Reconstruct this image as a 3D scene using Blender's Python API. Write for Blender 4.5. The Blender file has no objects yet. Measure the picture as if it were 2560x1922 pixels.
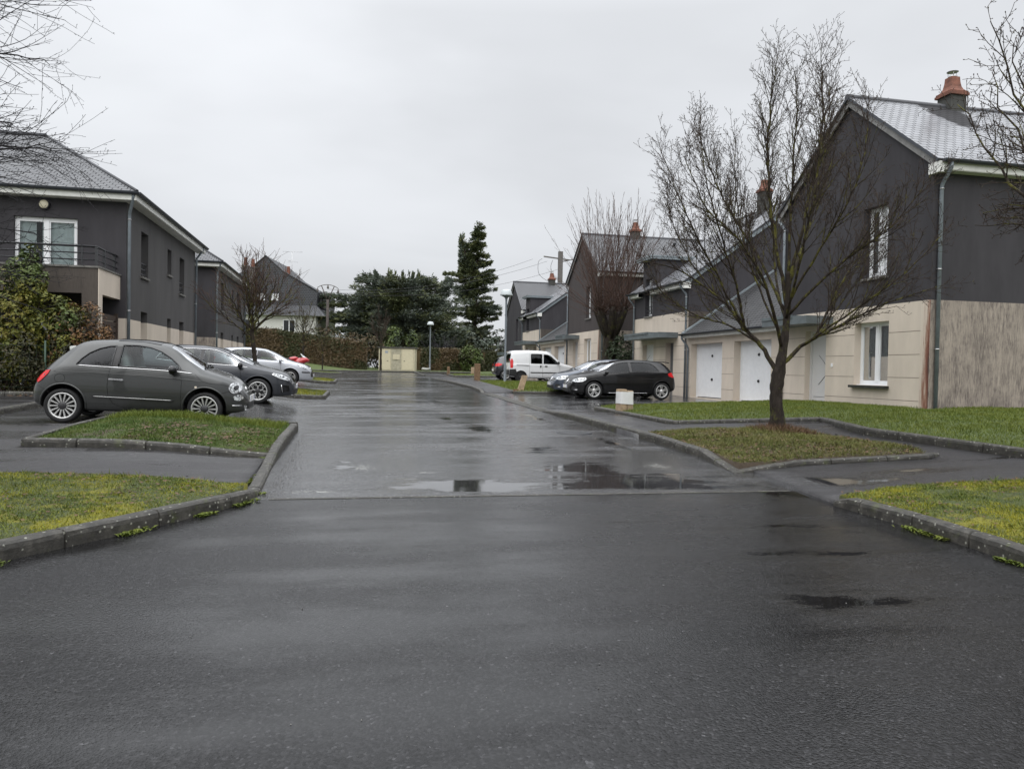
import bpy, bmesh, math, random
from mathutils import Vector, Matrix, noise
from mathutils.bvhtree import BVHTree
R = math.radians
scene = bpy.context.scene
COL = scene.collection
rng = random.Random(7)

# ------------------------------------------------------------------ materials
def new_mat(name):
    m = bpy.data.materials.new(name); m.use_nodes = True
    nt = m.node_tree; b = nt.nodes['Principled BSDF']
    return m, nt, b
def nd(nt, t, **kw):
    n = nt.nodes.new(t)
    for k, v in kw.items(): setattr(n, k, v)
    return n
def setin(nt, sock, v):
    if hasattr(v, 'links') or isinstance(v, bpy.types.NodeSocket): nt.links.new(v, sock)
    else: sock.default_value = v
def rgb(c): return (c[0], c[1], c[2], 1.0)
def ntex(nt, vec, scale, detail=4, rough=.55, out='Fac', dist=0.0):
    n = nd(nt, 'ShaderNodeTexNoise'); n.inputs['Scale'].default_value = scale
    n.inputs['Detail'].default_value = detail; n.inputs['Roughness'].default_value = rough
    n.inputs['Distortion'].default_value = dist
    if vec is not None: nt.links.new(vec, n.inputs['Vector'])
    return n.outputs[out]
def ramp(nt, fac, stops, interp='LINEAR'):
    n = nd(nt, 'ShaderNodeValToRGB'); cr = n.color_ramp; cr.interpolation = interp
    while len(cr.elements) < len(stops): cr.elements.new(.5)
    for e, (p, c) in zip(cr.elements, stops):
        e.position = p; e.color = rgb(c) if hasattr(c, '__len__') else (c, c, c, 1)
    nt.links.new(fac, n.inputs['Fac']); return n.outputs['Color']
def mix(nt, fac, a, b, blend='MIX'):
    n = nd(nt, 'ShaderNodeMix', data_type='RGBA', blend_type=blend)
    setin(nt, n.inputs[0], fac)
    setin(nt, n.inputs[6], rgb(a) if isinstance(a, tuple) else a)
    setin(nt, n.inputs[7], rgb(b) if isinstance(b, tuple) else b)
    return n.outputs[2]
def mth(nt, op, a, b=None, c=None, clamp=False):
    n = nd(nt, 'ShaderNodeMath', operation=op, use_clamp=clamp)
    setin(nt, n.inputs[0], a)
    if b is not None: setin(nt, n.inputs[1], b)
    if c is not None: setin(nt, n.inputs[2], c)
    return n.outputs[0]
def mrange(nt, v, a, b, c=0., d=1., smooth=True):
    n = nd(nt, 'ShaderNodeMapRange'); n.interpolation_type = 'SMOOTHSTEP' if smooth else 'LINEAR'
    setin(nt, n.inputs[0], v)
    for i, q in enumerate((a, b, c, d)): n.inputs[i + 1].default_value = q
    return n.outputs[0]
def bump(nt, b, h, strength=.3, dist=.01):
    n = nd(nt, 'ShaderNodeBump'); n.inputs['Strength'].default_value = strength; n.inputs['Distance'].default_value = dist
    nt.links.new(h, n.inputs['Height']); nt.links.new(n.outputs[0], b.inputs['Normal']); return n
def objco(nt): return nd(nt, 'ShaderNodeTexCoord').outputs['Object']
def posco(nt): return nd(nt, 'ShaderNodeNewGeometry').outputs['Position']
def mapping(nt, vec, scale=(1, 1, 1), loc=(0, 0, 0), rot=(0, 0, 0)):
    n = nd(nt, 'ShaderNodeMapping'); nt.links.new(vec, n.inputs[0])
    n.inputs['Scale'].default_value = scale; n.inputs['Location'].default_value = loc; n.inputs['Rotation'].default_value = rot
    return n.outputs[0]
def sepz(nt, vec, i=2):
    n = nd(nt, 'ShaderNodeSeparateXYZ'); nt.links.new(vec, n.inputs[0]); return n.outputs[i]

def simple(name, c, rough=.5, metal=0., spec=.5, var=.0, vscale=6., bmp=0., bscale=60., coat=0.):
    m, nt, b = new_mat(name)
    b.inputs['Base Color'].default_value = rgb(c); b.inputs['Roughness'].default_value = rough
    b.inputs['Metallic'].default_value = metal; b.inputs['Specular IOR Level'].default_value = spec
    if coat: b.inputs['Coat Weight'].default_value = coat; b.inputs['Coat Roughness'].default_value = .04
    if var:
        f = ntex(nt, objco(nt), vscale, 5, .6)
        lo = tuple(x * (1 - var) for x in c); hi = tuple(min(1, x * (1 + var)) for x in c)
        nt.links.new(ramp(nt, f, [(.3, lo), (.7, hi)]), b.inputs['Base Color'])
    if bmp: bump(nt, b, ntex(nt, objco(nt), bscale, 3), bmp)
    return m

M = {}
def build_materials():
    # --- wet asphalt with puddles
    def asphalt(name, base, wet_lo, wet_hi, puddles=(), seed=0., bstr=.6, spec=.45, stone=80., wetbias=0., worn=()):
        m, nt, b = new_mat(name); p = posco(nt)
        pj = mapping(nt, p, (1, 1, 1), (seed, seed * .7, 0))
        band = ntex(nt, mapping(nt, pj, (.34, 1.5, .5)), 1.0, 4, .55)
        big = ntex(nt, mapping(nt, pj, (.5, .8, .5)), .55, 5, .6)
        med = ntex(nt, pj, 3.2, 5, .65); grain = ntex(nt, pj, stone * .8, 3, .75)
        vor = nd(nt, 'ShaderNodeTexVoronoi'); vor.inputs['Scale'].default_value = stone; nt.links.new(p, vor.inputs['Vector'])
        v2 = nd(nt, 'ShaderNodeTexVoronoi'); v2.inputs['Scale'].default_value = stone * .31; nt.links.new(pj, v2.inputs['Vector'])
        speck = ramp(nt, vor.outputs['Color'], [(.0, .2), (.45, .7), (.8, 1.5), (.93, 2.8), (1., 7.)])
        speck = mix(nt, .5, speck, ramp(nt, v2.outputs['Color'], [(0, .7), (.94, 1.), (.98, 3.6), (1., 12.)]), 'MULTIPLY')
        wet = mrange(nt, mth(nt, 'ADD', mth(nt, 'ADD', mth(nt, 'MULTIPLY', band, .5), mth(nt, 'MULTIPLY', big, .38)), mth(nt, 'MULTIPLY', med, .12)), .42 - wetbias, .60 - wetbias)
        c1 = mix(nt, wet, tuple(x * 1.15 for x in base), tuple(x * .8 for x in base))
        col = mix(nt, 1., c1, speck, 'MULTIPLY')
        for (cx, cy, ax, ay) in worn:   # remains of an old white marking
            q = mapping(nt, p, (1 / ax, 1 / ay, 0), (-cx / ax, -cy / ay, 0)); ln = nd(nt, 'ShaderNodeVectorMath', operation='LENGTH'); nt.links.new(q, ln.inputs[0])
            w = mrange(nt, mth(nt, 'SUBTRACT', mth(nt, 'ADD', mth(nt, 'MULTIPLY', ntex(nt, pj, 17, 5, .8), 1.), mth(nt, 'MULTIPLY', grain, .35)), mth(nt, 'MULTIPLY', ln.outputs['Value'], .2)), .625, .69)
            col = mix(nt, mth(nt, 'MULTIPLY', w, .8), col, (.4, .4, .37))
        r0 = mrange(nt, wet, 0, 1, wet_hi, wet_lo, False); sp = mrange(nt, wet, 0, 1, spec * .55, spec, False)
        hgt = mth(nt, 'ADD', mth(nt, 'MULTIPLY', grain, .7), mth(nt, 'MULTIPLY', mth(nt, 'SUBTRACT', 1., vor.outputs['Distance']), .9))
        hgt = mth(nt, 'MULTIPLY', hgt, mth(nt, 'SUBTRACT', 1., mth(nt, 'MULTIPLY', wet, .55)))
        pud = None
        for (cx, cy, ax, ay, k) in puddles:
            q = mapping(nt, p, (1 / ax, 1 / ay, 0), (-cx / ax, -cy / ay, 0))
            ln = nd(nt, 'ShaderNodeVectorMath', operation='LENGTH'); nt.links.new(q, ln.inputs[0])
            d = mth(nt, 'MULTIPLY', mth(nt, 'SUBTRACT', 1.0, ln.outputs['Value']), 1.)
            d = mth(nt, 'ADD', d, k - 1.)
            pud = d if pud is None else mth(nt, 'MAXIMUM', pud, d)
        if pud is not None:
            pud = mth(nt, 'ADD', pud, mth(nt, 'MULTIPLY', mth(nt, 'SUBTRACT', ntex(nt, mapping(nt, p, (.75, 1.9, 1)), 2.0, 7, .66), .5), 3.1))
            pud = mth(nt, 'ADD', pud, mth(nt, 'MULTIPLY', mth(nt, 'SUBTRACT', grain, .5), 1.5))
            pud = mrange(nt, pud, 0. if worn else -.12, .42 if worn else .7)
            col = mix(nt, mth(nt, 'MULTIPLY', pud, .75), col, tuple(x * .4 for x in base))
            r0 = mth(nt, 'MULTIPLY', r0, mth(nt, 'SUBTRACT', 1.0, mth(nt, 'MULTIPLY', pud, .93)))
            hgt = mth(nt, 'MULTIPLY', hgt, mth(nt, 'SUBTRACT', 1.0, mth(nt, 'MULTIPLY', pud, .97)))
            sp = mth(nt, 'ADD', sp, mth(nt, 'MULTIPLY', pud, .1))
        nt.links.new(col, b.inputs['Base Color']); nt.links.new(r0, b.inputs['Roughness']); nt.links.new(sp, b.inputs['Specular IOR Level'])
        bump(nt, b, hgt, bstr, .008)
        return m
    WORN = [(.15, 10.1, .25, .5), (-.35, 8.35, .45, .12), (.95, 9.6, .25, .12), (3.6, 8.9, .8, .35), (4.2, 10., .3, .6)]
    M['asphalt'] = asphalt('wet_asphalt', (.0125, .0123, .013), .13, .30,
        [(1.5, 8.75, .75, .8, .9), (3.3, 8.6, 1.1, .95, 1.), (2.9, 11.5, .8, 1.6, .8), (2.7, 15.2, .6, 1.4, .75), (4.6, 12.3, .5, 2.2, .6),
         (4.9, 7.8, .8, .5, 1.), (4.0, 6.2, 1.4, .5, .62), (3.7, 5.3, 1.6, .36, .78), (3.1, 4.25, 1.5, .34, .80), (2.7, 6.6, 1.2, .3, .4), (4.4, 18., .35, 2.5, .7),
         (9.5, 24.6, 2.4, .5, .8), (7.4, 22.6, 1.6, .45, .8), (2.6, 24, .4, 4, .5), (1., 33, 1.2, 3, .4), (9., 26.5, 3., 1., .5)], 0., .26, .5, 80.)
    M['asphalt_road'] = asphalt('wet_road_asphalt', (.058, .058, .060), .13, .34,
        [(1.35, 8.6, 1.0, .5, 1.2), (3.4, 8.75, 1.4, .65, 1.15), (3.05, 9.9, .75, 1.1, .95), (2.95, 11.9, .6, .9, .8), (2.6, 15.2, .45, 1.3, .75), (2.2, 17.5, .3, 1.2, .7), (4.5, 12.6, .3, 2.2, .6),
         (4.4, 18., .3, 2.5, .6), (2.6, 24, .4, 3, .5), (.8, 33, 1., 3, .4), (-.1, 10.2, .25, .6, .7), (7.5, 23, 2., .5, .9), (9.5, 24.8, 2.2, .4, .9), (8, 28, 3, .6, .8)], 3.3, .3, .8, 70., .06, WORN)
    M['asphalt_path'] = asphalt('path_asphalt', (.022, .0205, .022), .22, .44, [(6.0, 8.35, .95, .4, 1.), (7.3, 8.8, .9, .25, .7), (-2.2, 9.9, .7, .25, .5), (9.2, 9.3, 1.5, .2, .5)], 7.1, .6, .8, 90.)
    # --- concrete kerb with lichen
    m, nt, b = new_mat('kerb_concrete'); p = posco(nt)
    f = ntex(nt, p, 9, 6, .65); f2 = ntex(nt, p, 60, 3, .7)
    c = ramp(nt, f, [(.3, (.018, .017, .014)), (.52, (.042, .039, .033)), (.75, (.10, .094, .08))])
    v = nd(nt, 'ShaderNodeTexVoronoi'); v.inputs['Scale'].default_value = 16; nt.links.new(mapping(nt, p, (1, 1, 1), (.3, .2, 0)), v.inputs['Vector'])
    spot = mrange(nt, mth(nt, 'ADD', v.outputs['Distance'], mth(nt, 'MULTIPLY', f2, .25)), .34, .24)
    c = mix(nt, mth(nt, 'MULTIPLY', spot, .75), c, (.33, .33, .28))
    moss = mrange(nt, ntex(nt, mapping(nt, p, (1, 1, 1), (4, 4, 2)), 5, 5, .7), .56, .68)
    c = mix(nt, mth(nt, 'MULTIPLY', moss, .7), c, (.055, .065, .02))
    nt.links.new(c, b.inputs['Base Color']); b.inputs['Roughness'].default_value = .55; bump(nt, b, f2, .5, .01); M['kerb'] = m
    # --- lawn earth
    def lawn(name, g1, g2, moss_c, brown, mossamt, brownamt, seed):
        m, nt, b = new_mat(name); p = mapping(nt, posco(nt), (1, 1, 1), (seed, seed, 0))
        f = ntex(nt, p, 14, 5, .7); c = mix(nt, mrange(nt, f, .3, .7), g1, g2)
        c = mix(nt, mrange(nt, ntex(nt, p, 1.7, 6, .65), .62 - mossamt, .72 - mossamt), c, moss_c)
        c = mix(nt, mrange(nt, ntex(nt, mapping(nt, p, (1, 1, 1), (9, 5, 0)), 2.1, 6, .7), .66 - brownamt, .76 - brownamt), c, brown)
        nt.links.new(c, b.inputs['Base Color']); b.inputs['Roughness'].default_value = .8
        bump(nt, b, ntex(nt, p, 45, 4, .7), .8, .03); return m
    M['lawn_moss'] = lawn('mossy_turf', (.035, .05, .012), (.075, .09, .022), (.17, .16, .014), (.055, .04, .022), .12, .08, 1)
    M['lawn_island'] = lawn('rough_turf', (.04, .06, .013), (.075, .1, .02), (.12, .12, .02), (.06, .042, .025), .02, .2, 5)
    M['lawn_brown'] = lawn('worn_turf', (.05, .055, .016), (.09, .085, .026), (.13, .125, .02), (.06, .042, .026), .0, .3, 11)
    M['lawn_green'] = lawn('green_turf', (.04, .065, .012), (.08, .105, .02), (.12, .14, .022), (.05, .06, .02), .02, .0, 17)
    def blade(name, stops, scale=1.9, trans=.25):
        m, nt, b = new_mat(name); p = posco(nt)
        f = ntex(nt, p, scale, 6, .75); f2 = ntex(nt, p, 40, 2, .8)
        k = mth(nt, 'ADD', mth(nt, 'MULTIPLY', f, .62), mth(nt, 'MULTIPLY', f2, .38))
        nt.links.new(ramp(nt, k, stops), b.inputs['Base Color']); b.inputs['Roughness'].default_value = .55
        b.inputs['Specular IOR Level'].default_value = .25
        return m
    M['blade_moss'] = blade('grass_mossy', [(.3, (.035, .06, .012)), (.43, (.07, .1, .018)), (.5, (.125, .14, .016)), (.55, (.26, .245, .014)), (.64, (.23, .21, .015)), (.72, (.1, .08, .03))])
    M['blade_island'] = blade('grass_rough', [(.3, (.03, .06, .01)), (.45, (.06, .105, .018)), (.56, (.10, .13, .025)), (.64, (.13, .11, .04)), (.75, (.09, .06, .03))])
    M['blade_brown'] = blade('grass_worn', [(.3, (.05, .065, .016)), (.43, (.09, .105, .022)), (.52, (.12, .12, .03)), (.58, (.17, .14, .06)), (.65, (.09, .062, .035)), (.75, (.13, .14, .02))])
    M['blade_green'] = blade('grass_green', [(.28, (.045, .075, .01)), (.42, (.085, .12, .016)), (.55, (.125, .15, .022)), (.66, (.16, .165, .03)), (.75, (.12, .10, .04))])
    M['litter'] = blade('dead_leaves', [(.3, (.05, .028, .016)), (.5, (.10, .055, .03)), (.7, (.16, .1, .05))], 30)
    # --- walls
    def render_wall(name, c, stain=.25):
        m, nt, b = new_mat(name); p = posco(nt)
        f = ntex(nt, mapping(nt, p, (1, 1, .25)), 1.6, 6, .65); f2 = ntex(nt, p, 140, 2)
        col = ramp(nt, f, [(.25, tuple(x * (1 - stain) for x in c)), (.75, tuple(x * (1 + stain) for x in c))])
        nt.links.new(col, b.inputs['Base Color']); b.inputs['Roughness'].default_value = .75; b.inputs['Specular IOR Level'].default_value = .25
        bump(nt, b, f2, .25, .004); return m
    M['render_dark'] = render_wall('dark_grey_render', (.046, .0435, .048), .26)
    M['render_left'] = render_wall('grey_render', (.078, .075, .075), .2)
    M['render_twig_haze'] = render_wall('twig_haze_render', (.062, .053, .052), .16)  # dark render, with the brownish haze of the twigs before it put into the colour
    def panel(name, c, streak, dirt):
        m, nt, b = new_mat(name); p = posco(nt)
        f = ntex(nt, mapping(nt, p, (1, 1, .35)), 2., 6, .6)
        col = ramp(nt, f, [(.25, tuple(x * .86 for x in c)), (.75, tuple(min(1, x * 1.08) for x in c))])
        s = ntex(nt, mapping(nt, p, (5, 5, .45)), 1.4, 6, .75)
        s2 = ntex(nt, mapping(nt, p, (42, 42, 3.2)), 1.2, 5, .8)
        bl = mrange(nt, ntex(nt, mapping(nt, p, (1.5, 1.5, 1.1)), 1.3, 6, .7), .3, .62, .25, 1.)
        st = mth(nt, 'MULTIPLY', mth(nt, 'MULTIPLY', mrange(nt, mth(nt, 'ADD', mth(nt, 'MULTIPLY', s, .3), mth(nt, 'MULTIPLY', s2, .7)), .58 - .20 * streak, .74 - .12 * streak), bl), streak)
        col = mix(nt, st, col, dirt)
        nt.links.new(col, b.inputs['Base Color']); b.inputs['Roughness'].default_value = .7; b.inputs['Specular IOR Level'].default_value = .25
        bump(nt, b, ntex(nt, p, 90, 3), .15, .004); return m
    M['panel'] = panel('beige_panel', (.61, .535, .45), .12, (.34, .29, .23))
    M['panel_stained'] = panel('streaked_concrete', (.37, .32, .268), 1.05, (.10, .083, .077))
    M['panel_dark'] = panel('dark_stained_concrete', (.085, .072, .062), .7, (.032, .028, .026))
    M['rust'] = simple('rust_stain', (.13, .035, .02), .8, var=.4, vscale=9)
    # rust-streaked strip: breaks up along its length
    m, nt, b = new_mat('rust_streaks'); p = objco(nt)
    f = ntex(nt, mapping(nt, p, (9, 9, .7)), 1.6, 6, .75); y = sepz(nt, p, 1); zz = sepz(nt, p, 2)
    k = mth(nt, 'ADD', y, mth(nt, 'MULTIPLY', mth(nt, 'SUBTRACT', f, .5), .75)); k = mth(nt, 'ADD', k, mth(nt, 'MULTIPLY', mrange(nt, zz, 1.1, 2.6), .13))
    nt.links.new(ramp(nt, mrange(nt, k, -.05, .38, 0, 1, False), [(.0, (.05, .026, .02)), (.2, (.16, .055, .035)), (.42, (.26, .13, .085)), (.68, (.55, .46, .38)), (1, (.61, .535, .45))]), b.inputs['Base Color']); b.inputs['Roughness'].default_value = .75; M['rust'] = m
    M['joint'] = simple('panel_joint', (.2, .16, .135), .8)
    # --- slates
    def slate(name, c, rough, seed=0, patch=None):
        m, nt, b = new_mat(name); uv = nd(nt, 'ShaderNodeTexCoord').outputs['UV']
        br = nd(nt, 'ShaderNodeTexBrick'); nt.links.new(uv, br.inputs['Vector'])
        br.inputs['Scale'].default_value = 1; br.inputs['Brick Width'].default_value = .24; br.inputs['Row Height'].default_value = .17
        br.inputs['Mortar Size'].default_value = .012; br.inputs['Mortar Smooth'].default_value = .2; br.offset = .5
        br.inputs['Color1'].default_value = rgb(tuple(x * .86 for x in c)); br.inputs['Color2'].default_value = rgb(tuple(x * 1.12 for x in c)); br.inputs['Mortar'].default_value = rgb(tuple(x * .2 for x in c))
        n = ntex(nt, mapping(nt, uv, (1, 1, 1), (seed, 0, 0)), 1.1, 5, .6)
        col = mix(nt, .5, br.outputs['Color'], ramp(nt, n, [(.3, .55), (.7, 1.2)]), 'MULTIPLY')
        nt.links.new(col, b.inputs['Base Color'])
        rr0 = mrange(nt, n, .3, .7, rough * .8, rough * 1.25)
        dry = 0.
        if patch:
            q = mapping(nt, uv, (1 / patch[2], 1 / patch[3], 0), (-patch[0] / patch[2], -patch[1] / patch[3], 0)); ln = nd(nt, 'ShaderNodeVectorMath', operation='LENGTH'); nt.links.new(q, ln.inputs[0])
            dry = mrange(nt, mth(nt, 'ADD', ln.outputs['Value'], mth(nt, 'MULTIPLY', mth(nt, 'SUBTRACT', ntex(nt, mapping(nt, uv, (1, 3, 1)), 3, 4), .5), 1.3)), 1.05, .85)
            col = mix(nt, mth(nt, 'MULTIPLY', dry, .9), col, (.03, .029, .03)); rr0 = mth(nt, 'ADD', rr0, mth(nt, 'MULTIPLY', dry, .5)); nt.links.new(col, b.inputs['Base Color'])
        nt.links.new(mth(nt, 'ADD', rr0, mth(nt, 'MULTIPLY', br.outputs['Fac'], .5)), b.inputs['Roughness'])
        nt.links.new(mth(nt, 'MULTIPLY', mth(nt, 'SUBTRACT', 1., mth(nt, 'MULTIPLY', br.outputs['Fac'], .95)), mth(nt, 'SUBTRACT', .7, mth(nt, 'MULTIPLY', dry, .6))), b.inputs['Specular IOR Level'])
        # saw-tooth lap of every course
        sy = sepz(nt, uv, 1); saw = mth(nt, 'FRACT', mth(nt, 'DIVIDE', sy, .17))
        h = mth(nt, 'ADD', mth(nt, 'MULTIPLY', mth(nt, 'SUBTRACT', 1.0, br.outputs['Fac']), .8), mth(nt, 'MULTIPLY', mth(nt, 'SUBTRACT', 1., saw), .7))
        bump(nt, b, h, .35, .010); return m
    M['slate'] = slate('slate', (.075, .077, .083), .42)
    M['slate_wet'] = slate('wet_slate', (.20, .205, .22), .27, 3, (5.75, .55, .62, 1.35))
    M['slate_dull'] = slate('dull_slate', (.035, .035, .037), .65, 8)
    M['slate_far'] = slate('far_slate', (.055, .058, .065), .55, 5)
    M['slate_dry'] = simple('dry_slate_patch', (.045, .043, .045), .7, var=.3, vscale=12)
    M['ridge'] = simple('ridge_tile', (.05, .052, .06), .5, var=.2)
    M['zinc'] = simple('zinc', (.20, .23, .245), .45, .15, var=.18, vscale=3)
    M['zinc_canopy'] = simple('canopy_zinc', (.12, .14, .148), .45, .1, var=.25, vscale=3)
    M['pipe'] = simple('zinc_pipe', (.17, .195, .215), .45, .1, var=.2, vscale=4)
    M['gutter'] = simple('dark_gutter', (.045, .05, .06), .45, .2)
    M['fascia'] = simple('white_fascia', (.74, .74, .70), .5, var=.1)
    M['verge'] = simple('concrete_verge', (.2, .195, .19), .6, var=.25, vscale=5)
    M['pvc'] = simple('white_pvc', (.78, .79, .8), .35)
    M['gdoor'] = simple('garage_door_white', (.74, .75, .76), .4, var=.04)
    M['door'] = simple('front_door', (.6, .59, .58), .4)
    M['door_grey'] = simple('grey_front_door', (.2, .2, .2), .45)
    M['shutter'] = simple('roller_shutter', (.66, .66, .66), .5)
    M['sill'] = simple('stone_sill', (.13, .125, .115), .8, var=.45, vscale=9)
    M['sill_mossy'] = simple('mossy_sill', (.03, .03, .024), .85, var=.5, vscale=14, bmp=.5, bscale=40)
    M['iron'] = simple('black_iron', (.018, .019, .022), .4)
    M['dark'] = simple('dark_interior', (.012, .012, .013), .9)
    M['curtain'] = simple('net_curtain', (.75, .76, .76), .9, var=.15, vscale=8)
    m, nt, b = new_mat('window_glass'); b.inputs['Base Color'].default_value = (.03, .035, .04, 1); b.inputs['Roughness'].default_value = .03
    M['glass'] = m; nt.nodes.remove(b); tr = nd(nt, 'ShaderNodeBsdfTransparent'); tr.inputs[0].default_value = (.8, .84, .84, 1)
    gl = nd(nt, 'ShaderNodeBsdfGlossy'); gl.inputs['Roughness'].default_value = .02; fr = nd(nt, 'ShaderNodeFresnel'); fr.inputs[0].default_value = 1.5; mx = nd(nt, 'ShaderNodeMixShader')
    nt.links.new(mth(nt, 'MULTIPLY', fr.outputs[0], .75, clamp=True), mx.inputs[0]); nt.links.new(tr.outputs[0], mx.inputs[1]); nt.links.new(gl.outputs[0], mx.inputs[2]); nt.links.new(mx.outputs[0], nt.nodes['Material Output'].inputs[0])
    m, nt, b = new_mat('dark_window_glass'); b.inputs['Base Color'].default_value = (.012, .014, .016, 1); b.inputs['Roughness'].default_value = .04; M['glass_dark'] = m
    M['terracotta'] = simple('terracotta', (.165, .064, .04), .75, var=.4, vscale=7)
    M['stack'] = simple('chimney_render', (.055, .055, .05), .85, var=.3)
    M['steel'] = simple('steel', (.5, .5, .5), .35, .9)
    M['wood'] = simple('raw_wood', (.34, .25, .16), .8, var=.35, vscale=7, bmp=.4, bscale=30)
    M['wood_old'] = simple('weathered_wood', (.16, .10, .055), .85, var=.5, vscale=9, bmp=.6, bscale=25)
    M['wood_dark'] = simple('dark_wood', (.045, .03, .022), .8, var=.4, vscale=8)
    M['tape'] = simple('white_tape', (.68, .68, .67), .4, var=.06)
    M['lamp_metal'] = simple('grey_lamp_metal', (.16, .18, .2), .4, .2)
    M['lamp_hood'] = simple('pale_lamp_hood', (.5, .54, .55), .4)
    M['shed'] = simple('shed_render', (.52, .47, .34), .7, var=.1, vscale=3)
    M['shed_door'] = simple('shed_door', (.56, .5, .36), .5, var=.05)
    M['shed_panel'] = simple('shed_louvre', (.36, .33, .25), .7, var=.25, vscale=5)
    M['shed_roof'] = simple('shed_roof_slab', (.07, .065, .06), .8, var=.3)
    M['sign'] = simple('grey_notice', (.3, .33, .38), .5)
    M['white_wall'] = simple('white_wall', (.6, .6, .56), .8, var=.1)
    M['pole'] = simple('concrete_pole', (.13, .12, .115), .8, var=.3)
    M['pole_brown'] = simple('brown_pole', (.06, .048, .042), .8, var=.3)
    M['wire'] = simple('wire', (.05, .05, .055), .5)
    # --- vegetation
    def bark(name, c, lichen, amt):
        m, nt, b = new_mat(name); p = posco(nt)
        f = ntex(nt, mapping(nt, p, (1, 1, .4)), 22, 5, .7)
        col = ramp(nt, f, [(.3, tuple(x * .5 for x in c)), (.7, tuple(x * 1.5 for x in c))])
        k = mrange(nt, ntex(nt, mapping(nt, p, (1, 1, .7), (3, 3, 3)), 7, 6, .75), .62 - amt, .72 - amt)
        col = mix(nt, mth(nt, 'MULTIPLY', k, .85), col, lichen)
        nt.links.new(col, b.inputs['Base Color']); b.inputs['Roughness'].default_value = .85; b.inputs['Specular IOR Level'].default_value = .2
        bump(nt, b, f, .9, .02); return m
    M['bark'] = bark('mossy_bark', (.028, .022, .018), (.075, .075, .02), .08)
    M['limb'] = bark('lichen_limb', (.03, .023, .018), (.105, .10, .022), .13)
    M['twig'] = bark('twig', (.05, .037, .03), (.095, .085, .03), .06)
    M['twig_red'] = bark('reddish_twig', (.08, .05, .04), (.08, .065, .035), .02)
    M['twig_grey'] = bark('grey_twig', (.04, .038, .042), (.07, .07, .04), .0)
    def leaf(name, stops, scale=3.):
        m, nt, b = new_mat(name); p = posco(nt)
        k = mth(nt, 'ADD', mth(nt, 'MULTIPLY', ntex(nt, p, scale, 5, .7), .6), mth(nt, 'MULTIPLY', ntex(nt, p, scale * 14, 1, .8), .4))
        nt.links.new(ramp(nt, k, stops), b.inputs['Base Color']); b.inputs['Roughness'].default_value = .5; b.inputs['Specular IOR Level'].default_value = .3
        return m
    M['leaf_bush'] = leaf('bush_leaf', [(.32, (.03, .045, .01)), (.46, (.075, .09, .015)), (.56, (.165, .15, .024)), (.7, (.14, .08, .022))], 1.6)
    M['leaf_dark'] = leaf('dark_leaf', [(.32, (.014, .018, .008)), (.5, (.035, .035, .014)), (.65, (.06, .045, .022)), (.75, (.1, .035, .02))], 2.)
    M['leaf_orange'] = leaf('autumn_leaf', [(.3, (.05, .028, .014)), (.5, (.12, .06, .022)), (.7, (.18, .1, .03))], 4.)
    M['leaf_hedge'] = leaf('hedge_leaf', [(.3, (.045, .032, .016)), (.5, (.095, .065, .032)), (.7, (.14, .1, .05))], 1.2)
    M['leaf_hedge_green'] = leaf('green_hedge_leaf', [(.3, (.02, .026, .01)), (.5, (.045, .05, .018)), (.7, (.075, .07, .03))], 1.2)
    M['leaf_cedar'] = leaf('cedar_needle', [(.3, (.05, .062, .05)), (.5, (.09, .11, .085)), (.7, (.14, .16, .12))], .5)
    M['leaf_spruce'] = leaf('spruce_needle', [(.3, (.04, .055, .028)), (.5, (.075, .09, .04)), (.62, (.12, .125, .042)), (.72, (.18, .15, .04))], .45)
    M['leaf_laurel'] = leaf('laurel_leaf', [(.3, (.03, .05, .012)), (.5, (.07, .1, .025)), (.7, (.13, .15, .04))], 1.2)
    M['leaf_ivy'] = leaf('ivy_leaf', [(.3, (.012, .02, .01)), (.5, (.028, .042, .018)), (.7, (.05, .065, .025))], 2)

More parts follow.
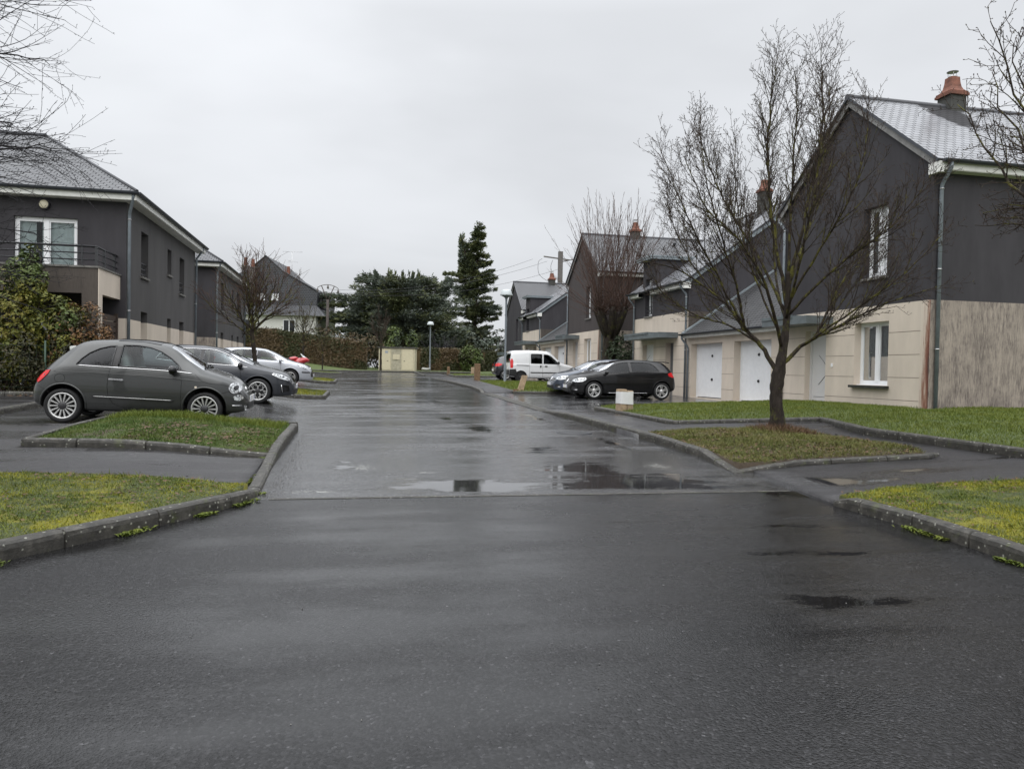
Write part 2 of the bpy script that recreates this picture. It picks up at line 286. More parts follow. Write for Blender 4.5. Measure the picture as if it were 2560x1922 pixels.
# ------------------------------------------------------------------ mesh builder
class MB:
    def __init__(s): s.v = []; s.f = []; s.mi = []; s.uv = []; s.mats = []; s.sm = []
    def mat(s, m):
        if m not in s.mats: s.mats.append(m)
        return s.mats.index(m)
    def face(s, pts, m=0, uv=None, smooth=False):
        i = len(s.v); s.v += [tuple(p) for p in pts]; s.f.append(tuple(range(i, i + len(pts)))); s.mi.append(m); s.uv.append(uv); s.sm.append(smooth)
    def mesh(s, verts, faces, m=0, smooth=False):
        i = len(s.v); s.v += [tuple(p) for p in verts]
        for f in faces: s.f.append(tuple(i + k for k in f)); s.mi.append(m); s.uv.append(None); s.sm.append(smooth)
    def box(s, x0, y0, z0, x1, y1, z1, m=0):
        x0, x1 = min(x0, x1), max(x0, x1); y0, y1 = min(y0, y1), max(y0, y1); z0, z1 = min(z0, z1), max(z0, z1)
        v = [(x, y, z) for z in (z0, z1) for y in (y0, y1) for x in (x0, x1)]
        s.mesh(v, [(0, 2, 3, 1), (4, 5, 7, 6), (0, 1, 5, 4), (2, 6, 7, 3), (0, 4, 6, 2), (1, 3, 7, 5)], m)
    def obox(s, c, ax, ay, az, m=0):
        c, ax, ay, az = map(Vector, (c, ax, ay, az))
        v = [c + ax * i + ay * j + az * k for k in (-1, 1) for j in (-1, 1) for i in (-1, 1)]
        s.mesh(v, [(0, 2, 3, 1), (4, 5, 7, 6), (0, 1, 5, 4), (2, 6, 7, 3), (0, 4, 6, 2), (1, 3, 7, 5)], m)
    def prism(s, poly, z0, z1, m=0, mtop=None):
        n = len(poly)
        a = sum(poly[i][0] * poly[(i + 1) % n][1] - poly[(i + 1) % n][0] * poly[i][1] for i in range(n))
        if a < 0: poly = poly[::-1]
        f0 = (lambda p: z0(p)) if callable(z0) else (lambda p: z0); f1 = (lambda p: z1(p)) if callable(z1) else (lambda p: z1)
        v = [(p[0], p[1], f0(p)) for p in poly] + [(p[0], p[1], f1(p)) for p in poly]
        s.mesh(v, [tuple(range(n - 1, -1, -1))] + [(i, (i + 1) % n, n + (i + 1) % n, n + i) for i in range(n)], m)
        s.mesh(v[n:], [tuple(range(n))], m if mtop is None else mtop)
    def tube(s, pts, rad, n=8, m=0, cap=True, smooth=True):
        pts = [Vector(p) for p in pts]; rs = rad if hasattr(rad, '__len__') else [rad] * len(pts)
        i0 = len(s.v); t0 = None; nrm = None
        for k, p in enumerate(pts):
            a = pts[max(0, k - 1)]; b = pts[min(len(pts) - 1, k + 1)]; t = (b - a)
            if t.length < 1e-9: t = Vector((0, 0, 1))
            t.normalize()
            if nrm is None:
                nrm = t.orthogonal().normalized()
            else:
                nrm = nrm - t * nrm.dot(t)
                if nrm.length < 1e-6: nrm = t.orthogonal()
                nrm.normalize()
            bi = t.cross(nrm)
            for q in range(n):
                an = 2 * math.pi * q / n; s.v.append(tuple(p + (nrm * math.cos(an) + bi * math.sin(an)) * rs[k]))
        for k in range(len(pts) - 1):
            for q in range(n):
                a = i0 + k * n + q; b = i0 + k * n + (q + 1) % n
                s.f.append((a, b, b + n, a + n)); s.mi.append(m); s.uv.append(None); s.sm.append(smooth)
        if cap and n > 2:
            s.f.append(tuple(i0 + q for q in range(n - 1, -1, -1))); s.mi.append(m); s.uv.append(None); s.sm.append(False)
            e = i0 + (len(pts) - 1) * n
            s.f.append(tuple(e + q for q in range(n))); s.mi.append(m); s.uv.append(None); s.sm.append(False)
    def lathe(s, prof, origin=(0, 0, 0), axis='Z', n=24, m=0, smooth=True, closed=False):
        o = Vector(origin); i0 = len(s.v)
        for (r, h) in prof:
            for q in range(n):
                an = 2 * math.pi * q / n; c, sn = math.cos(an) * r, math.sin(an) * r
                d = {'Z': (c, sn, h), 'Y': (c, h, -sn), 'X': (h, c, sn)}[axis]
                s.v.append(tuple(o + Vector(d)))
        k = len(prof)
        for a in range(k if closed else k - 1):
            b = (a + 1) % k
            for q in range(n):
                s.f.append((i0 + a * n + q, i0 + a * n + (q + 1) % n, i0 + b * n + (q + 1) % n, i0 + b * n + q)); s.mi.append(m); s.uv.append(None); s.sm.append(smooth)
    def build(s, name, mats=None, parent=None, loc=None, bevel=0):
        me = bpy.data.meshes.new(name); me.from_pydata(s.v, [], s.f)
        mats = mats if mats is not None else []
        for mm in (mats if isinstance(mats, (list, tuple)) else [mats]): me.materials.append(M[mm] if isinstance(mm, str) else mm)
        me.polygons.foreach_set('material_index', s.mi); me.polygons.foreach_set('use_smooth', s.sm)
        if any(u is not None for u in s.uv):
            ul = me.uv_layers.new(name='UVMap'); k = 0; data = ul.data
            for f, u in zip(s.f, s.uv):
                for j in range(len(f)):
                    if u is not None: data[k].uv = u[j]
                    k += 1
        me.validate(); me.update()
        o = bpy.data.objects.new(name, me); COL.objects.link(o)
        if parent is not None: o.parent = parent
        if loc is not None: o.location = loc
        return o

def tag(o, label=None, cat=None, group=None, kind=None):
    if label: o['label'] = label
    if cat: o['category'] = cat
    if group: o['group'] = group
    if kind: o['kind'] = kind
    return o
def thing(name, label, cat, loc=(0, 0, 0), rz=0., group=None):
    o = bpy.data.objects.new(name, None); COL.objects.link(o); o.location = loc; o.rotation_euler = (0, 0, rz); o.empty_display_size = .2
    return tag(o, label, cat, group)
def structure(o): o['kind'] = 'structure'; return o
def copy_tree(o, parent=None):
    c = o.copy(); COL.objects.link(c)
    if parent is not None: c.parent = parent
    for ch in list(o.children): copy_tree(ch, c)
    return c

build_materials()

# ------------------------------------------------------------------ the lie of the land (X = right, Y = along the street)
def sstep(a, b, x):
    t = max(0., min(1., (x - a) / (b - a))); return t * t * (3 - 2 * t)
def ground(x, y):
    yy = min(y, 75.)
    z = .0188 * yy
    z += .17 * sstep(-1.2, -3.2, x) * sstep(8.5, 13.5, y) * (1 - sstep(40, 60, y))
    return z

# ------------------------------------------------------------------ camera
def make_camera():
    A, F, PITCH, ROLL = R(11.9), 1900., math.atan(37 / 1900.), .019
    sa, ca = math.sin(A), math.cos(A)
    f = Vector((sa * math.cos(PITCH), ca * math.cos(PITCH), -math.sin(PITCH)))
    r0 = Vector((ca, -sa, 0)); u0 = r0.cross(f)
    r = r0 * math.cos(ROLL) + u0 * math.sin(ROLL); u = u0 * math.cos(ROLL) - r0 * math.sin(ROLL)
    cam = bpy.data.cameras.new('camera'); co = bpy.data.objects.new('camera', cam); COL.objects.link(co)
    mtx = Matrix((r, u, -f)).transposed().to_4x4(); mtx.translation = (0, 0, 1.5); co.matrix_world = mtx
    cam.sensor_width = 36; cam.lens = F / 2560 * 36; cam.clip_end = 2000; cam.clip_start = .05
    scene.camera = co
make_camera()

# ------------------------------------------------------------------ overcast daylight
def make_world():
    w = bpy.data.worlds.new('World'); scene.world = w; w.use_nodes = True; nt = w.node_tree
    bg = nt.nodes['Background']; bg.inputs['Strength'].default_value = .1
    sky = nd(nt, 'ShaderNodeTexSky'); sky.sky_type = 'NISHITA'; sky.sun_disc = False
    sky.sun_elevation = R(58); sky.sun_rotation = R(200); sky.air_density = 1.; sky.dust_density = 4.
    g = nd(nt, 'ShaderNodeTexCoord').outputs['Generated']
    z = sepz(nt, g, 2)
    # flat cloud layer: direction projected on a plane overhead
    zc = mth(nt, 'MAXIMUM', mth(nt, 'ADD', z, .12), .05)
    dv = nd(nt, 'ShaderNodeVectorMath', operation='DIVIDE'); nt.links.new(g, dv.inputs[0])
    cb = nd(nt, 'ShaderNodeCombineXYZ'); [nt.links.new(zc, cb.inputs[i]) for i in range(3)]; nt.links.new(cb.outputs[0], dv.inputs[1])
    n1 = ntex(nt, mapping(nt, dv.outputs[0], (.35, .55, 1), (2.2, 1.3, 0)), 1.1, 5, .5, dist=.4)
    n2 = ntex(nt, mapping(nt, g, (1., 1., 2.2), (.4, .1, 0)), 2.1, 4, .5)
    k = mth(nt, 'ADD', mth(nt, 'MULTIPLY', n1, .5), mth(nt, 'MULTIPLY', n2, .5))
    lum = mrange(nt, k, .33, .67, .84, 1.08)
    el = mrange(nt, z, -.02, .5, 7.1, 10.1, False)
    el2 = mrange(nt, z, .42, 1., 0., 19., False)
    tot = mth(nt, 'MULTIPLY', mth(nt, 'ADD', el, el2), lum)
    cl = nd(nt, 'ShaderNodeVectorMath', operation='SCALE'); cl.inputs[0].default_value = (.965, .99, 1.03); nt.links.new(tot, cl.inputs[3])
    nt.links.new(mix(nt, .94, sky.outputs[0], cl.outputs[0]), bg.inputs['Color'])
    sun = bpy.data.lights.new('sun', 'SUN'); so = bpy.data.objects.new('sun', sun); COL.objects.link(so)
    sun.energy = 2.0; sun.angle = R(95); sun.color = (1, .985, .96)
    az = R(200); el = R(58); d = Vector((math.sin(az) * math.cos(el), math.cos(az) * math.cos(el), math.sin(el)))
    so.rotation_euler = d.to_track_quat('Z', 'Y').to_euler()
make_world()
scene.view_settings.view_transform = 'Standard'; scene.view_settings.look = 'None'
scene.view_settings.exposure = 0; scene.view_settings.gamma = 1
def ground(x, y):
    z = .0188 * min(y, 75.)
    z += .17 * sstep(-1.2, -3.2, x) * sstep(8.5, 13.5, y) * (1 - sstep(40, 60, y))
    z += .05 * max(0, min(x, 14) - 6.2) * (1 - sstep(15, 27, y)) * sstep(3, 8, y)
    return z
def inpoly(x, y, poly):
    c = False; j = len(poly) - 1
    for i in range(len(poly)):
        a, b = poly[i], poly[j]
        if (a[1] > y) != (b[1] > y) and x < (b[0] - a[0]) * (y - a[1]) / (b[1] - a[1]) + a[0]: c = not c
        j = i
    return c
def edge_dist(x, y, poly):
    d = 1e9
    for i in range(len(poly)):
        a = poly[i]; b = poly[(i + 1) % len(poly)]
        dx, dy = b[0] - a[0], b[1] - a[1]; L = dx * dx + dy * dy
        t = max(0, min(1, ((x - a[0]) * dx + (y - a[1]) * dy) / L)) if L else 0
        d = min(d, math.hypot(x - a[0] - t * dx, y - a[1] - t * dy))
    return d
def fine_poly(poly, hfun, step, name, mat, skirt=.25):
    """a polygon cut into a fine grid that follows hfun, with its edge carried down as a skirt"""
    bm = bmesh.new(); vs = [bm.verts.new((p[0], p[1], 0)) for p in poly]; f = bm.faces.new(vs)
    if f.normal.z < 0: f.normal_flip()
    x0, x1 = min(p[0] for p in poly), max(p[0] for p in poly); y0, y1 = min(p[1] for p in poly), max(p[1] for p in poly)
    for ax, a, b in ((0, x0, x1), (1, y0, y1)):
        n = int((b - a) / step)
        for k in range(1, n + 1):
            co = [0, 0, 0]; no = [0, 0, 0]; co[ax] = a + k * step; no[ax] = 1
            bmesh.ops.bisect_plane(bm, geom=bm.verts[:] + bm.edges[:] + bm.faces[:], plane_co=co, plane_no=no, dist=1e-5)
    be = [e for e in bm.edges if e.is_boundary]
    for v in bm.verts: v.co.z = hfun(v.co.x, v.co.y)
    if skirt:
        r = bmesh.ops.extrude_edge_only(bm, edges=be)
        for v in r['geom']:
            if isinstance(v, bmesh.types.BMVert): v.co.z -= skirt
    bmesh.ops.recalc_face_normals(bm, faces=bm.faces)
    if sum(f.normal.z for f in bm.faces) < 0: bmesh.ops.reverse_faces(bm, faces=bm.faces)
    for f in bm.faces: f.smooth = True
    me = bpy.data.meshes.new(name); bm.to_mesh(me); bm.free(); me.materials.append(M[mat])
    o = bpy.data.objects.new(name, me); COL.objects.link(o); return o

def sheet(name, xs, ys, h, mat):
    mb = MB(); nx, ny = len(xs), len(ys)
    v = [(x, y, h(x, y)) for y in ys for x in xs]
    mb.mesh(v, [(j * nx + i, j * nx + i + 1, (j + 1) * nx + i + 1, (j + 1) * nx + i) for j in range(ny - 1) for i in range(nx - 1)], 0, True)
    return structure(mb.build(name, mat))
def lin(a, b, s):
    n = max(1, round((b - a) / s)); return [a + (b - a) * i / n for i in range(n + 1)]

# one big sheet of rough ground to the horizon, the streets laid on it
gx = sorted(set([-600, -300, -150, -80, -50] + lin(-40, 40, 2) + [50, 80, 150, 300, 600]))
gy = sorted(set([-100, -50, -25] + lin(-14, 80, 2) + [100, 150, 250, 400, 800]))
def gbase(x, y):
    z = ground(x, y) - .06
    if y > 60: z += 1.05 * sstep(1.5, -9, x) * sstep(61, 66.5, y)
    return z
sheet('ground', gx, gy, gbase, 'lawn_green')
sheet('cross_street', lin(-30, 30, 1), lin(-12, 7.95, .5), lambda x, y: ground(x, y), 'asphalt')
sheet('road', lin(-7.0, 13.2, .4), [7.95] + lin(8.4, 59.2, .6), lambda x, y: ground(x, y), 'asphalt_road')
# the concrete joint across the mouth of the street
mb = MB(); mb.box(-.8, 7.93, .1495 - .05, 5.0, 8.0, .1535); structure(mb.build('channel_strip', 'kerb'))

def kerb(name, pts, width=.15, side=1, step=.85, mat='kerb', depth=.2):
    """kerb run: pts (x, y, height above ground); the kerb lies to the left (side=1) of the line walked, its outer top edge rounded"""
    P = [Vector((p[0], p[1])) for p in pts]; H = [p[2] for p in pts]
    cum = [0]
    for a, b in zip(P, P[1:]): cum.append(cum[-1] + (b - a).length)
    def at(s):
        s = max(0, min(cum[-1], s))
        for i in range(len(P) - 1):
            if s <= cum[i + 1] + 1e-9:
                t = (s - cum[i]) / max(1e-9, cum[i + 1] - cum[i]); return P[i].lerp(P[i + 1], t), H[i] + (H[i + 1] - H[i]) * t, (P[i + 1] - P[i]).normalized()
    ss = []; s = 0; rr = random.Random(name)
    while s < cum[-1] - .05:
        e = min(cum[-1], s + step * rr.uniform(.96, 1.04))
        ss += [(s + .004, 1), (s + .012, 0)] + [(s + (e - s) * k, 0) for k in (.25, .5, .75)] + [(e - .012, 0), (e - .004, 1)]; s = e
    ss += [(c, 0) for c in cum[1:-1]]; ss.sort()
    mb = MB(); n = 7; rows = []
    for s, g in ss:
        p, h, t = at(s); t2 = (at(s + .15)[0] - at(s - .15)[0])
        t = t2.normalized() if t2.length > 1e-6 else t
        nrm = Vector((-t.y, t.x)) * side; z0 = ground(p.x, p.y); d = .018 if g else 0
        w = lambda a: (rr.random() - .5) * a
        sec = [(d, -depth), (d, h - .05), (.008 + d, h - .018), (.03 + d, h - d), (width - .012, h - d), (width, h - .012 - d), (width, -depth)]
        rows.append([(p.x + nrm.x * a + w(.006), p.y + nrm.y * a + w(.006), z0 + b + w(.006)) for a, b in sec])
    v = [q for r in rows for q in r]
    mb.mesh(v, [(i * n + k, (i + 1) * n + k, (i + 1) * n + k + 1, i * n + k + 1) if side < 0 else (i * n + k, i * n + k + 1, (i + 1) * n + k + 1, (i + 1) * n + k) for i in range(len(rows) - 1) for k in range(n - 1)], 0, False)
    mb.mesh(rows[0], [tuple(range(n))], 0); mb.mesh(rows[-1], [tuple(range(n - 1, -1, -1))], 0)
    return structure(mb.build(name, mat))
def off(pts, d, side=1):
    """offset a polyline to its left"""
    out = []
    for i, p in enumerate(pts):
        a = Vector(pts[max(0, i - 1)][:2]); b = Vector(pts[min(len(pts) - 1, i + 1)][:2]); t = (b - a).normalized()
        out.append((p[0] - t.y * d * side, p[1] + t.x * d * side))
    return out
def scatter_grass(name, poly, hfun, n, hgt, wid, mat, seed=1, clump=.0, lean=.6, holes=0.):
    r = random.Random(seed); mb = MB(); x0, x1 = min(p[0] for p in poly), max(p[0] for p in poly); y0, y1 = min(p[1] for p in poly), max(p[1] for p in poly)
    V, F = [], []; k = 0; tries = 0
    while k < n and tries < n * 6:
        tries += 1
        x, y = r.uniform(x0, x1), r.uniform(y0, y1)
        if not inpoly(x, y, poly): continue
        c = noise.noise((x * 1.3, y * 1.3, seed)) ; c2 = noise.noise((x * 5, y * 5, seed + 3))
        if holes and c2 < -holes: continue
        h = hgt * r.uniform(.5, 1.25) * (1 + clump * (c + .6 * c2)); z = hfun(x, y) - .006
        a = r.uniform(0, 6.283); w = wid * r.uniform(.6, 1.3); l = h * lean * r.uniform(.1, 1.3); b = r.uniform(0, 6.283)
        dx, dy = math.cos(a) * w, math.sin(a) * w; lx, ly = math.cos(b) * l, math.sin(b) * l
        i = len(V); V += [(x - dx, y - dy, z), (x + dx, y + dy, z), (x + lx * .45 + dx * .6, y + ly * .45 + dy * .6, z + h * .6), (x + lx * .45 - dx * .6, y + ly * .45 - dy * .6, z + h * .6), (x + lx, y + ly, z + h)]
        F += [(i, i + 1, i + 2, i + 3), (i + 3, i + 2, i + 4)]; k += 1
    mb.mesh(V, F, 0); return tag(mb.build(name, mat), kind='stuff')
def scatter_litter(name, poly, hfun, n, size, seed):
    r = random.Random(seed); mb = MB(); x0, x1 = min(p[0] for p in poly), max(p[0] for p in poly); y0, y1 = min(p[1] for p in poly), max(p[1] for p in poly)
    k = 0
    while k < n:
        x, y = r.uniform(x0, x1), r.uniform(y0, y1); k += 1
        if not inpoly(x, y, poly) or noise.noise((x * .9, y * .9, seed)) < -.05: continue
        z = hfun(x, y) + r.uniform(.0, .03); a = r.uniform(0, 6.28); s = size * r.uniform(.6, 1.3); t = r.uniform(-.5, .5)
        u = Vector((math.cos(a), math.sin(a), t * .5)) * s; v = Vector((-math.sin(a), math.cos(a), r.uniform(-.5, .5))) * s * .6; c = Vector((x, y, z + .012))
        mb.face([c - u, c - v * .9 - u * .1, c + u, c + v * .9 + u * .1], 0)
    return tag(mb.build(name, 'litter'), kind='stuff')

# ---- left: corner lawn, path, grass islands
LK = [(-12, 2.6, .13), (-6, 3.4, .13), (-4.2, 4.1, .13), (-3.2, 4.85, .13), (-2.42, 5.72, .13), (-2.13, 6.1, .13), (-1.80, 6.52, .13), (-1.49, 6.96, .13), (-1.2, 7.42, .12), (-.97, 7.86, .10), (-.92, 8.3, .05), (-.95, 9.2, .04), (-.98, 10.2, .05), (-1.0, 11.3, .11), (-1.0, 12.4, .14), (-.98, 14.9, .14)]
kerb('kerb', LK, .135)
inn = off([p[:2] for p in LK], .128)
A_poly = inn[:11] + [(-1.15, 8.32), (-1.5, 8.55), (-2.33, 8.95), (-3.67, 9.15), (-7, 9.35), (-12, 9.3)]
hA = lambda x, y: ground(x, y) + .105 + .03 * min(1, edge_dist(x, y, A_poly) / .5) + .012 * noise.noise((x * 2.5, y * 2.5, 0))
structure(fine_poly(A_poly, hA, .25, 'lawn', 'lawn_moss'))
Avis = [p for p in A_poly if p[0] > -6.2] + [(-6.2, 9.3), (-6.2, 3.5)]
Avis = inn[2:11] + [(-1.15, 8.32), (-1.5, 8.55), (-2.33, 8.95), (-3.67, 9.15), (-5.2, 9.25)]
scatter_grass('grass', Avis, hA, 62000, .022, .0034, 'blade_moss', 3, .5, 1.1)
scatter_litter('fallen_leaves', Avis, hA, 2600, .02, 4)
scatter_grass('grass', Avis, hA, 1800, .06, .0045, 'blade_green', 41, .6, 1.0, .1)
P_poly = [(-1.12, 8.3), (-1.5, 8.5), (-2.33, 8.9), (-3.67, 9.1), (-7, 9.3), (-7, 13.6), (-4.12, 13.5), (-4.25, 11.1), (-3.3, 11.0), (-2.2, 10.9), (-1.14, 10.75)]
structure(fine_poly(P_poly, lambda x, y: ground(x, y) + .035 + .03 * sstep(-1.1, -2.5, x), .3, 'path', 'asphalt_path'))
B_out = [(-1.03, 10.95, .02), (-2.15, 11.0, .10), (-3.3, 11.07, .12), (-4.28, 11.17, .12), (-4.0, 14.15, .12)]
kerb('kerb', [(p[0], p[1], p[2] + .05) for p in B_out], .1, -1)
B_poly = [(-1.13, 11.05), (-2.15, 11.08), (-3.3, 11.15), (-4.2, 11.24), (-3.95, 14.25), (-1.1, 14.75)]
hB = lambda x, y: ground(x, y) + .13 + .05 * min(1, edge_dist(x, y, B_poly) / .6) + .015 * noise.noise((x * 2.5, y * 2.5, 0))
structure(fine_poly(B_poly, hB, .25, 'lawn', 'lawn_island'))
scatter_grass('grass', B_poly, hB, 34000, .038, .0045, 'blade_island', 5, .7, .9)
B_back = [(-3.9, 13.3), (-3.9, 14.2), (-1.15, 14.7), (-1.2, 13.6)]
scatter_grass('grass', B_back, hB, 6000, .10, .005, 'blade_green', 6, .4, .6)
scatter_litter('fallen_leaves', [(-1.2, 11.1), (-3.2, 11.2), (-2.9, 12.6), (-1.2, 13.6)], hB, 800, .03, 8)
kerb('kerb', [(-1.0, 14.9, .16), (-3.95, 14.35, .15)], .1, 1)
# kerbs behind the parked cars and the bed below the hedge
kerb('kerb', [(-6.46, 13.6, .12), (-6.46, 15.9, .12), (-6.49, 19.5, .12)], .14, 1)
structure(fine_poly([(-6.6, 13.0), (-6.6, 20.2), (-12, 20.2), (-12, 13.0)], lambda x, y: ground(x, y) + .10, .6, 'footpath', 'asphalt_path'))
kerb('kerb', [(-5.6, 19.9, .2), (-7.6, 20.25, .2), (-12.5, 20.6, .2)], .14, -1)
bed = [(-5.7, 20.0), (-7.6, 20.35), (-12.5, 20.7), (-12.5, 24.2), (-5.7, 24.2)]
structure(fine_poly(bed, lambda x, y: ground(x, y) + .17, .5, 'soil', 'lawn_brown'))
scatter_litter('fallen_leaves', [(-6.2, 19.3), (-6.2, 20.6), (-9.5, 20.9), (-9.5, 19.4)], lambda x, y: ground(x, y) + .12, 500, .035, 9)

def island(poly, h, mat='lawn_green', bmat='blade_green', n=6000, hg=.05):
    k = [(p[0], p[1], h) for p in poly] + [(poly[0][0], poly[0][1], h)]
    kerb('kerb', k, .12, 1)
    q = off(poly + [poly[0]], .1)[:-1]
    cx = sum(p[0] for p in poly) / len(poly); cy = sum(p[1] for p in poly) / len(poly)
    q = [(p[0] + (.1 if p[0] < cx else -.1), p[1] + (.1 if p[1] < cy else -.1)) for p in poly]
    hf = lambda x, y: ground(x, y) + h - .01 + .05 * min(1, edge_dist(x, y, q) / .6)
    structure(fine_poly(q, hf, .4, 'lawn', mat)); scatter_grass('grass', q, hf, n, hg, .008, bmat, int(cx * 7 + cy), .4, .7)
    return hf
island([(-5.8, 24.3), (-.8, 24.6), (-.75, 27.6), (-5.8, 27.6)], .12, 'lawn_moss', 'blade_moss', 9000)
island([(-5.8, 36.2), (-.75, 36.4), (-.7, 39.4), (-5.8, 39.4)], .12, 'lawn_moss', 'blade_moss', 6000)
island([(-5.8, 51.5), (-.7, 51.8), (-.7, 53.2), (-5.8, 53.2)], .1, 'lawn_green', 'blade_green', 3000)

# ---- right: corner lawn, path, tree island, house lawn
RK = [(5.25, -10, .12), (5.1, 0, .12), (4.95, 4.5, .13), (5.02, 5.3, .13), (5.04, 6.2, .13), (5.0, 6.9, .12), (4.98, 7.12, .06)]
kerb('kerb', RK, .135, -1, .7)
F_poly = [(5.17, -10), (5.2, 0), (5.08, 4.5), (5.15, 5.3), (5.17, 6.2), (5.1, 6.9), (5.06, 7.12), (5.6, 7.35), (6.29, 7.66), (7.74, 7.5), (12, 7.2), (20, 7.0), (20, -10)]
hF = lambda x, y: ground(x, y) + .105 + .04 * min(1, edge_dist(x, y, F_poly) / .5) + .015 * noise.noise((x * 2.5, y * 2.5, 0))
structure(fine_poly(F_poly, hF, .3, 'lawn', 'lawn_moss'))
Fvis = [(5.08, 4.3), (5.15, 5.3), (5.17, 6.2), (5.1, 6.9), (5.06, 7.12), (5.6, 7.35), (6.29, 7.66), (8.2, 7.5), (8.2, 6.4), (6.6, 4.6)]
scatter_grass('grass', Fvis, hF, 52000, .022, .0034, 'blade_moss', 13, .6, 1.1)
scatter_litter('fallen_leaves', Fvis, hF, 1500, .02, 14)
scatter_grass('grass', Fvis, hF, 1500, .055, .0045, 'blade_green', 42, .6, 1.0, .1)
structure(fine_poly([(5.05, 7.2), (5.6, 7.45), (6.29, 7.75), (7.74, 7.6), (14, 7.3), (14, 9.6), (9.46, 9.3), (9.25, 12.4), (9.65, 14.35), (6.6, 15.2), (6.55, 17.6), (6.6, 20.5), (5.25, 20.5), (5.25, 13.4), (6.6, 14.1), (8.3, 13.1), (8.55, 10.1), (8.3, 9.55), (6.3, 9.7), (5.3, 9.3)],
    lambda x, y: ground(x, y) + .03 + .06 * sstep(12.5, 13.8, y) * (1 - sstep(18, 20, y)), .4, 'path', 'asphalt_path'))
DK = [(5.0, 9.3, .02), (5.12, 10.0, .06), (5.28, 10.9, .12), (5.3, 12.57, .14), (5.25, 14.55, .14), (5.14, 17.84, .13), (5.08, 19.6, .06), (5.02, 20.4, .015)]
kerb('kerb', DK, .15, -1)
kerb('kerb', [(5.12, 9.3, .03), (5.6, 9.42, .08), (6.25, 9.7, .10), (8.25, 9.58, .10), (8.6, 9.75, .08)], .12, 1)
D_poly = [(5.2, 9.5), (5.25, 10.0), (5.42, 10.9), (5.44, 12.57), (5.4, 13.4), (6.6, 14.05), (8.33, 13.05), (8.5, 10.1), (8.3, 9.72), (6.25, 9.82), (5.6, 9.55)]
hD = lambda x, y: ground(x, y) + .10 + .09 * min(1, edge_dist(x, y, D_poly) / 1.2) + .02 * noise.noise((x * 2.5, y * 2.5, 0)) + .06 * math.exp(-((x - 7.78) ** 2 + (y - 12.85) ** 2) / .15)
structure(fine_poly(D_poly, hD, .25, 'lawn', 'lawn_brown'))
scatter_grass('grass', D_poly, hD, 30000, .055, .0042, 'blade_brown', 21, .7, 1.2)
scatter_grass('grass', [(7.2, 12.2), (8.2, 12.1), (8.2, 13.0), (7.3, 13.2)], hD, 1500, .11, .004, 'litter', 22, .4, 1.2)
scatter_litter('fallen_leaves', D_poly, hD, 2600, .03, 23)
EK = [(6.6, 20.2, .1), (6.62, 17.46, .12), (6.74, 15.2, .13), (9.7, 14.4, .14), (9.25, 12.4, .14), (9.46, 9.14, .14), (9.9, 7.9, .12)]
E_in = off([p[:2] for p in EK], .14)
kerb('kerb', [(p[0], p[1], p[2] + .03) for p in EK], .16, 1)
E_poly = E_in + [(20, 7.6), (20, 15.3), (13.1, 15.3), (13.1, 20.6), (9.5, 20.4)]
def hE(x, y): return ground(x, y) + .13 + .06 * min(1, edge_dist(x, y, E_poly) / .8) * (1 - sstep(12.2, 13.1, x)) + .02 * noise.noise((x * 2, y * 2, 0)) 
structure(fine_poly(E_poly, hE, .4, 'lawn', 'lawn_green'))
E_vis = E_in + [(12, 8.5), (16.5, 13.6), (16.5, 15.25), (13.1, 15.25), (13.1, 20.6), (9.5, 20.4)]
scatter_grass('grass', E_vis, hE, 70000, .055, .0055, 'blade_green', 31, .5, .8)
# flush gutter stones past the dropped kerb, then the far kerb
mb = MB(); rr = random.Random(3); y = 20.5
while y < 29.3:
    x = 5.03 - .06 * (y - 20.5) / 8.8; e = min(29.35, y + .5)
    for (a, b) in ((0, .17), (.2, .42)): mb.prism([(x + a, y + .008), (x + b, y + .008), (x + b, e - .008), (x + a, e - .008)], lambda p: ground(p[0], p[1]) - .05, lambda p: ground(p[0], p[1]) + .012 + rr.uniform(0, .004), 0)
    y = e
structure(mb.build('gutter_stones', 'kerb'))
kerb('kerb', [(4.97, 29.4, .03), (5.02, 30.3, .12), (5.15, 33.1, .13), (4.95, 39.1, .12), (4.8, 46, .03)], .15, -1)
kerb('kerb', [(4.75, 52.0, .06), (4.7, 59.1, .1)], .15, -1)
structure(fine_poly([(5.2, 29.6), (5.3, 33.1), (5.1, 39.1), (4.95, 46), (4.9, 58), (6.5, 58), (6.6, 41), (6.3, 29.6)], lambda x, y: ground(x, y) + .1 * sstep(29.6, 30.6, y) * (1 - sstep(44, 46, y)) + .012, .5, 'pavement', 'asphalt_path'))
hH = island([(6.3, 29.3), (12.4, 29.6), (12.4, 38.6), (6.6, 40.6)], .10, 'lawn_green', 'blade_green', 24000, .08)
hH2 = island([(6.6, 50.5), (11.5, 50.8), (11.5, 53.5), (6.6, 53.5)], .1, 'lawn_green', 'blade_green', 4000)
# kerb and verge closing the far end
kerb('kerb', [(-9, 57.6, .1), (-3, 58.6, .12), (2, 59.4, .12), (9.5, 60.4, .12)], .15, 1)
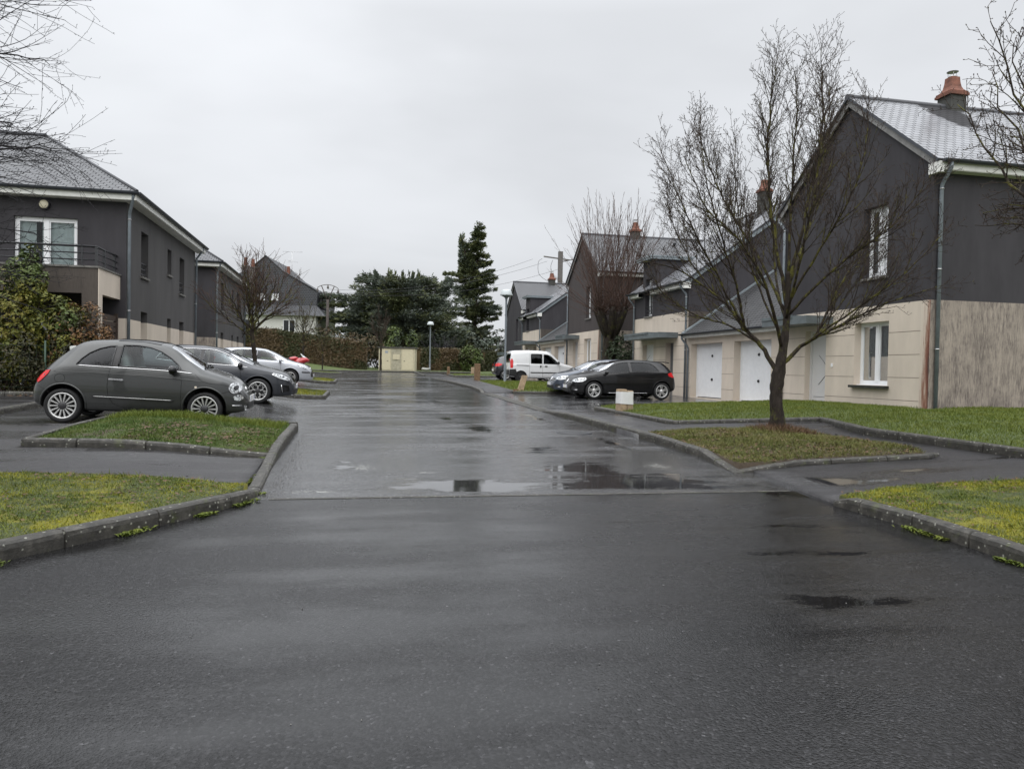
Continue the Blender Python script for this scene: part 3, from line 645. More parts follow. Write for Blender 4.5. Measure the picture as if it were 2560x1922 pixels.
# weeds rooted along the foot of the kerbs, grit in the gutters
def weeds(name, line, n, seed, hg=.05):
    r = random.Random(seed); mb = MB()
    for i in range(n):
        k = r.randrange(len(line) - 1); t = r.random(); a, b = line[k], line[k + 1]; x = a[0] + (b[0] - a[0]) * t; y = a[1] + (b[1] - a[1]) * t
        if noise.noise((x * 1.7, y * 1.7, seed)) < .05: continue
        for j in range(7):
            an = r.uniform(0, 6.28); l = hg * r.uniform(.4, 1.2); u = Vector((math.cos(an), math.sin(an), 0)); c = Vector((x + r.gauss(0, .025), y + r.gauss(0, .025), ground(x, y) + .002)); s = Vector((-u.y, u.x, 0)) * l * .22
            mb.face([c, c + u * l * .5 + s + Vector((0, 0, l * .4)), c + u * l + Vector((0, 0, l * .45)), c + u * l * .5 - s + Vector((0, 0, l * .4))], 0)
    return tag(mb.build(name, 'blade_green'), kind='stuff')
weeds('weeds', [(p[0] + .03, p[1] - .03) for p in LK[2:11]], 260, 3)
weeds('weeds', [(-1.1, 8.3), (-1.15, 9.3), (-1.18, 10.4), (-1.16, 10.9)], 90, 5, .06)
weeds('weeds', [(4.92, 4.5), (4.98, 5.3), (5.0, 6.2), (4.95, 6.9)], 150, 6)
weeds('weeds', [(5.15, 9.25), (5.7, 9.35), (6.3, 9.62), (8.3, 9.5)], 120, 7); weeds('weeds', [(9.65, 14.35), (9.2, 12.4), (9.4, 9.2)], 200, 8)
weeds('weeds', [(-4.3, 11.1), (-3.3, 11.0), (-2.1, 10.93)], 90, 9, .04)
r = random.Random(12); mb = MB()
for i in range(2200):
    if i % 2: x = 4.99 + .28 * (y - 10.5) / 9 - abs(r.gauss(0, .12)) if (y := r.uniform(10.5, 19.5)) else 0
    else: y = r.uniform(8.1, 14.5); x = -.86 + abs(r.gauss(0, .13))
    s = r.uniform(.003, .009); c = Vector((x, y, ground(x, y) + s * .3)); q = [c + Vector((r.uniform(-1, 1), r.uniform(-1, 1), r.uniform(-.2, 1))) * s for _ in range(4)]; mb.mesh(q, [(0, 1, 2), (0, 2, 3), (0, 3, 1), (1, 3, 2)])
for i in range(420):
    x, y = r.uniform(-3, 5.2), r.uniform(1.2, 7.9); s = r.uniform(.002, .0065); c = Vector((x, y, ground(x, y) + s * .4)); q = [c + Vector((r.uniform(-1, 1), r.uniform(-1, 1), r.uniform(-.2, .8))) * s for _ in range(4)]; mb.mesh(q, [(0, 1, 2), (0, 2, 3), (0, 3, 1), (1, 3, 2)])
tag(mb.build('grit', 'sill'), kind='stuff')
# manhole cover in the road
mb = MB(); cx, cy = 4.32, 14.45; z = ground(cx, cy)
mb.lathe([(.0, .008), (.27, .008), (.275, .006), (.29, .006), (.295, .010), (.36, .010), (.365, -.02)], (cx, cy, z), n=32)
mc = tag(mb.build('manhole_cover', 'iron'), 'round dark iron manhole cover set in the wet road by the kerb', 'manhole cover')
# ------------------------------------------------------------------ houses
def wall(mb, o, d, outline, holes=(), zsplit=None, mats=(0, 0), depth=.25, inn=None, ssplit=None, smat=None):
    """flat wall in the plane (o + s*d, z), with rectangular holes and their reveals; mats = (upper, lower)"""
    bm = bmesh.new(); f = bm.faces.new([bm.verts.new((s, 0, z)) for s, z in outline])
    cuts_s = sorted({h[0] for h in holes} | {h[2] for h in holes} | ({ssplit} if ssplit else set()))
    cuts_z = sorted({h[1] for h in holes} | {h[3] for h in holes} | ({zsplit} if zsplit is not None else set()))
    for s in cuts_s: bmesh.ops.bisect_plane(bm, geom=bm.verts[:] + bm.edges[:] + bm.faces[:], plane_co=(s, 0, 0), plane_no=(1, 0, 0), dist=1e-5)
    for z in cuts_z: bmesh.ops.bisect_plane(bm, geom=bm.verts[:] + bm.edges[:] + bm.faces[:], plane_co=(0, 0, z), plane_no=(0, 0, 1), dist=1e-5)
    P = lambda s, z, k=0.: (o[0] + s * d[0] + inn[0] * k, o[1] + s * d[1] + inn[1] * k, z)
    pick = lambda s, z: (mats[1] if zsplit is not None and z < zsplit else mats[0])
    for f in bm.faces:
        c = f.calc_center_median(); s, z = c.x, c.z
        if any(h[0] < s < h[2] and h[1] < z < h[3] for h in holes): continue
        m = pick(s, z)
        if smat is not None and ssplit and s < ssplit and zsplit is not None and z < zsplit: m = smat
        pts = [P(v.co.x, v.co.z) for v in f.verts]
        n = (Vector(pts[1]) - Vector(pts[0])).cross(Vector(pts[2]) - Vector(pts[1]))
        if n.x * inn[0] + n.y * inn[1] > 0: pts.reverse()
        mb.face(pts, m)
    bm.free()
    for h in holes:
        s0, z0, s1, z1 = h[:4]; zs = [z0] + ([zsplit] if zsplit is not None and z0 < zsplit < z1 else []) + [z1]
        for a, b in zip(zs, zs[1:]):
            m = pick(0, (a + b) / 2)
            for s in (s0, s1): mb.face([P(s, a), P(s, b), P(s, b, depth), P(s, a, depth)], m)
        mb.face([P(s0, z1), P(s1, z1), P(s1, z1, depth), P(s0, z1, depth)], pick(0, z1 - .01))
        mb.face([P(s0, z0), P(s1, z0), P(s1, z0, depth), P(s0, z0, depth)], pick(0, z0 + .01))

class Frame:
    """local frame on a wall: s along, k inward, z up"""
    def __init__(s, o, d, inn): s.o, s.d, s.i = o, d, inn
    def p(s, a, k, z): return Vector((s.o[0] + a * s.d[0] + k * s.i[0], s.o[1] + a * s.d[1] + k * s.i[1], z))
    def box(s, mb, a0, k0, z0, a1, k1, z1, m=0):
        c = (s.p(a0, k0, z0) + s.p(a1, k1, z1)) / 2
        mb.obox(c, Vector((s.d[0], s.d[1], 0)) * abs(a1 - a0) / 2, Vector((s.i[0], s.i[1], 0)) * abs(k1 - k0) / 2, Vector((0, 0, abs(z1 - z0) / 2)), m)

def window(parent, fr, h, depth=.17, leaves=2, sill='sill', curtain=True, guard=False, frame_w=.06, sill_out=.06, glass='glass'):
    s0, z0, s1, z1 = h; mb = MB(); w = frame_w; k0, k1 = depth, depth + .06
    fr.box(mb, s0, k0, z0, s0 + w, k1, z1); fr.box(mb, s1 - w, k0, z0, s1, k1, z1)
    fr.box(mb, s0 + w, k0, z1 - w, s1 - w, k1, z1); fr.box(mb, s0 + w, k0, z0, s1 - w, k1, z0 + w * 1.4)
    if leaves == 2:
        c = (s0 + s1) / 2; fr.box(mb, c - .055, k0 - .012, z0 + w * 1.4, c + .055, k1 - .002, z1 - w)
    q = []
    ss = [s0 + w, (s0 + s1) / 2, s1 - w] if leaves == 2 else [s0 + w, s1 - w]
    for a, b in zip(ss, ss[1:]):
        a2 = a + (.055 if a != ss[0] else 0); b2 = b - (.055 if b != ss[-1] else 0)
        for (x0, y0, x1, y1) in ((a2, z0 + w * 1.4, a2 + .035, z1 - w), (b2 - .035, z0 + w * 1.4, b2, z1 - w)): fr.box(mb, x0, k0 + .008, y0, x1, k1 - .008, y1)
        fr.box(mb, a2 + .035, k0 + .008, z0 + w * 1.4, b2 - .035, k1 - .008, z0 + w * 1.4 + .04); fr.box(mb, a2 + .035, k0 + .008, z1 - w - .04, b2 - .035, k1 - .008, z1 - w)
        q.append((a2 + .035, b2 - .035))
    win = mb.build('window', 'pvc', parent)
    mb = MB()
    for a, b in q: fr.box(mb, a, k0 + .028, z0 + w * 1.4 + .04, b, k0 + .036, z1 - w - .04)
    mb.build('pane', glass, win)
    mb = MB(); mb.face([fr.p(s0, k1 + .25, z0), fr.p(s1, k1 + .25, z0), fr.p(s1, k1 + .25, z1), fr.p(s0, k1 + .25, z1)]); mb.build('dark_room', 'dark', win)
    if curtain:
        mb = MB(); N = 40; v = []
        for i in range(N + 1):
            a = s0 + .04 + (s1 - s0 - .08) * i / N; k = k1 + .05 + .014 * math.sin(i * 1.9) + .008 * math.sin(i * .7)
            v += [fr.p(a, k, z0 + .08), fr.p(a, k, z1 - .07)]
        keep = [i for i in range(N) if not (.58 < i / N < .7)]
        mb.mesh(v, [(2 * i, 2 * i + 2, 2 * i + 3, 2 * i + 1) for i in keep], 0, True); mb.build('curtain', 'curtain', win)
    if sill:
        mb = MB(); fr.box(mb, s0 - .06, -sill_out, z0 - .07, s1 + .06, depth - .002, z0 - .003); mb.build('sill', sill, win)
        if sill_out > .05:
            mb = MB(); fr.box(mb, s0 + .004, depth - .10, z0 - .001, s1 - .004, depth - .004, z0 + .018); mb.build('sill_lip', 'pvc', win)
    if guard:
        mb = MB()
        for zz in (z0 + .08, z0 + .24, z0 + .42): fr.box(mb, s0 + .002, .05, zz, s1 - .002, .075, zz + .025)
        for i in range(1, 4): fr.box(mb, s0 + (s1 - s0) * i / 4 - .008, .055, z0 + .105, s0 + (s1 - s0) * i / 4 + .008, .07, z0 + .42)
        mb.build('guard_rail', 'iron', win)
    return win

def joints(mb, fr, s_ranges, zs, m):
    for (a, b) in s_ranges:
        for z in zs: fr.box(mb, a, -.003, z - .006, b, .002, z + .006, m)
def sub_ranges(a, b, holes, z):
    out = [(a, b)]
    for h in holes:
        if h[1] - .01 < z < h[3] + .01:
            n = []
            for (p, q) in out:
                if h[0] > p: n.append((p, min(q, h[0])))
                if h[2] < q: n.append((max(p, h[2]), q))
            out = [(p, q) for p, q in n if q - p > .03]
    return out
def roof_slab(mb, a, b, c, d, th, m=0, mside=1, uvs=None):
    """slab whose top is the quad a b c d (a-b ridge, d-c eave)"""
    a, b, c, d = map(Vector, (a, b, c, d)); n = (b - a).cross(d - a).normalized()
    if n.z < 0: n = -n
    L = (b - a).length; S = (d - a).length
    ex = (b - a).normalized(); ey = (d - a) - ex * (d - a).dot(ex); ey.normalize()
    uv = [((p - a).dot(ex) + 3, (p - a).dot(ey)) for p in (a, b, c, d)]
    mb.face([a, b, c, d], m, uv)
    e = [p - n * th for p in (a, b, c, d)]
    mb.face(e[::-1], mside)
    t = [a, b, c, d]
    for i in range(4): mb.face([t[i], e[i], e[(i + 1) % 4], t[(i + 1) % 4]], mside)
def pipe_path(x, y, ztop, zbot, outx, outy, reach=.3):
    """downpipe with a swan neck: starts under the gutter (offset reach) and returns to the wall"""
    return [(x + outx * reach, y + outy * reach, ztop), (x + outx * reach, y + outy * reach, ztop - .12), (x + outx * .09, y + outy * .09, ztop - .42), (x + outx * .06, y + outy * .06, ztop - .5), (x + outx * .06, y + outy * .06, zbot)]
def downpipe(parent, pts, r=.045):
    mb = MB(); mb.tube(pts, r, 10)
    top, bot = pts[-2], pts[-1]; n = max(1, int((top[2] - bot[2]) / 1.9))
    o = mb.build('downpipe', 'pipe', parent)
    for i in range(n + 1):
        mb = MB()
        z = bot[2] + .25 + (top[2] - bot[2] - .3) * i / n
        mb.lathe([(r + .012, z - .012), (r + .012, z + .012), (r - .01, z + .012), (r - .01, z - .012)], (bot[0], bot[1], 0), n=12, closed=True)
        mb.build('pipe_clip', 'steel', o)
    return o
def gutter(parent, p, q, r=.075, name='gutter', mat='gutter'):
    """half-round gutter from p to q (points of its lip line, horizontal)"""
    p, q = Vector(p), Vector(q); t = (q - p).normalized(); s = Vector((-t.y, t.x, 0)); mb = MB(); n = 8; v = []
    for e in (p, q):
        for rr in (r, r - .012):
            for i in range(n + 1):
                a = math.pi * i / n; v.append(e + s * math.cos(a) * rr - Vector((0, 0, 1)) * math.sin(a) * rr)
    k = n + 1; f = []
    for i in range(n):
        f += [(i, i + 1, 2 * k + i + 1, 2 * k + i), (k + i, 3 * k + i, 3 * k + i + 1, k + i + 1), (i, k + i, k + i + 1, i + 1), (2 * k + i, 2 * k + i + 1, 3 * k + i + 1, 3 * k + i)]
    f += [(0, 2 * k, 3 * k, k), (n, k + n, 3 * k + n, 2 * k + n)]
    mb.mesh(v, f, 0, False)
    for e, sg in ((p, 1), (q, -1)):
        mb.face([e + s * math.cos(math.pi * i / n) * r - Vector((0, 0, 1)) * math.sin(math.pi * i / n) * r + t * .004 * sg for i in range(n + 1)])
    return mb.build(name, mat, parent)
def chimney(parent, x, y, zb, zt, w, l, cap=True, k=1.):
    mb = MB(); mb.box(x - l / 2, y - w / 2, zb, x + l / 2, y + w / 2, zt); ch = mb.build('chimney', 'stack', parent)
    mb = MB(); a = .055
    mb.box(x - l / 2 - a, y - w / 2 - a, zt + .002, x + l / 2 + a, y + w / 2 + a, zt + .07)
    mb.box(x - l / 2 - a * .6, y - w / 2 - a * .6, zt + .071, x + l / 2 + a * .6, y + w / 2 + a * .6, zt + .12)
    prof = [(.98, .121), (.74, .18), (.6, .27), (.52, .4), (.48, .55)]; v = []
    for s, h in prof: v += [(x + i * (l / 2 + .02) * s, y + j * (w / 2 + .02) * s, zt + h * k) for i, j in ((-1, -1), (1, -1), (1, 1), (-1, 1))]
    n = len(prof); mb.mesh(v, [(4 * r + c, 4 * r + (c + 1) % 4, 4 * r + 4 + (c + 1) % 4, 4 * r + 4 + c) for r in range(n - 1) for c in range(4)] + [(4 * n - 4, 4 * n - 3, 4 * n - 2, 4 * n - 1)])
    mb.build('chimney_pot', 'terracotta', ch)
    if cap:
        z = zt + .55 * k; mb = MB(); r = min(w, l) * .24
        mb.lathe([(r, z - .005), (r * 1.02, z + .05), (r * .9, z + .05), (r * .9, z - .005)], (x, y, 0), n=20, closed=True)
        for i in range(3):
            an = i * 2.09; mb.tube([(x + math.cos(an) * r, y + math.sin(an) * r, z + .03), (x + math.cos(an) * r, y + math.sin(an) * r, z + .17)], .008, 6)
        mb.lathe([(0, z + .2), (r * 1.25, z + .165), (r * 1.27, z + .16), (0, z + .185)], (x, y, 0), n=24)
        mb.build('chimney_cap', 'steel', ch)
    return ch
def front_door(parent, fr, h, depth, mat='door', glazed=True):
    s0, z0, s1, z1 = h; mb = MB()
    fr.box(mb, s0, depth - .05, z0, s0 + .06, depth + .02, z1); fr.box(mb, s1 - .06, depth - .05, z0, s1, depth + .02, z1); fr.box(mb, s0 + .06, depth - .05, z1 - .06, s1 - .06, depth + .02, z1)
    fr.box(mb, s0 + .06, depth, z0 + .01, s1 - .06, depth + .05, z1 - .06)
    o = mb.build('door', mat, parent)
    mb = MB(); w = s1 - s0; zc = z0 + 1.1
    for (a, za, b, zb) in ((s0 + .12, zc, s0 + w * .62, zc + .42), (s0 + .12, zc - .02, s0 + w * .62, zc - .44)):
        p, q = fr.p(a, depth - .002, za), fr.p(b, depth - .002, zb); t = (q - p); mb.tube([p, q], .010, 4, 0)
    fr.box(mb, s0 + .15, depth - .006, z0 + .3, s1 - .15, depth + .001, z0 + .312)
    mb.build('door_moulding', 'door_grey', o)
    mb = MB(); mb.tube([fr.p(s0 + .14, depth - .002, z0 + 1.0), fr.p(s0 + .14, depth - .05, z0 + 1.0), fr.p(s0 + .26, depth - .05, z0 + 1.0)], .011, 6); mb.build('door_handle', 'steel', o)
    return o
def garage_door(parent, fr, h, depth):
    s0, z0, s1, z1 = h; mb = MB(); n = 26; v = []
    for i in range(n * 4 + 1):
        a = s0 + .05 + (s1 - s0 - .1) * i / (n * 4); k = depth + (0, 0, .014, .014)[i % 4]; v += [fr.p(a, k, z0 + .03), fr.p(a, k, z1 - .03)]
    mb.mesh(v, [(2 * i, 2 * i + 2, 2 * i + 3, 2 * i + 1) for i in range(n * 4)])
    for b in ((s0, z0 + .0, s0 + .05, z1), (s1 - .05, z0, s1, z1), (s0 + .05, z1 - .04, s1 - .05, z1)): fr.box(mb, b[0], depth - .02, b[1], b[2], depth + .04, b[3])
    o = mb.build('garage_door', 'gdoor', parent)
    mb = MB(); fr.box(mb, s0 + .3, depth - .01, z0 - .005, s1 - .5, depth + .03, z0 + .035); mb.build('rubber_seal', 'iron', o)
    c = (s0 + s1) / 2
    for z in (.72, 1.62):
        mb = MB(); p = fr.p(c, depth - .012, z0 + z); mb.lathe([(0, -.02), (.045, -.02), (.05, .0), (.05, .02)], (0, 0, 0), n=14)
        mb.v = [tuple(p + Vector((fr.i[0] * q[2], fr.i[1] * q[2], 0)) + Vector((fr.d[0] * q[0], fr.d[1] * q[0], q[1]))) for q in mb.v]
        mb.build('lock', 'iron', o)
    return o
def canopy(parent, fr, s0, s1, z0, z1, out=.85):
    mb = MB(); fr.box(mb, s0, -out, z0, s1, -.003, z1, 0); fr.box(mb, s0 + (s1 - s0) * .3, -out - .03, z1 - .04, s1 - .02, -.003, z1 + .05, 0)
    return mb.build('canopy', 'zinc_canopy', parent)

JZ = (.38, .94, 1.5, 2.06)
def gabled_house(name, label, wet=True, lamp=True):
    """two-storey house, gable to the street (x = 0), side wall to the viewer (y = 0); local z = 0 at its base"""
    t = thing(name, label, 'house'); W, D, E, P = 6.2, 10.2, 6.1, 8.42
    mb = MB(); up, lo, st, jt, ru = 0, 1, 2, 3, 4
    fx = Frame((0, 0), (0, 1), (1, 0)); fy = Frame((0, 0), (1, 0), (0, 1))
    H = [(1.52, 3.52, 2.46, 5.35), (1.39, .72, 2.72, 2.36), (3.97, .02, 4.98, 2.25)]
    wall(mb, (0, 0), (0, 1), [(0, -.8), (W, -.8), (W, E), (W / 2, P), (0, E)], H, 2.77, (up, lo), .24, (1, 0), .3, ru)
    wall(mb, (0, 0), (1, 0), [(0, -.8), (D, -.8), (D, E), (0, E)], (), 2.77, (up, st), .2, (0, 1))
    wall(mb, (0, W), (1, 0), [(0, -.8), (D, -.8), (D, E), (0, E)], (), 2.77, (up, lo), .2, (0, -1))
    wall(mb, (D, 0), (0, 1), [(0, -.8), (W, -.8), (W, E), (W / 2, P), (0, E)], (), 2.77, (up, lo), .2, (-1, 0))
    for z in JZ:
        joints(mb, fx, sub_ranges(.3, W, H, z), (z,), jt)
    mb.build('wall', ['render_dark', 'panel', 'panel_stained', 'joint', 'rust'], t)
    window(t, fx, H[0], .2, 2, 'sill', True, False); window(t, fx, H[1], .2, 2, 'sill_mossy', True, False, sill_out=.12)
    front_door(t, fx, H[2], .22); canopy(t, fx, 3.66, 6.0, 2.4, 2.62)
    # roof
    sl = (P + .1 - E - .07) / (W / 2); zr = P + .12; o = .3; x0, x1 = -.16, D + .1
    mb = MB(); ze = zr - sl * (W / 2 + o)
    roof_slab(mb, (x0, W / 2, zr), (x1, W / 2, zr), (x1, -o, ze), (x0, -o, ze), .07)
    roof_slab(mb, (x0, W / 2, zr), (x1, W / 2, zr), (x1, W + o, ze), (x0, W + o, ze), .07)
    rf = mb.build('roof', ['slate_wet' if wet else 'slate', 'gutter'], t)
    mb = MB(); mb.tube([(x0 - .01, W / 2, zr - .03), (x1, W / 2, zr - .03)], .085, 10); mb.build('ridge_cap', 'ridge', rf)
    mb = MB()
    for sg in (-1, 1):   # verge boards on the gable
        a = Vector((x0 + .07, W / 2, zr - .08)); b = Vector((x0 + .07, W / 2 + sg * (W / 2 + o - .02), ze - .06))
        mb.obox((a + b) / 2 - Vector((0, 0, .1)), (.012, 0, 0), (b - a) / 2, Vector((0, 0, .1)))
        mb.obox((a + b) / 2 - Vector((-.06, 0, .06)), (.06, 0, 0), (b - a) / 2, Vector((0, 0, .012)))
    mb.build('verge_board', 'verge', t)
    for sg, y in ((-1, -o + .04), (1, W + o - .04)):
        mb = MB(); mb.box(.0, y - .012, ze - .22, x1, y + .012, ze - .03); mb.box(.0, min(y, 0 if sg < 0 else W), ze - .235, x1, max(y, 0 if sg < 0 else W), ze - .222)
        if sg < 0: mb.box(-.12, -o, ze - .3, -.002, .05, ze - .05)
        mb.build('fascia', 'fascia', t)
    gutter(t, (-.06, -o - .05, ze - .01), (x1, -o - .05, ze - .01)); gutter(t, (x1, W + o + .05, ze - .01), (-.06, W + o + .05, ze - .01))
    downpipe(t, pipe_path(.16, 0, ze - .07, -.5, 0, -1, .34)); downpipe(t, [(-.06, W + .3, ze - .05), (-.06, W + .25, ze - .2), (-.06, W - .06, ze - .5), (-.06, W - .06, -.5)])
    chimney(t, 3.15, W / 2, 7.9, 8.80, .5, .5)
    mb = MB(); xx = 5.3; yy = W / 2 - .75; zz = zr - sl * .75
    mb.tube([(xx, yy, zz), (xx, yy - .02, zz + .12), (xx, yy - .2, zz + .1)], .075, 12); mb.build('roof_vent', 'gutter', t)
    if lamp:
        mb = MB(); mb.box(-.03, 3.62, 1.2, -.001, 3.68, 1.3); mb.build('doorbell', 'pvc', t)
    return t
def garage(name, label):
    t = thing(name, label, 'garage'); L = 6.9; mb = MB(); fx = Frame((0, 0), (0, 1), (1, 0)); H = [(.65, .0, 3.1, 2.1), (3.97, 0., 6.6, 2.1)]
    wall(mb, (0, 0), (0, 1), [(.003, -.8), (L - .003, -.8), (L - .003, 2.45), (.003, 2.45)], H, None, (0, 0), .32, (1, 0))
    for z in (.38, .94, 1.5):
        joints(mb, fx, sub_ranges(.01, L - .01, H, z), (z,), 1)
    mb.build('wall', ['panel', 'joint'], t)
    for h in H: garage_door(t, fx, h, .28)
    mb = MB(); zr, xr = 5.25, 3.75; ze = 2.5; xe = -.3
    roof_slab(mb, (xr, .01, zr), (xr, L - .01, zr), (xe, L - .01, ze), (xe, .01, ze), .07)
    roof_slab(mb, (xr, .01, zr), (xr, L - .01, zr), (xr + 4, L - .01, zr - 2.7), (xr + 4, .01, zr - 2.7), .07)
    mb.build('roof', ['slate_dull', 'gutter'], t)
    mb = MB(); a = Vector((xr, L - .12, zr + .03)); b = Vector((xe, L - .12, ze + .03)); mb.obox((a + b) / 2, (a - b) / 2, (0, .09, 0), (0, 0, .03)); mb.build('flashing', 'zinc', t)
    mb = MB(); mb.box(xe + .04, .02, ze - .16, xe + .065, L - .02, ze - .04); mb.box(xe + .066, .02, ze - .17, -.001, L - .02, ze - .155); mb.build('fascia', 'fascia', t)
    gutter(t, (xe - .06, L, ze - .0), (xe - .06, .02, ze - .0)); downpipe(t, pipe_path(0, L - .15, ze - .06, -.5, -1, 0, .34), .04)
    return t
def eave_house(name, label, wet=True):
    """house with its eave and a dormer to the street (x = 0), gable to the viewer (y = 0)"""
    t = thing(name, label, 'house'); L, E, S = 6.0, 4.72, .722; X2 = 9.8; P = E + S * X2 / 2
    fx = Frame((0, 0), (0, 1), (1, 0)); mb = MB(); H = [(1.38, .0, 2.2, 2.22), (3.55, .8, 4.85, 2.22), (3.8, 3.5, 4.65, 5.2)]
    wall(mb, (0, 0), (0, 1), [(0, -.8), (L, -.8), (L, E), (4.95, E), (4.95, 6.0), (3.5, 6.0), (3.5, E), (0, E)], H, 3.44, (0, 1), .3, (1, 0))
    for y, inn in ((0, 1), (L, -1)): wall(mb, (0, y), (1, 0), [(0, -.8), (X2, -.8), (X2, E), (X2 / 2, P), (0, E)], (), 3.44, (0, 2), .2, (0, inn))
    wall(mb, (X2, 0), (0, 1), [(0, -.8), (L, -.8), (L, E), (0, E)], (), 3.44, (0, 1), .2, (-1, 0))
    for z in (.38, .94, 1.5, 2.06, 2.62):
        joints(mb, fx, sub_ranges(0.01, L, H, z), (z,), 3)
    mb.build('wall', ['render_dark', 'panel', 'panel_dark', 'joint'], t)
    window(t, fx, H[2], .2, 2, 'sill', True, True); front_door(t, fx, H[0], .28, 'door_grey')
    s0, z0, s1, z1 = H[1]; mb = MB()
    for i in range(18): fr = fx; fr.box(mb, s0, .2, z0 + (z1 - z0) * i / 18, s1, .215, z0 + (z1 - z0) * (i + .86) / 18)
    fx.box(mb, s0, .21, z0, s1, .22, z1); sh = mb.build('roller_shutter', 'shutter', t)
    mb = MB(); fx.box(mb, s0 - .06, -.07, z0 - .06, s1 + .06, .2, z0 - .002); mb.build('sill', 'sill', sh)
    canopy(t, fx, .95, 5.05, 2.4, 2.62)
    mb = MB(); o = .3; zr = P + .12; ze = E + .12 - S * o
    roof_slab(mb, (X2 / 2, -.14, zr), (X2 / 2, L + .14, zr), (-o, L + .14, ze), (-o, -.14, ze), .07)
    roof_slab(mb, (X2 / 2, -.14, zr), (X2 / 2, L + .14, zr), (X2 + o, L + .14, ze), (X2 + o, -.14, ze), .07)
    rf = mb.build('roof', ['slate_wet' if wet else 'slate', 'gutter'], t)
    mb = MB(); mb.tube([(X2 / 2, -.15, zr - .03), (X2 / 2, L + .15, zr - .03)], .085, 8); mb.build('ridge_cap', 'ridge', rf)
    mb = MB()
    for xe2 in (-o, X2 + o):
        a = Vector((X2 / 2, -.09, zr - .08)); b = Vector((xe2, -.09, ze - .08)); mb.obox((a + b) / 2 - Vector((0, 0, .09)), (b - a) / 2, (0, .012, 0), (0, 0, .1)); mb.obox((a + b) / 2 - Vector((0, -.05, .06)), (b - a) / 2, (0, .045, 0), (0, 0, .012))
    mb.build('verge_board', 'zinc', t)
    for y0, y1 in ((-.1, 3.5), (4.95, L + .1)):
        mb = MB(); mb.box(-o + .05, y0, ze - .2, -o + .075, y1, ze - .03); mb.box(-o + .076, y0, ze - .21, -.001, y1, ze - .2)
        if y0 < 0: mb.box(-o, -.13, ze - .28, .02, -.02, ze - .04)
        mb.build('fascia', 'fascia', t)
    gutter(t, (-o - .05, 3.46, ze), (-o - .05, -.12, ze)); gutter(t, (-o - .05, L + .12, ze), (-o - .05, 4.99, ze))
    downpipe(t, pipe_path(0, .1, ze - .06, -.5, -1, 0, .34), .04); downpipe(t, pipe_path(0, L - .1, ze - .06, -.5, -1, 0, .34), .04)
    # dormer: cheeks and flat zinc roof
    xq = (6.0 - E - .12) / S
    for y in (3.5, 4.95):
        mb = MB(); mb.face([(.0, y, E - .1), (.0, y, 6.0), (xq + .3, y, 6.0)]); mb.face([(0, y + (.05 if y < 4 else -.05), E - .1), (xq + .3, y + (.05 if y < 4 else -.05), 6.0), (0, y + (.05 if y < 4 else -.05), 6.0)]); mb.build('dormer_cheek', 'render_dark', t)
    mb = MB(); mb.box(-.28, 3.36, 6.002, xq + .3, 5.09, 6.14); mb.box(-.3, 3.34, 6.10, xq + .3, 5.11, 6.16); mb.build('dormer_roof', 'zinc', t)
    chimney(t, X2 / 2 - .1, 2.75, P - .5, P + .85, .46, .46, False)
    return t
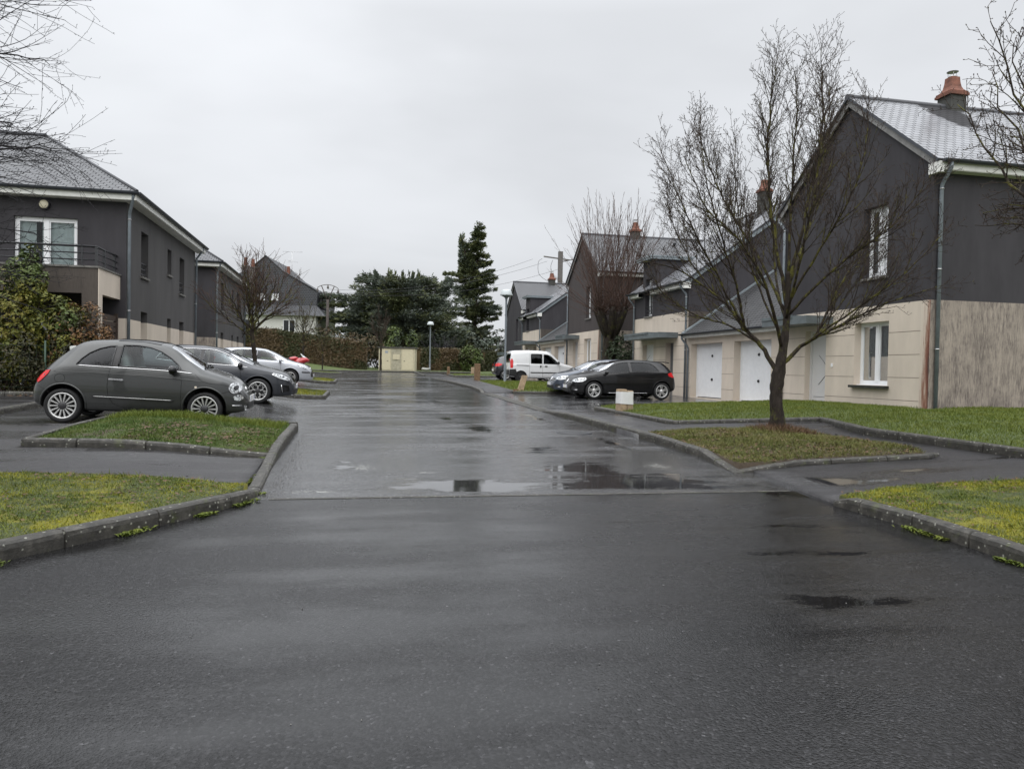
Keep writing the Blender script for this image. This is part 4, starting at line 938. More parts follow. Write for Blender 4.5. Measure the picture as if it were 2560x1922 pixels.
def corner_house(name, label, balcony=True):
    """hipped two-storey house left of the street; street wall x = 0, front wall y = 0, body towards -x"""
    t = thing(name, label, 'house'); L, B, E = 9.9, 13., 5.7
    mb = MB(); fx = Frame((0, 0), (0, 1), (-1, 0)); fy = Frame((0, 0), (-1, 0), (0, 1))
    H = [(1.6, 3.6, 2.45, 5.0), (5.06, 4.07, 5.65, 4.98), (7.0, 3.57, 7.83, 4.95), (1.63, .2, 2.4, 2.5), (5.1, .75, 5.65, 2.5), (7.05, .2, 7.8, 2.5)]
    wall(mb, (0, 0), (0, 1), [(0, -.8), (L, -.8), (L, E), (0, E)], H, 2.18, (0, 1), .28, (-1, 0))
    HF = [(1.3, 3.0, 2.95, 5.0)] if balcony else []
    HF2 = HF + ([(1.0, .1, 3.4, 2.2)] if balcony else [])
    wall(mb, (0, 0), (-1, 0), [(0, -.8), (B, -.8), (B, E), (0, E)], HF2, 2.18, (2, 4 if not balcony else 1), .2, (0, 1))
    wall(mb, (0, L), (-1, 0), [(0, -.8), (B, -.8), (B, E), (0, E)], (), 2.18, (0, 3), .2, (0, -1)); wall(mb, (-B, 0), (0, 1), [(0, -.8), (L, -.8), (L, E), (0, E)], (), 2.18, (0, 1), .2, (1, 0))
    mb.build('wall', ['render_left', 'panel', 'render_dark', 'panel_stained', 'panel_stained'], t)
    for i, h in enumerate(H): window(t, fx, h, .22, 1, 'sill' if i < 3 else None, False, i in (0, 2), .05, glass='glass_dark')
    if balcony:
        window(t, fy, HF[0], .1, 2, None, True, False, .08)
        window(t, fy, (1.0, .1, 3.4, 2.2), .15, 2, None, False, False, .07, glass='glass_dark')
        mb = MB(); x1 = -.15; y0 = -1.9; x0 = -7.5
        mb.box(x0, y0, 2.72, x1 - .02, y0 + .22, 3.4, 0); mb.box(x1 - .2, y0 + .22, 2.72, x1, -.002, 3.4, 1); mb.box(x1 - .02, y0, 2.72, x1, y0 + .22, 3.4, 1); mb.box(x0, y0 + .22, 2.95, x1 - .2, -.002, 3.12, 0)
        mb.box(x1 - .42, y0, -.5, x1 - .02, y0 + .3, 2.719, 0); mb.box(x1 - .02, y0, -.5, x1, y0 + .3, 2.719, 1); mb.box(-4.3, y0, -.5, -4.0, y0 + .3, 2.719, 0)
        mb.box(x0, y0 - .03, 3.401, x1 + .03, y0 + .25, 3.45, 2); mb.box(x1 - .23, y0 + .25, 3.401, x1 + .03, -.002, 3.45, 2)
        bal = mb.build('balcony', ['panel_dark', 'panel', 'sill'], t)
        mb = MB()
        for z in (3.62, 3.8): mb.tube([(x0, y0 + .1, z), (x1 - .1, y0 + .1, z), (x1 - .1, -.01, z)], .018, 6)
        mb.tube([(x0, y0 + .1, 3.98), (x1 - .1, y0 + .1, 3.98), (x1 - .1, -.01, 3.98)], .03, 8)
        for x in (-6.5, -5., -3.6, -2.1, -.6): mb.box(x - .02, y0 + .08, 3.451, x + .02, y0 + .12, 3.97)
        for y in (y0 + .1, y0 + .75, -.25): mb.box(x1 - .13, y - .03, 3.451, x1 - .07, y + .03, 3.97)
        mb.build('railing', 'iron', bal)
        mb = MB(); mb.lathe([(0, -.1), (.135, -.1), (.15, -.06), (.15, -.002)], (-2.15, 0, 5.35), 'Y', 20); lp = mb.build('wall_lamp', 'iron', t)
        mb = MB(); mb.lathe([(0, -.135), (.06, -.13), (.105, -.115), (.12, -.101)], (-2.15, 0, 5.35), 'Y', 20); mb.v = [(p[0], p[1], p[2]) for p in mb.v]; mb.build('lamp_cover', simple('lamp_cover', (.62, .57, .42), .35), lp)
    # hipped roof
    o = .38; zr = 8.62; ze = E + .12; yr = L / 2; xr = -3.9; mb = MB()
    A, Bq, C, Dq = (o, -o, ze), (o, L + o, ze), (-B - o, L + o, ze), (-B - o, -o, ze); r0, r1 = (xr, yr, zr), (-B + 3.9, yr, zr)
    def hipface(pts, m=0):
        pts = [Vector(p) for p in pts]; e = (pts[1] - pts[0]).normalized(); n = (pts[1] - pts[0]).cross(pts[2] - pts[0]).normalized(); f = n.cross(e)
        mb.face(pts, m, [((p - pts[0]).dot(e), (p - pts[0]).dot(f)) for p in pts])
    hipface([A, Bq, r0]); hipface([C, Dq, r1]); hipface([Dq, A, r0, r1]); hipface([Bq, C, r1, r0])
    q = [Vector(p) - Vector((0, 0, .07)) for p in (A, Bq, C, Dq)]; mb.face(q, 1)
    for a, b in ((A, Bq), (Bq, C), (C, Dq), (Dq, A)): mb.face([a, Vector(a) - Vector((0, 0, .07)), Vector(b) - Vector((0, 0, .07)), b], 1)
    rf = mb.build('roof', ['slate', 'gutter'], t)
    mb = MB(); mb.tube([r0, r1], .09, 8)
    for c in (A, Bq): mb.tube([r0, c], .05, 6)
    mb.build('ridge_cap', 'ridge', rf)
    mb = MB(); oo = o - .03
    mb.box(oo - .02, -oo, ze - .25, oo, L + oo, ze - .075); mb.box(-B, -oo, ze - .25, oo - .021, -oo + .02, ze - .075); mb.box(.001, -oo + .021, ze - .262, oo - .021, L + oo, ze - .25); mb.box(-B, -oo + .021, ze - .262, .0, -.001, ze - .25)
    mb.build('fascia', 'fascia', t)
    gutter(t, (o + .03, L + o, ze - .03), (o + .03, -o - .06, ze - .03)); gutter(t, (o + .06, -o - .03, ze - .03), (-B, -o - .03, ze - .03))
    downpipe(t, [(o - .1, -o + .02, ze - .1), (o - .12, -o + .05, ze - .22), (.08, .03, ze - .55), (.07, .05, ze - .7), (.07, .05, -.5)]); downpipe(t, [(o, L - .2, ze - .1), (o - .05, L - .2, ze - .22), (.08, L - .12, ze - .55), (.06, L - .12, -.5)])
    return t

h1 = gabled_house('gabled_house', 'tall dark gabled house with shining wet slates, nearest the large bare tree'); h1.location = (13.2, 15.4, .55)
h3 = copy_tree(h1); h3.location = (13.2, 39.8, 1.0); tag(h3, 'dark gabled house half hidden by the reddish pollarded tree')
h5 = copy_tree(h1); h5.location = (13.2, 59.05, .3); tag(h5, 'farthest dark gabled house of the right row, left end of it beside the conifer')
for h in (h1, h3, h5): h['group'] = 'houses in the right row'
for h in (h3, h5):
    for c in h.children:
        if c.name.startswith('roof') and not c.name.startswith('roof_v'):
            c.data = c.data.copy(); c.data.materials[0] = M['slate']
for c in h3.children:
    if c.name.startswith('wall'): c.data = c.data.copy(); c.data.materials[0] = M['render_twig_haze']
g1 = garage('double_garage', 'lean-to double garage with two white ribbed doors behind the large bare tree'); g1.location = (13.2, 21.6, .55)
g2 = copy_tree(g1); g2.location = (13.2, 46.0, 1.0); tag(g2, 'lean-to double garage farther back behind the white van')
for g in (g1, g2): g['group'] = 'garages in the right row'
e1 = eave_house('dormer_house', 'dark and beige house with a flat-roofed dormer behind the black hatchback', True); e1.location = (13.2, 28.5, .55)
e2 = copy_tree(e1); e2.location = (13.2, 52.95, 1.0); tag(e2, 'farther dormer house right behind the tall street lamp')
for g in (e1, e2): g['group'] = 'houses in the right row'
l1 = corner_house('balcony_house', 'grey hipped-roof house with a concrete corner balcony behind the big bush'); l1.location = (-6.5, 24.1, .6)
l2 = corner_house('hipped_house', 'second grey hipped-roof house, behind the balcony house and the small bare tree', False); l2.location = (-6.5, 38.9, .6)
for g in (l1, l2): g['group'] = 'houses in the left row'
# ------------------------------------------------------------------ cars
def car_materials():
    m, nt, b = new_mat('car_glass'); nt.nodes.remove(b); out = nt.nodes['Material Output']
    tr = nd(nt, 'ShaderNodeBsdfTransparent'); tr.inputs[0].default_value = (.50, .56, .56, 1)
    gl = nd(nt, 'ShaderNodeBsdfGlossy'); gl.inputs['Roughness'].default_value = .03; gl.inputs[0].default_value = (.95, .97, 1, 1)
    fr = nd(nt, 'ShaderNodeFresnel'); fr.inputs[0].default_value = 1.42; mx = nd(nt, 'ShaderNodeMixShader')
    k = mth(nt, 'ADD', mth(nt, 'MULTIPLY', fr.outputs[0], .8), .0, clamp=True)
    nt.links.new(k, mx.inputs[0]); nt.links.new(tr.outputs[0], mx.inputs[1]); nt.links.new(gl.outputs[0], mx.inputs[2]); nt.links.new(mx.outputs[0], out.inputs[0]); M['car_glass'] = m
    m2 = m.copy(); m2.name = 'tinted_glass'; m2.node_tree.nodes[[n.name for n in m2.node_tree.nodes if n.type == 'BSDF_TRANSPARENT'][0]].inputs[0].default_value = (.10, .11, .12, 1); M['tint_glass'] = m2
    def paint(name, c, metal=.35, rough=.3, coat=1.):
        m, nt, b = new_mat(name); b.inputs['Base Color'].default_value = rgb(c); b.inputs['Metallic'].default_value = metal
        b.inputs['Roughness'].default_value = rough; b.inputs['Coat Weight'].default_value = coat; b.inputs['Specular IOR Level'].default_value = .5 if coat > .7 else .2; b.inputs['Coat Roughness'].default_value = .03
        p = objco(nt)
        v = nd(nt, 'ShaderNodeTexVoronoi'); v.inputs['Scale'].default_value = 55; nt.links.new(p, v.inputs['Vector'])
        h = mrange(nt, v.outputs['Distance'], .28, .0, 0., 1.)
        bp = nd(nt, 'ShaderNodeBump'); bp.inputs['Strength'].default_value = .12; bp.inputs['Distance'].default_value = .004; nt.links.new(h, bp.inputs['Height']); nt.links.new(bp.outputs[0], b.inputs['Coat Normal'])
        # road film low on the body
        z = sepz(nt, p); d = mth(nt, 'MULTIPLY', mrange(nt, z, .55, .2), mrange(nt, ntex(nt, p, 6, 4, .7), .35, .65))
        nt.links.new(mix(nt, mth(nt, 'MULTIPLY', d, .45), rgb(c)[:3], tuple(.6 * q + .008 for q in c)), b.inputs['Base Color']); nt.links.new(mth(nt, 'ADD', rough, mth(nt, 'MULTIPLY', d, .35)), b.inputs['Roughness'])
        return m
    M['paint_grey'] = paint('olive_grey_paint', (.041, .043, .042), .5, .36, .75); M['paint_anthracite'] = paint('anthracite_paint', (.026, .029, .036), .45, .34, .75)
    M['paint_silver'] = paint('silver_paint', (.50, .52, .56), .5, .33); M['paint_black'] = paint('black_paint', (.002, .002, .0025), .0, .4, .55); M['paint_blue'] = paint('blue_grey_paint', (.055, .068, .095), .45, .3)
    M['paint_white'] = paint('white_paint', (.72, .73, .74), 0, .4); M['paint_darkblue'] = paint('dark_paint', (.012, .013, .018), .2, .3); M['paint_red'] = paint('red_paint', (.42, .015, .02), .1, .35); M['paint_violet'] = paint('violet_paint', (.09, .03, .16), .2, .35)
    M['tyre'] = simple('tyre_rubber', (.009, .009, .0095), .75, var=.2); M['alloy'] = simple('alloy', (.62, .62, .61), .32, .75); M['alloy_dark'] = simple('dark_alloy', (.05, .05, .052), .4, .5); M['chrome'] = simple('chrome', (.75, .75, .76), .12, 1.)
    M['plastic'] = simple('black_plastic', (.016, .016, .017), .55); M['gap'] = simple('panel_gap', (.004, .004, .004), .9); M['gloss_black'] = simple('gloss_black', (.006, .006, .007), .08)
    M['well'] = simple('wheel_well', (.008, .008, .008), .95); M['cabin'] = simple('cabin_trim', (.03, .03, .032), .9); M['seat_light'] = simple('light_seat_fabric', (.42, .43, .41), .9, var=.1); M['seat_dark'] = simple('dark_seat_fabric', (.05, .05, .052), .9)
    m, nt, b = new_mat('red_lens'); b.inputs['Base Color'].default_value = (.55, .008, .012, 1); b.inputs['Roughness'].default_value = .12; M['red_lens'] = m
    m, nt, b = new_mat('clear_lens'); b.inputs['Base Color'].default_value = (.55, .57, .58, 1); b.inputs['Metallic'].default_value = .55; b.inputs['Roughness'].default_value = .16; b.inputs['Coat Weight'].default_value = 1
    vv = ntex(nt, objco(nt), 22, 2); nt.links.new(ramp(nt, vv, [(.38, (.12, .125, .13)), (.55, (.75, .77, .78))]), b.inputs['Base Color']); M['lens'] = m
    M['plate'] = simple('number_plate', (.72, .72, .70), .35); M['plate_blue'] = simple('plate_blue', (.02, .06, .35), .4); M['amber'] = simple('side_repeater', (.7, .62, .5), .2)
car_materials()

def smooth_curve(pts, sm=.05):
    pts = sorted(pts); x0, x1 = pts[0][0], pts[-1][0]; n = 400; tab = []
    def lerp(x):
        if x <= x0: return pts[0][1]
        if x >= x1: return pts[-1][1]
        for a, b in zip(pts, pts[1:]):
            if a[0] <= x <= b[0]: return a[1] + (b[1] - a[1]) * (x - a[0]) / max(1e-9, b[0] - a[0])
    for i in range(n + 1):
        x = x0 + (x1 - x0) * i / n
        lim = min(sm, x - x0, x1 - x); s = 0
        for k in (-1, -.66, -.33, 0, .33, .66, 1): s += lerp(x + k * lim)
        tab.append(s / 7)
    def f(x):
        t = max(0, min(1, (x - x0) / (x1 - x0))) * n; i = min(n - 1, int(t)); return tab[i] + (tab[i + 1] - tab[i]) * (t - i)
    return f
def catmull(P, per):
    out = []
    for i in range(len(P) - 1):
        p0, p1, p2, p3 = P[max(0, i - 1)], P[i], P[i + 1], P[min(len(P) - 1, i + 2)]
        for k in range(per):
            t = k / per; out.append(tuple(.5 * (2 * b + (c - a) * t + (2 * a - 5 * b + 4 * c - d) * t * t + (3 * b - a - 3 * c + d) * t ** 3) for a, b, c, d in zip(p0, p1, p2, p3)))
    out.append(P[-1]); return out

class Body:
    def __init__(s, S):
        s.S = S; s.top = smooth_curve(S['top'], S.get('sm', .06)); s.bot = smooth_curve(S['bot']); s.belt = smooth_curve(S['belt'], .08)
        s.plan = smooth_curve(S['plan'], .05); s.roof = smooth_curve(S['roof'], .08); s.x0, s.x1 = S['top'][0][0], S['top'][-1][0]
    def section(s, x, inset=0., zmin=None):
        zt = s.top(x) - inset; zb = s.bot(x) if zmin is None else zmin; zs = min(s.belt(x), zt - .02); w = s.plan(x) - inset; wr = min(s.roof(x) - inset, w * .97)
        if zs < zb + .05: zs = zb + .05
        h = zt - zs; d = zs - zb; sh = s.S.get('sh', .945)
        P = [(0, zb), (w * .5, zb), (w * .84, zb + .005), (w * .95, zb + d * .06), (w * .985, zb + d * .2), (w, zb + d * .45), (w * .998, zb + d * .62), (w * .988, zb + d * .78), (w * (sh + .025), zb + d * .92), (w * sh, zs)]
        rr = min(.10, h * .35)
        e = (wr, zt - rr)
        P += [(w * sh + (e[0] - w * sh) * k + .012 * math.sin(k * 3.14) * min(1, h / .3), zs + (e[1] - zs) * k) for k in (.3, .65)]
        P += [e, (wr - (wr * .13), zt - rr * .42), (wr * .66, zt - rr * .13), (wr * .35, zt - rr * .02), (0, zt)]
        return catmull(P, 2)
    def loft(s, xs, inset=0., zmin=None):
        mb = MB(); rows = []
        for x in xs:
            h = s.section(x, inset, zmin); rows.append([(x, y, z) for y, z in h] + [(x, -y, z) for y, z in h[-2:0:-1]])
        n = len(rows[0]); v = [p for r in rows for p in r]
        mb.mesh(v, [(i * n + k, i * n + (k + 1) % n, (i + 1) * n + (k + 1) % n, (i + 1) * n + k) for i in range(len(rows) - 1) for k in range(n)], 0, True)
        # end caps as strips across
        for ri, flip in ((0, True), (len(rows) - 1, False)):
            b = ri * n; half = n // 2
            fs = [(b, b + 1, b + n - 1)] + [(b + k, b + k + 1, b + n - k - 1, b + n - k) for k in range(1, half - 1)] + [(b + half - 1, b + half, b + half + 1)]
            for f in fs: mb.f.append(f[::-1] if flip else f); mb.mi.append(0); mb.uv.append(None); mb.sm.append(True)
        return mb
def raw_mesh(mb, mats):
    me = bpy.data.meshes.new('tmp'); me.from_pydata(mb.v, [], mb.f)
    for m in mats: me.materials.append(M[m])
    me.polygons.foreach_set('material_index', mb.mi); me.polygons.foreach_set('use_smooth', mb.sm); me.update()
    bm = bmesh.new(); bm.from_mesh(me); bmesh.ops.recalc_face_normals(bm, faces=bm.faces); bm.to_mesh(me); bm.free(); return me
def prism_mesh(poly, axis, a, b, mat):
    """poly (u, v) extruded from a to b along y (axis 1, u = x) or x (axis 0, u = y)"""
    n = len(poly); P = lambda u, v, t: (u, t, v) if axis == 1 else (t, u, v)
    v = [P(u, w, a) for u, w in poly] + [P(u, w, b) for u, w in poly]; mb = MB()
    mb.mesh(v, [tuple(range(n)), tuple(range(2 * n - 1, n - 1, -1))] + [(i, (i + 1) % n, n + (i + 1) % n, n + i) for i in range(n)], 0)
    return raw_mesh(mb, [mat])
def boolean_cut(me, cutters):
    o = bpy.data.objects.new('tmp_body', me); COL.objects.link(o); tmp = []
    for c in cutters:
        co = bpy.data.objects.new('tmp_cut', c); COL.objects.link(co); tmp.append(co)
        md = o.modifiers.new('b', 'BOOLEAN'); md.operation = 'DIFFERENCE'; md.object = co; md.solver = 'MANIFOLD'; md.material_mode = 'TRANSFER'
    dg = bpy.context.evaluated_depsgraph_get(); dg.update(); r = bpy.data.meshes.new_from_object(o.evaluated_get(dg))
    for t in tmp + [o]: bpy.data.objects.remove(t)
    return r
def cut_grid(poly, step):
    bm = bmesh.new(); f = bm.faces.new([bm.verts.new((p[0], p[1], 0)) for p in poly])
    for ax in (0, 1):
        a, b = min(p[ax] for p in poly), max(p[ax] for p in poly); n = int((b - a) / step)
        for k in range(1, n + 1):
            co = [0, 0, 0]; no = [0, 0, 0]; co[ax] = a + (b - a) * k / (n + 1); no[ax] = 1
            bmesh.ops.bisect_plane(bm, geom=bm.verts[:] + bm.edges[:] + bm.faces[:], plane_co=co, plane_no=no, dist=1e-5)
    bmesh.ops.triangulate(bm, faces=[f for f in bm.faces if len(f.verts) > 4])
    bm.verts.index_update(); v = [(p.co.x, p.co.y) for p in bm.verts]; f = [tuple(q.index for q in g.verts) for g in bm.faces]
    be = [tuple(q.index for q in e.verts) for e in bm.edges if e.is_boundary]; bm.free(); return v, f, be
def ellipse(cx, cz, a, b, n=20, rot=0.):
    return [(cx + math.cos(t) * a * math.cos(rot) - math.sin(t) * b * math.sin(rot), cz + math.cos(t) * a * math.sin(rot) + math.sin(t) * b * math.cos(rot)) for t in (2 * math.pi * i / n for i in range(n))]

class Car:
    def __init__(s, S, name, label, cat='car'):
        s.S = S; s.t = thing(name, label, cat); s.B = Body(S); B = s.B
        n = 84; L = B.x1 - B.x0; xs = []
        for i in range(n + 1):
            t = i / n; xs.append(B.x0 + L * (t - .115 * math.sin(4 * math.pi * t) / 2 * .5 - .06 * math.sin(2 * math.pi * t) * 0))
        xs = sorted(xs)
        xs[0], xs[-1] = B.x0, B.x1
        mb = B.loft(xs); me = raw_mesh(mb, [S['paint'], 'well', 'cabin'])
        s.bvh = BVHTree.FromPolygons([v.co.copy() for v in me.vertices], [tuple(p.vertices) for p in me.polygons])
        cut = []
        # wheel arches
        mbc = MB()
        for ax in S['axles']:
            for sg in (-1, 1): mbc.lathe([(0, .0), (S['arch'], .0), (S['arch'], .75), (0, .75)], (ax, sg * (S['track'] + .14) - (.0 if sg < 0 else 0), S['r'] + .015), 'Y', 36)
        # lathe along Y from y0 to y0+.75: shift the two sides
        v = []; per = len(mbc.v) // 4
        for q in range(4):
            sg = -1 if q % 2 == 0 else 1
            for p in mbc.v[q * per:(q + 1) * per]:
                h = p[1] - sg * (S['track'] + .14); v.append((p[0], sg * (S['track'] - .32 + h), p[2]))
        mbc.v = v; mbc.sm = [True] * len(mbc.sm)
        am = raw_mesh(mbc, ['well']); bm = bmesh.new(); bm.from_mesh(am); bmesh.ops.remove_doubles(bm, verts=bm.verts, dist=1e-5); bmesh.ops.recalc_face_normals(bm, faces=bm.faces); bm.to_mesh(am); bm.free(); cut.append(am)
        # hollow cabin and window openings
        c0, c1 = S['cabin']; N = 26
        cut.append(raw_mesh(B.loft([c0 + (c1 - c0) * i / N for i in range(N + 1)], .05, S['floor']), ['cabin']))
        for w in S['windows']: cut.append(prism_mesh(w, 1, -1.3, 1.3, 'gloss_black'))
        cut.append(prism_mesh(S['ws'][0], 0, S['ws'][1], S['ws'][2], 'gloss_black')); cut.append(prism_mesh(S['rw'][0], 0, S['rw'][1], S['rw'][2], 'gloss_black'))
        r = boolean_cut(me, cut); r.name = 'body'; r.set_sharp_from_angle(angle=R(38))
        s.body = bpy.data.objects.new('body', r); COL.objects.link(s.body); s.body.parent = s.t
        for w in S['windows']:
            for sg in (-1, 1): s.patch('side_window', w, sg, S.get('side_glass', 'car_glass') if w is not S.get('tint_win') else 'tint_glass', -.006, 0)
        s.patch('windscreen', S['ws'][0], 'F', 'car_glass', -.006, 0); s.patch('rear_window', S['rw'][0], 'B', 'tint_glass', -.006, 0)
        s.wheels(); s.seats()
    def hit(s, a, b, how):
        if how in (-1, 1): o, d = Vector((a, how * 3, b)), Vector((0, -how, 0))
        elif how == 'F': o, d = Vector((4, a, b)), Vector((-1, 0, 0))
        elif how == 'B': o, d = Vector((-4, a, b)), Vector((1, 0, 0))
        else: o, d = Vector((a, b, 4)), Vector((0, 0, -1))
        h = s.bvh.ray_cast(o, d)
        if h[0] is None:
            h = s.bvh.find_nearest(o + d * 2.6)
        return h[0], d, (h[1] if h[1].dot(d) < 0 else -h[1])
    def patch(s, name, poly, how, mat, off=.004, skirt=.012, step=.07, parent=None):
        v, f, be = cut_grid(poly, step); q = []
        for a, b in v:
            p, d, n = s.hit(a, b, how); q.append(p + n * off)
        mb = MB(); mb.mesh(q, f, 0, True)
        if skirt:
            sk = [p + s.hit(a, b, how)[1] * skirt for p, (a, b) in zip(q, v)]
            for i, j in be: mb.face([q[i], q[j], sk[j], sk[i]], 0)
        return mb.build(name, mat, parent or s.t)
    def line(s, name, pts, how, mat, r=.005, off=.0, step=.05, parent=None, n=5):
        P = []
        for a, b in zip(pts, pts[1:]):
            k = max(1, int(math.hypot(b[0] - a[0], b[1] - a[1]) / step)); P += [(a[0] + (b[0] - a[0]) * i / k, a[1] + (b[1] - a[1]) * i / k) for i in range(k)]
        P.append(pts[-1]); q = []
        for a, b in P: p, d, nn = s.hit(a, b, how); q.append(p + nn * off)
        mb = MB(); mb.tube(q, r, n); return mb.build(name, mat, parent or s.t)
    def both(s, fn, name, pts, *a, **k): return [fn(name, pts, sg, *a, **k) for sg in (-1, 1)]
    def wheels(s):
        S = s.S; r, rim = S['r'], S['rim']; w = S.get('tw', .195)
        for ax in S['axles']:
            for sg in (-1, 1):
                y = sg * S['track']; mb = MB(); o = (ax, y, r)
                pr = [(rim, -w * .46), (rim + .02, -w * .5), (r * .9, -w * .52), (r * .965, -w * .46), (r, -w * .36), (r, w * .36), (r * .965, w * .46), (r * .9, w * .52), (rim + .02, w * .5), (rim, w * .46)]
                mb.lathe(pr, o, 'Y', 40, 0, True, False); mb.lathe([(rim + .004, -w * .4), (rim + .004, w * .4)], o, 'Y', 40)
                wh = mb.build('wheel', 'tyre', s.t)
                mb = MB(); e = sg * w * .5; style = S['spokes']
                mb.lathe([(rim + .003, sg * w * .47), (rim - .006, sg * w * .5), (rim - .022, sg * w * .46), (rim - .026, -sg * w * .2)], o, 'Y', 40, 0)
                mb.lathe([(0, e * .05), (rim - .03, e * .05)], o, 'Y', 30, 1, False)
                mb.lathe([(0, e * .2), (rim * .62, e * .22), (rim * .62, e * .05)], o, 'Y', 24, 2, False)
                def spoke(a0, r0, a1, r1, w0, w1, d0=.86, d1=.92, m=0):
                    p = Vector((math.cos(a0) * r0, 0, math.sin(a0) * r0)); q = Vector((math.cos(a1) * r1, 0, math.sin(a1) * r1)); t = (q - p).normalized(); nn = Vector((-t.z, 0, t.x)); oo = Vector(o)
                    v = []
                    for c, ww, d in ((p, w0, d0), (q, w1, d1)):
                        for k, yy in ((-1, e * d - sg * .03), (-.7, e * d), (.7, e * d), (1, e * d - sg * .03)): v.append(oo + c + nn * ww * k + Vector((0, yy, 0)))
                    mb.mesh(v, [(0, 1, 5, 4), (1, 2, 6, 5), (2, 3, 7, 6), (0, 3, 2, 1), (4, 5, 6, 7)], m)
                if style == 'multi':
                    for i in range(14): a = i * 2 * math.pi / 14; spoke(a, rim * .3, a, rim - .01, .011, .0185)
                elif style == 'Y':
                    for i in range(5):
                        a = i * 2 * math.pi / 5 + .3
                        spoke(a, .03, a, rim * .5, .022, .018)
                        for k in (-1, 1): spoke(a + k * .02, rim * .46, a + k * .36, rim - .01, .014, .012); spoke(a + k * .36, rim * .6, a + k * .62, rim - .01, .009, .009)
                elif style == 'double':
                    for i in range(5):
                        a = i * 2 * math.pi / 5 + .2
                        for k in (-1, 1): spoke(a + k * .28, rim * .28, a + k * .17, rim - .01, .017, .021)
                else:
                    mb.lathe([(0, e * .75), (rim * .35, e * .75), (rim * .55, e * .5), (rim * .8, e * .62), (rim - .02, e * .55)], o, 'Y', 30, 3)
                    for i in range(8): a = i * .785; mb.lathe([(0, e * .66), (.016, e * .66), (.016, e * .5)], (ax + math.cos(a) * rim * .68, y, r + math.sin(a) * rim * .68), 'Y', 8, 1)
                mb.lathe([(0, e * .97), (rim * .2, e * .95), (rim * .3, e * .84), (rim * .32, e * .5)], o, 'Y', 20, 2 if style in ('multi', 'Y') else 0)
                rm = mb.build('rim', [S.get('rimmat', 'alloy'), 'well', 'alloy_dark', 'plastic'], wh)
            # lip round the arch
            for sg in (-1, 1):
                ra = S['arch'] + .006; zc = r + .015; P = []
                for i in range(41):
                    a = R(-22) + R(224) * i / 40; x, z = ax + math.cos(a) * ra, zc + math.sin(a) * ra
                    if z < s.B.bot(x) + .03: continue
                    P.append((x, z))
                s.line('arch_lip', P, sg, S.get('lipmat', S['paint']), S.get('lip', .012), .0, .04)
    def seats(s):
        S = s.S; f = S['floor']; mat = S.get('seat', 'seat_dark')
        for sg in (-1, 1):
            for x, k in ((S['seatx'], 1), (S['seatx'] - .82, .95)):
                mb = MB(); y = sg * .36
                def slab(c, l, w, h, tilt):
                    ax = Vector((math.cos(tilt), 0, math.sin(tilt))); az = Vector((-math.sin(tilt), 0, math.cos(tilt))); n = 10; v = []
                    for j, (e, q) in enumerate(((-1, .8), (-.8, 1), (.8, 1), (1, .8))):
                        for i in range(n):
                            a = 2 * math.pi * i / n; u = math.copysign(abs(math.cos(a)) ** .5, math.cos(a)); t = math.copysign(abs(math.sin(a)) ** .5, math.sin(a))
                            v.append(Vector(c) + ax * l * e + Vector((0, 1, 0)) * w * u * q + az * h * t * q)
                    mb.mesh(v, [(j * n + i, j * n + (i + 1) % n, (j + 1) * n + (i + 1) % n, (j + 1) * n + i) for j in range(3) for i in range(n)] + [tuple(range(n))[::-1], tuple(range(3 * n, 4 * n))], 0, True)
                slab((x + .1, y, f + .28), .26, .24, .08, .12); slab((x - .18, y, f + .56), .3, .23, .07, R(104)); slab((x - .265, y, f + .90), .085, .13, .05, R(100))
                mb.build('seat', mat, s.t)
        mb = MB(); x = S['seatx'] + .62; mb.box(x, -.6, f + .1, x + .35, .6, f + .46); mb.build('dashboard', 'cabin', s.t)
        mb = MB(); c = Vector((x - .1, .36 * S.get('drive', 1), f + .48)); P = []
        for i in range(25): a = i * 2 * math.pi / 24; P.append(c + Vector((-.09 * math.sin(a), math.cos(a) * .18, math.sin(a) * .16)))
        mb.tube(P, .014, 6); mb.tube([c, c + Vector((.15, 0, -.08))], .03, 6); mb.build('steering_wheel', 'plastic', s.t)
    def mirror(s, x, z, mat, size=1., stalk_mat='plastic'):
        for sg in (-1, 1):
            p, d, n = s.hit(x, z, sg); mb = MB(); c = p + Vector((.0, sg * .13, .04 * size)); m = 12; k = 8; v = []
            for j in range(k + 1):
                t = math.pi * j / k
                for i in range(m):
                    a = 2 * math.pi * i / m; uy = math.sin(t) * math.cos(a); uz = math.sin(t) * math.sin(a); ux = math.cos(t)
                    v.append(c + Vector((ux * .085 * (1 if ux > 0 else .55), math.copysign(abs(uy) ** .8, uy) * .105, math.copysign(abs(uz) ** .8, uz) * .075)) * size)
            mb.mesh(v, [(j * m + i, j * m + (i + 1) % m, (j + 1) * m + (i + 1) % m, (j + 1) * m + i) for j in range(k) for i in range(m)], 0, True)
            mr = mb.build('mirror', mat, s.t); mb = MB(); mb.tube([p - Vector((0, sg * .02, .03)), c - Vector((0, 0, .045))], [.035, .025], 8); mb.build('mirror_stalk', stalk_mat, mr)
    def plate(s, how, z, yc=0., w=.52, h=.11):
        sg = 1 if how == 'F' else -1; p, d, n = s.hit(yc, z, how); x = p.x + sg * .018; mb = MB()
        mb.box(x - .01, yc - w / 2, z - h / 2, x + .006, yc + w / 2, z + h / 2, 0)
        for a in (-1, 1): mb.box(x + sg * .0065 - .001, yc + a * (w / 2 - .02) - .02, z - h / 2 + .004, x + sg * .0065 + .001, yc + a * (w / 2 - .02) + .02, z + h / 2 - .004, 1)
        pl = mb.build('number_plate', ['plate', 'plate_blue'], s.t)
        return pl
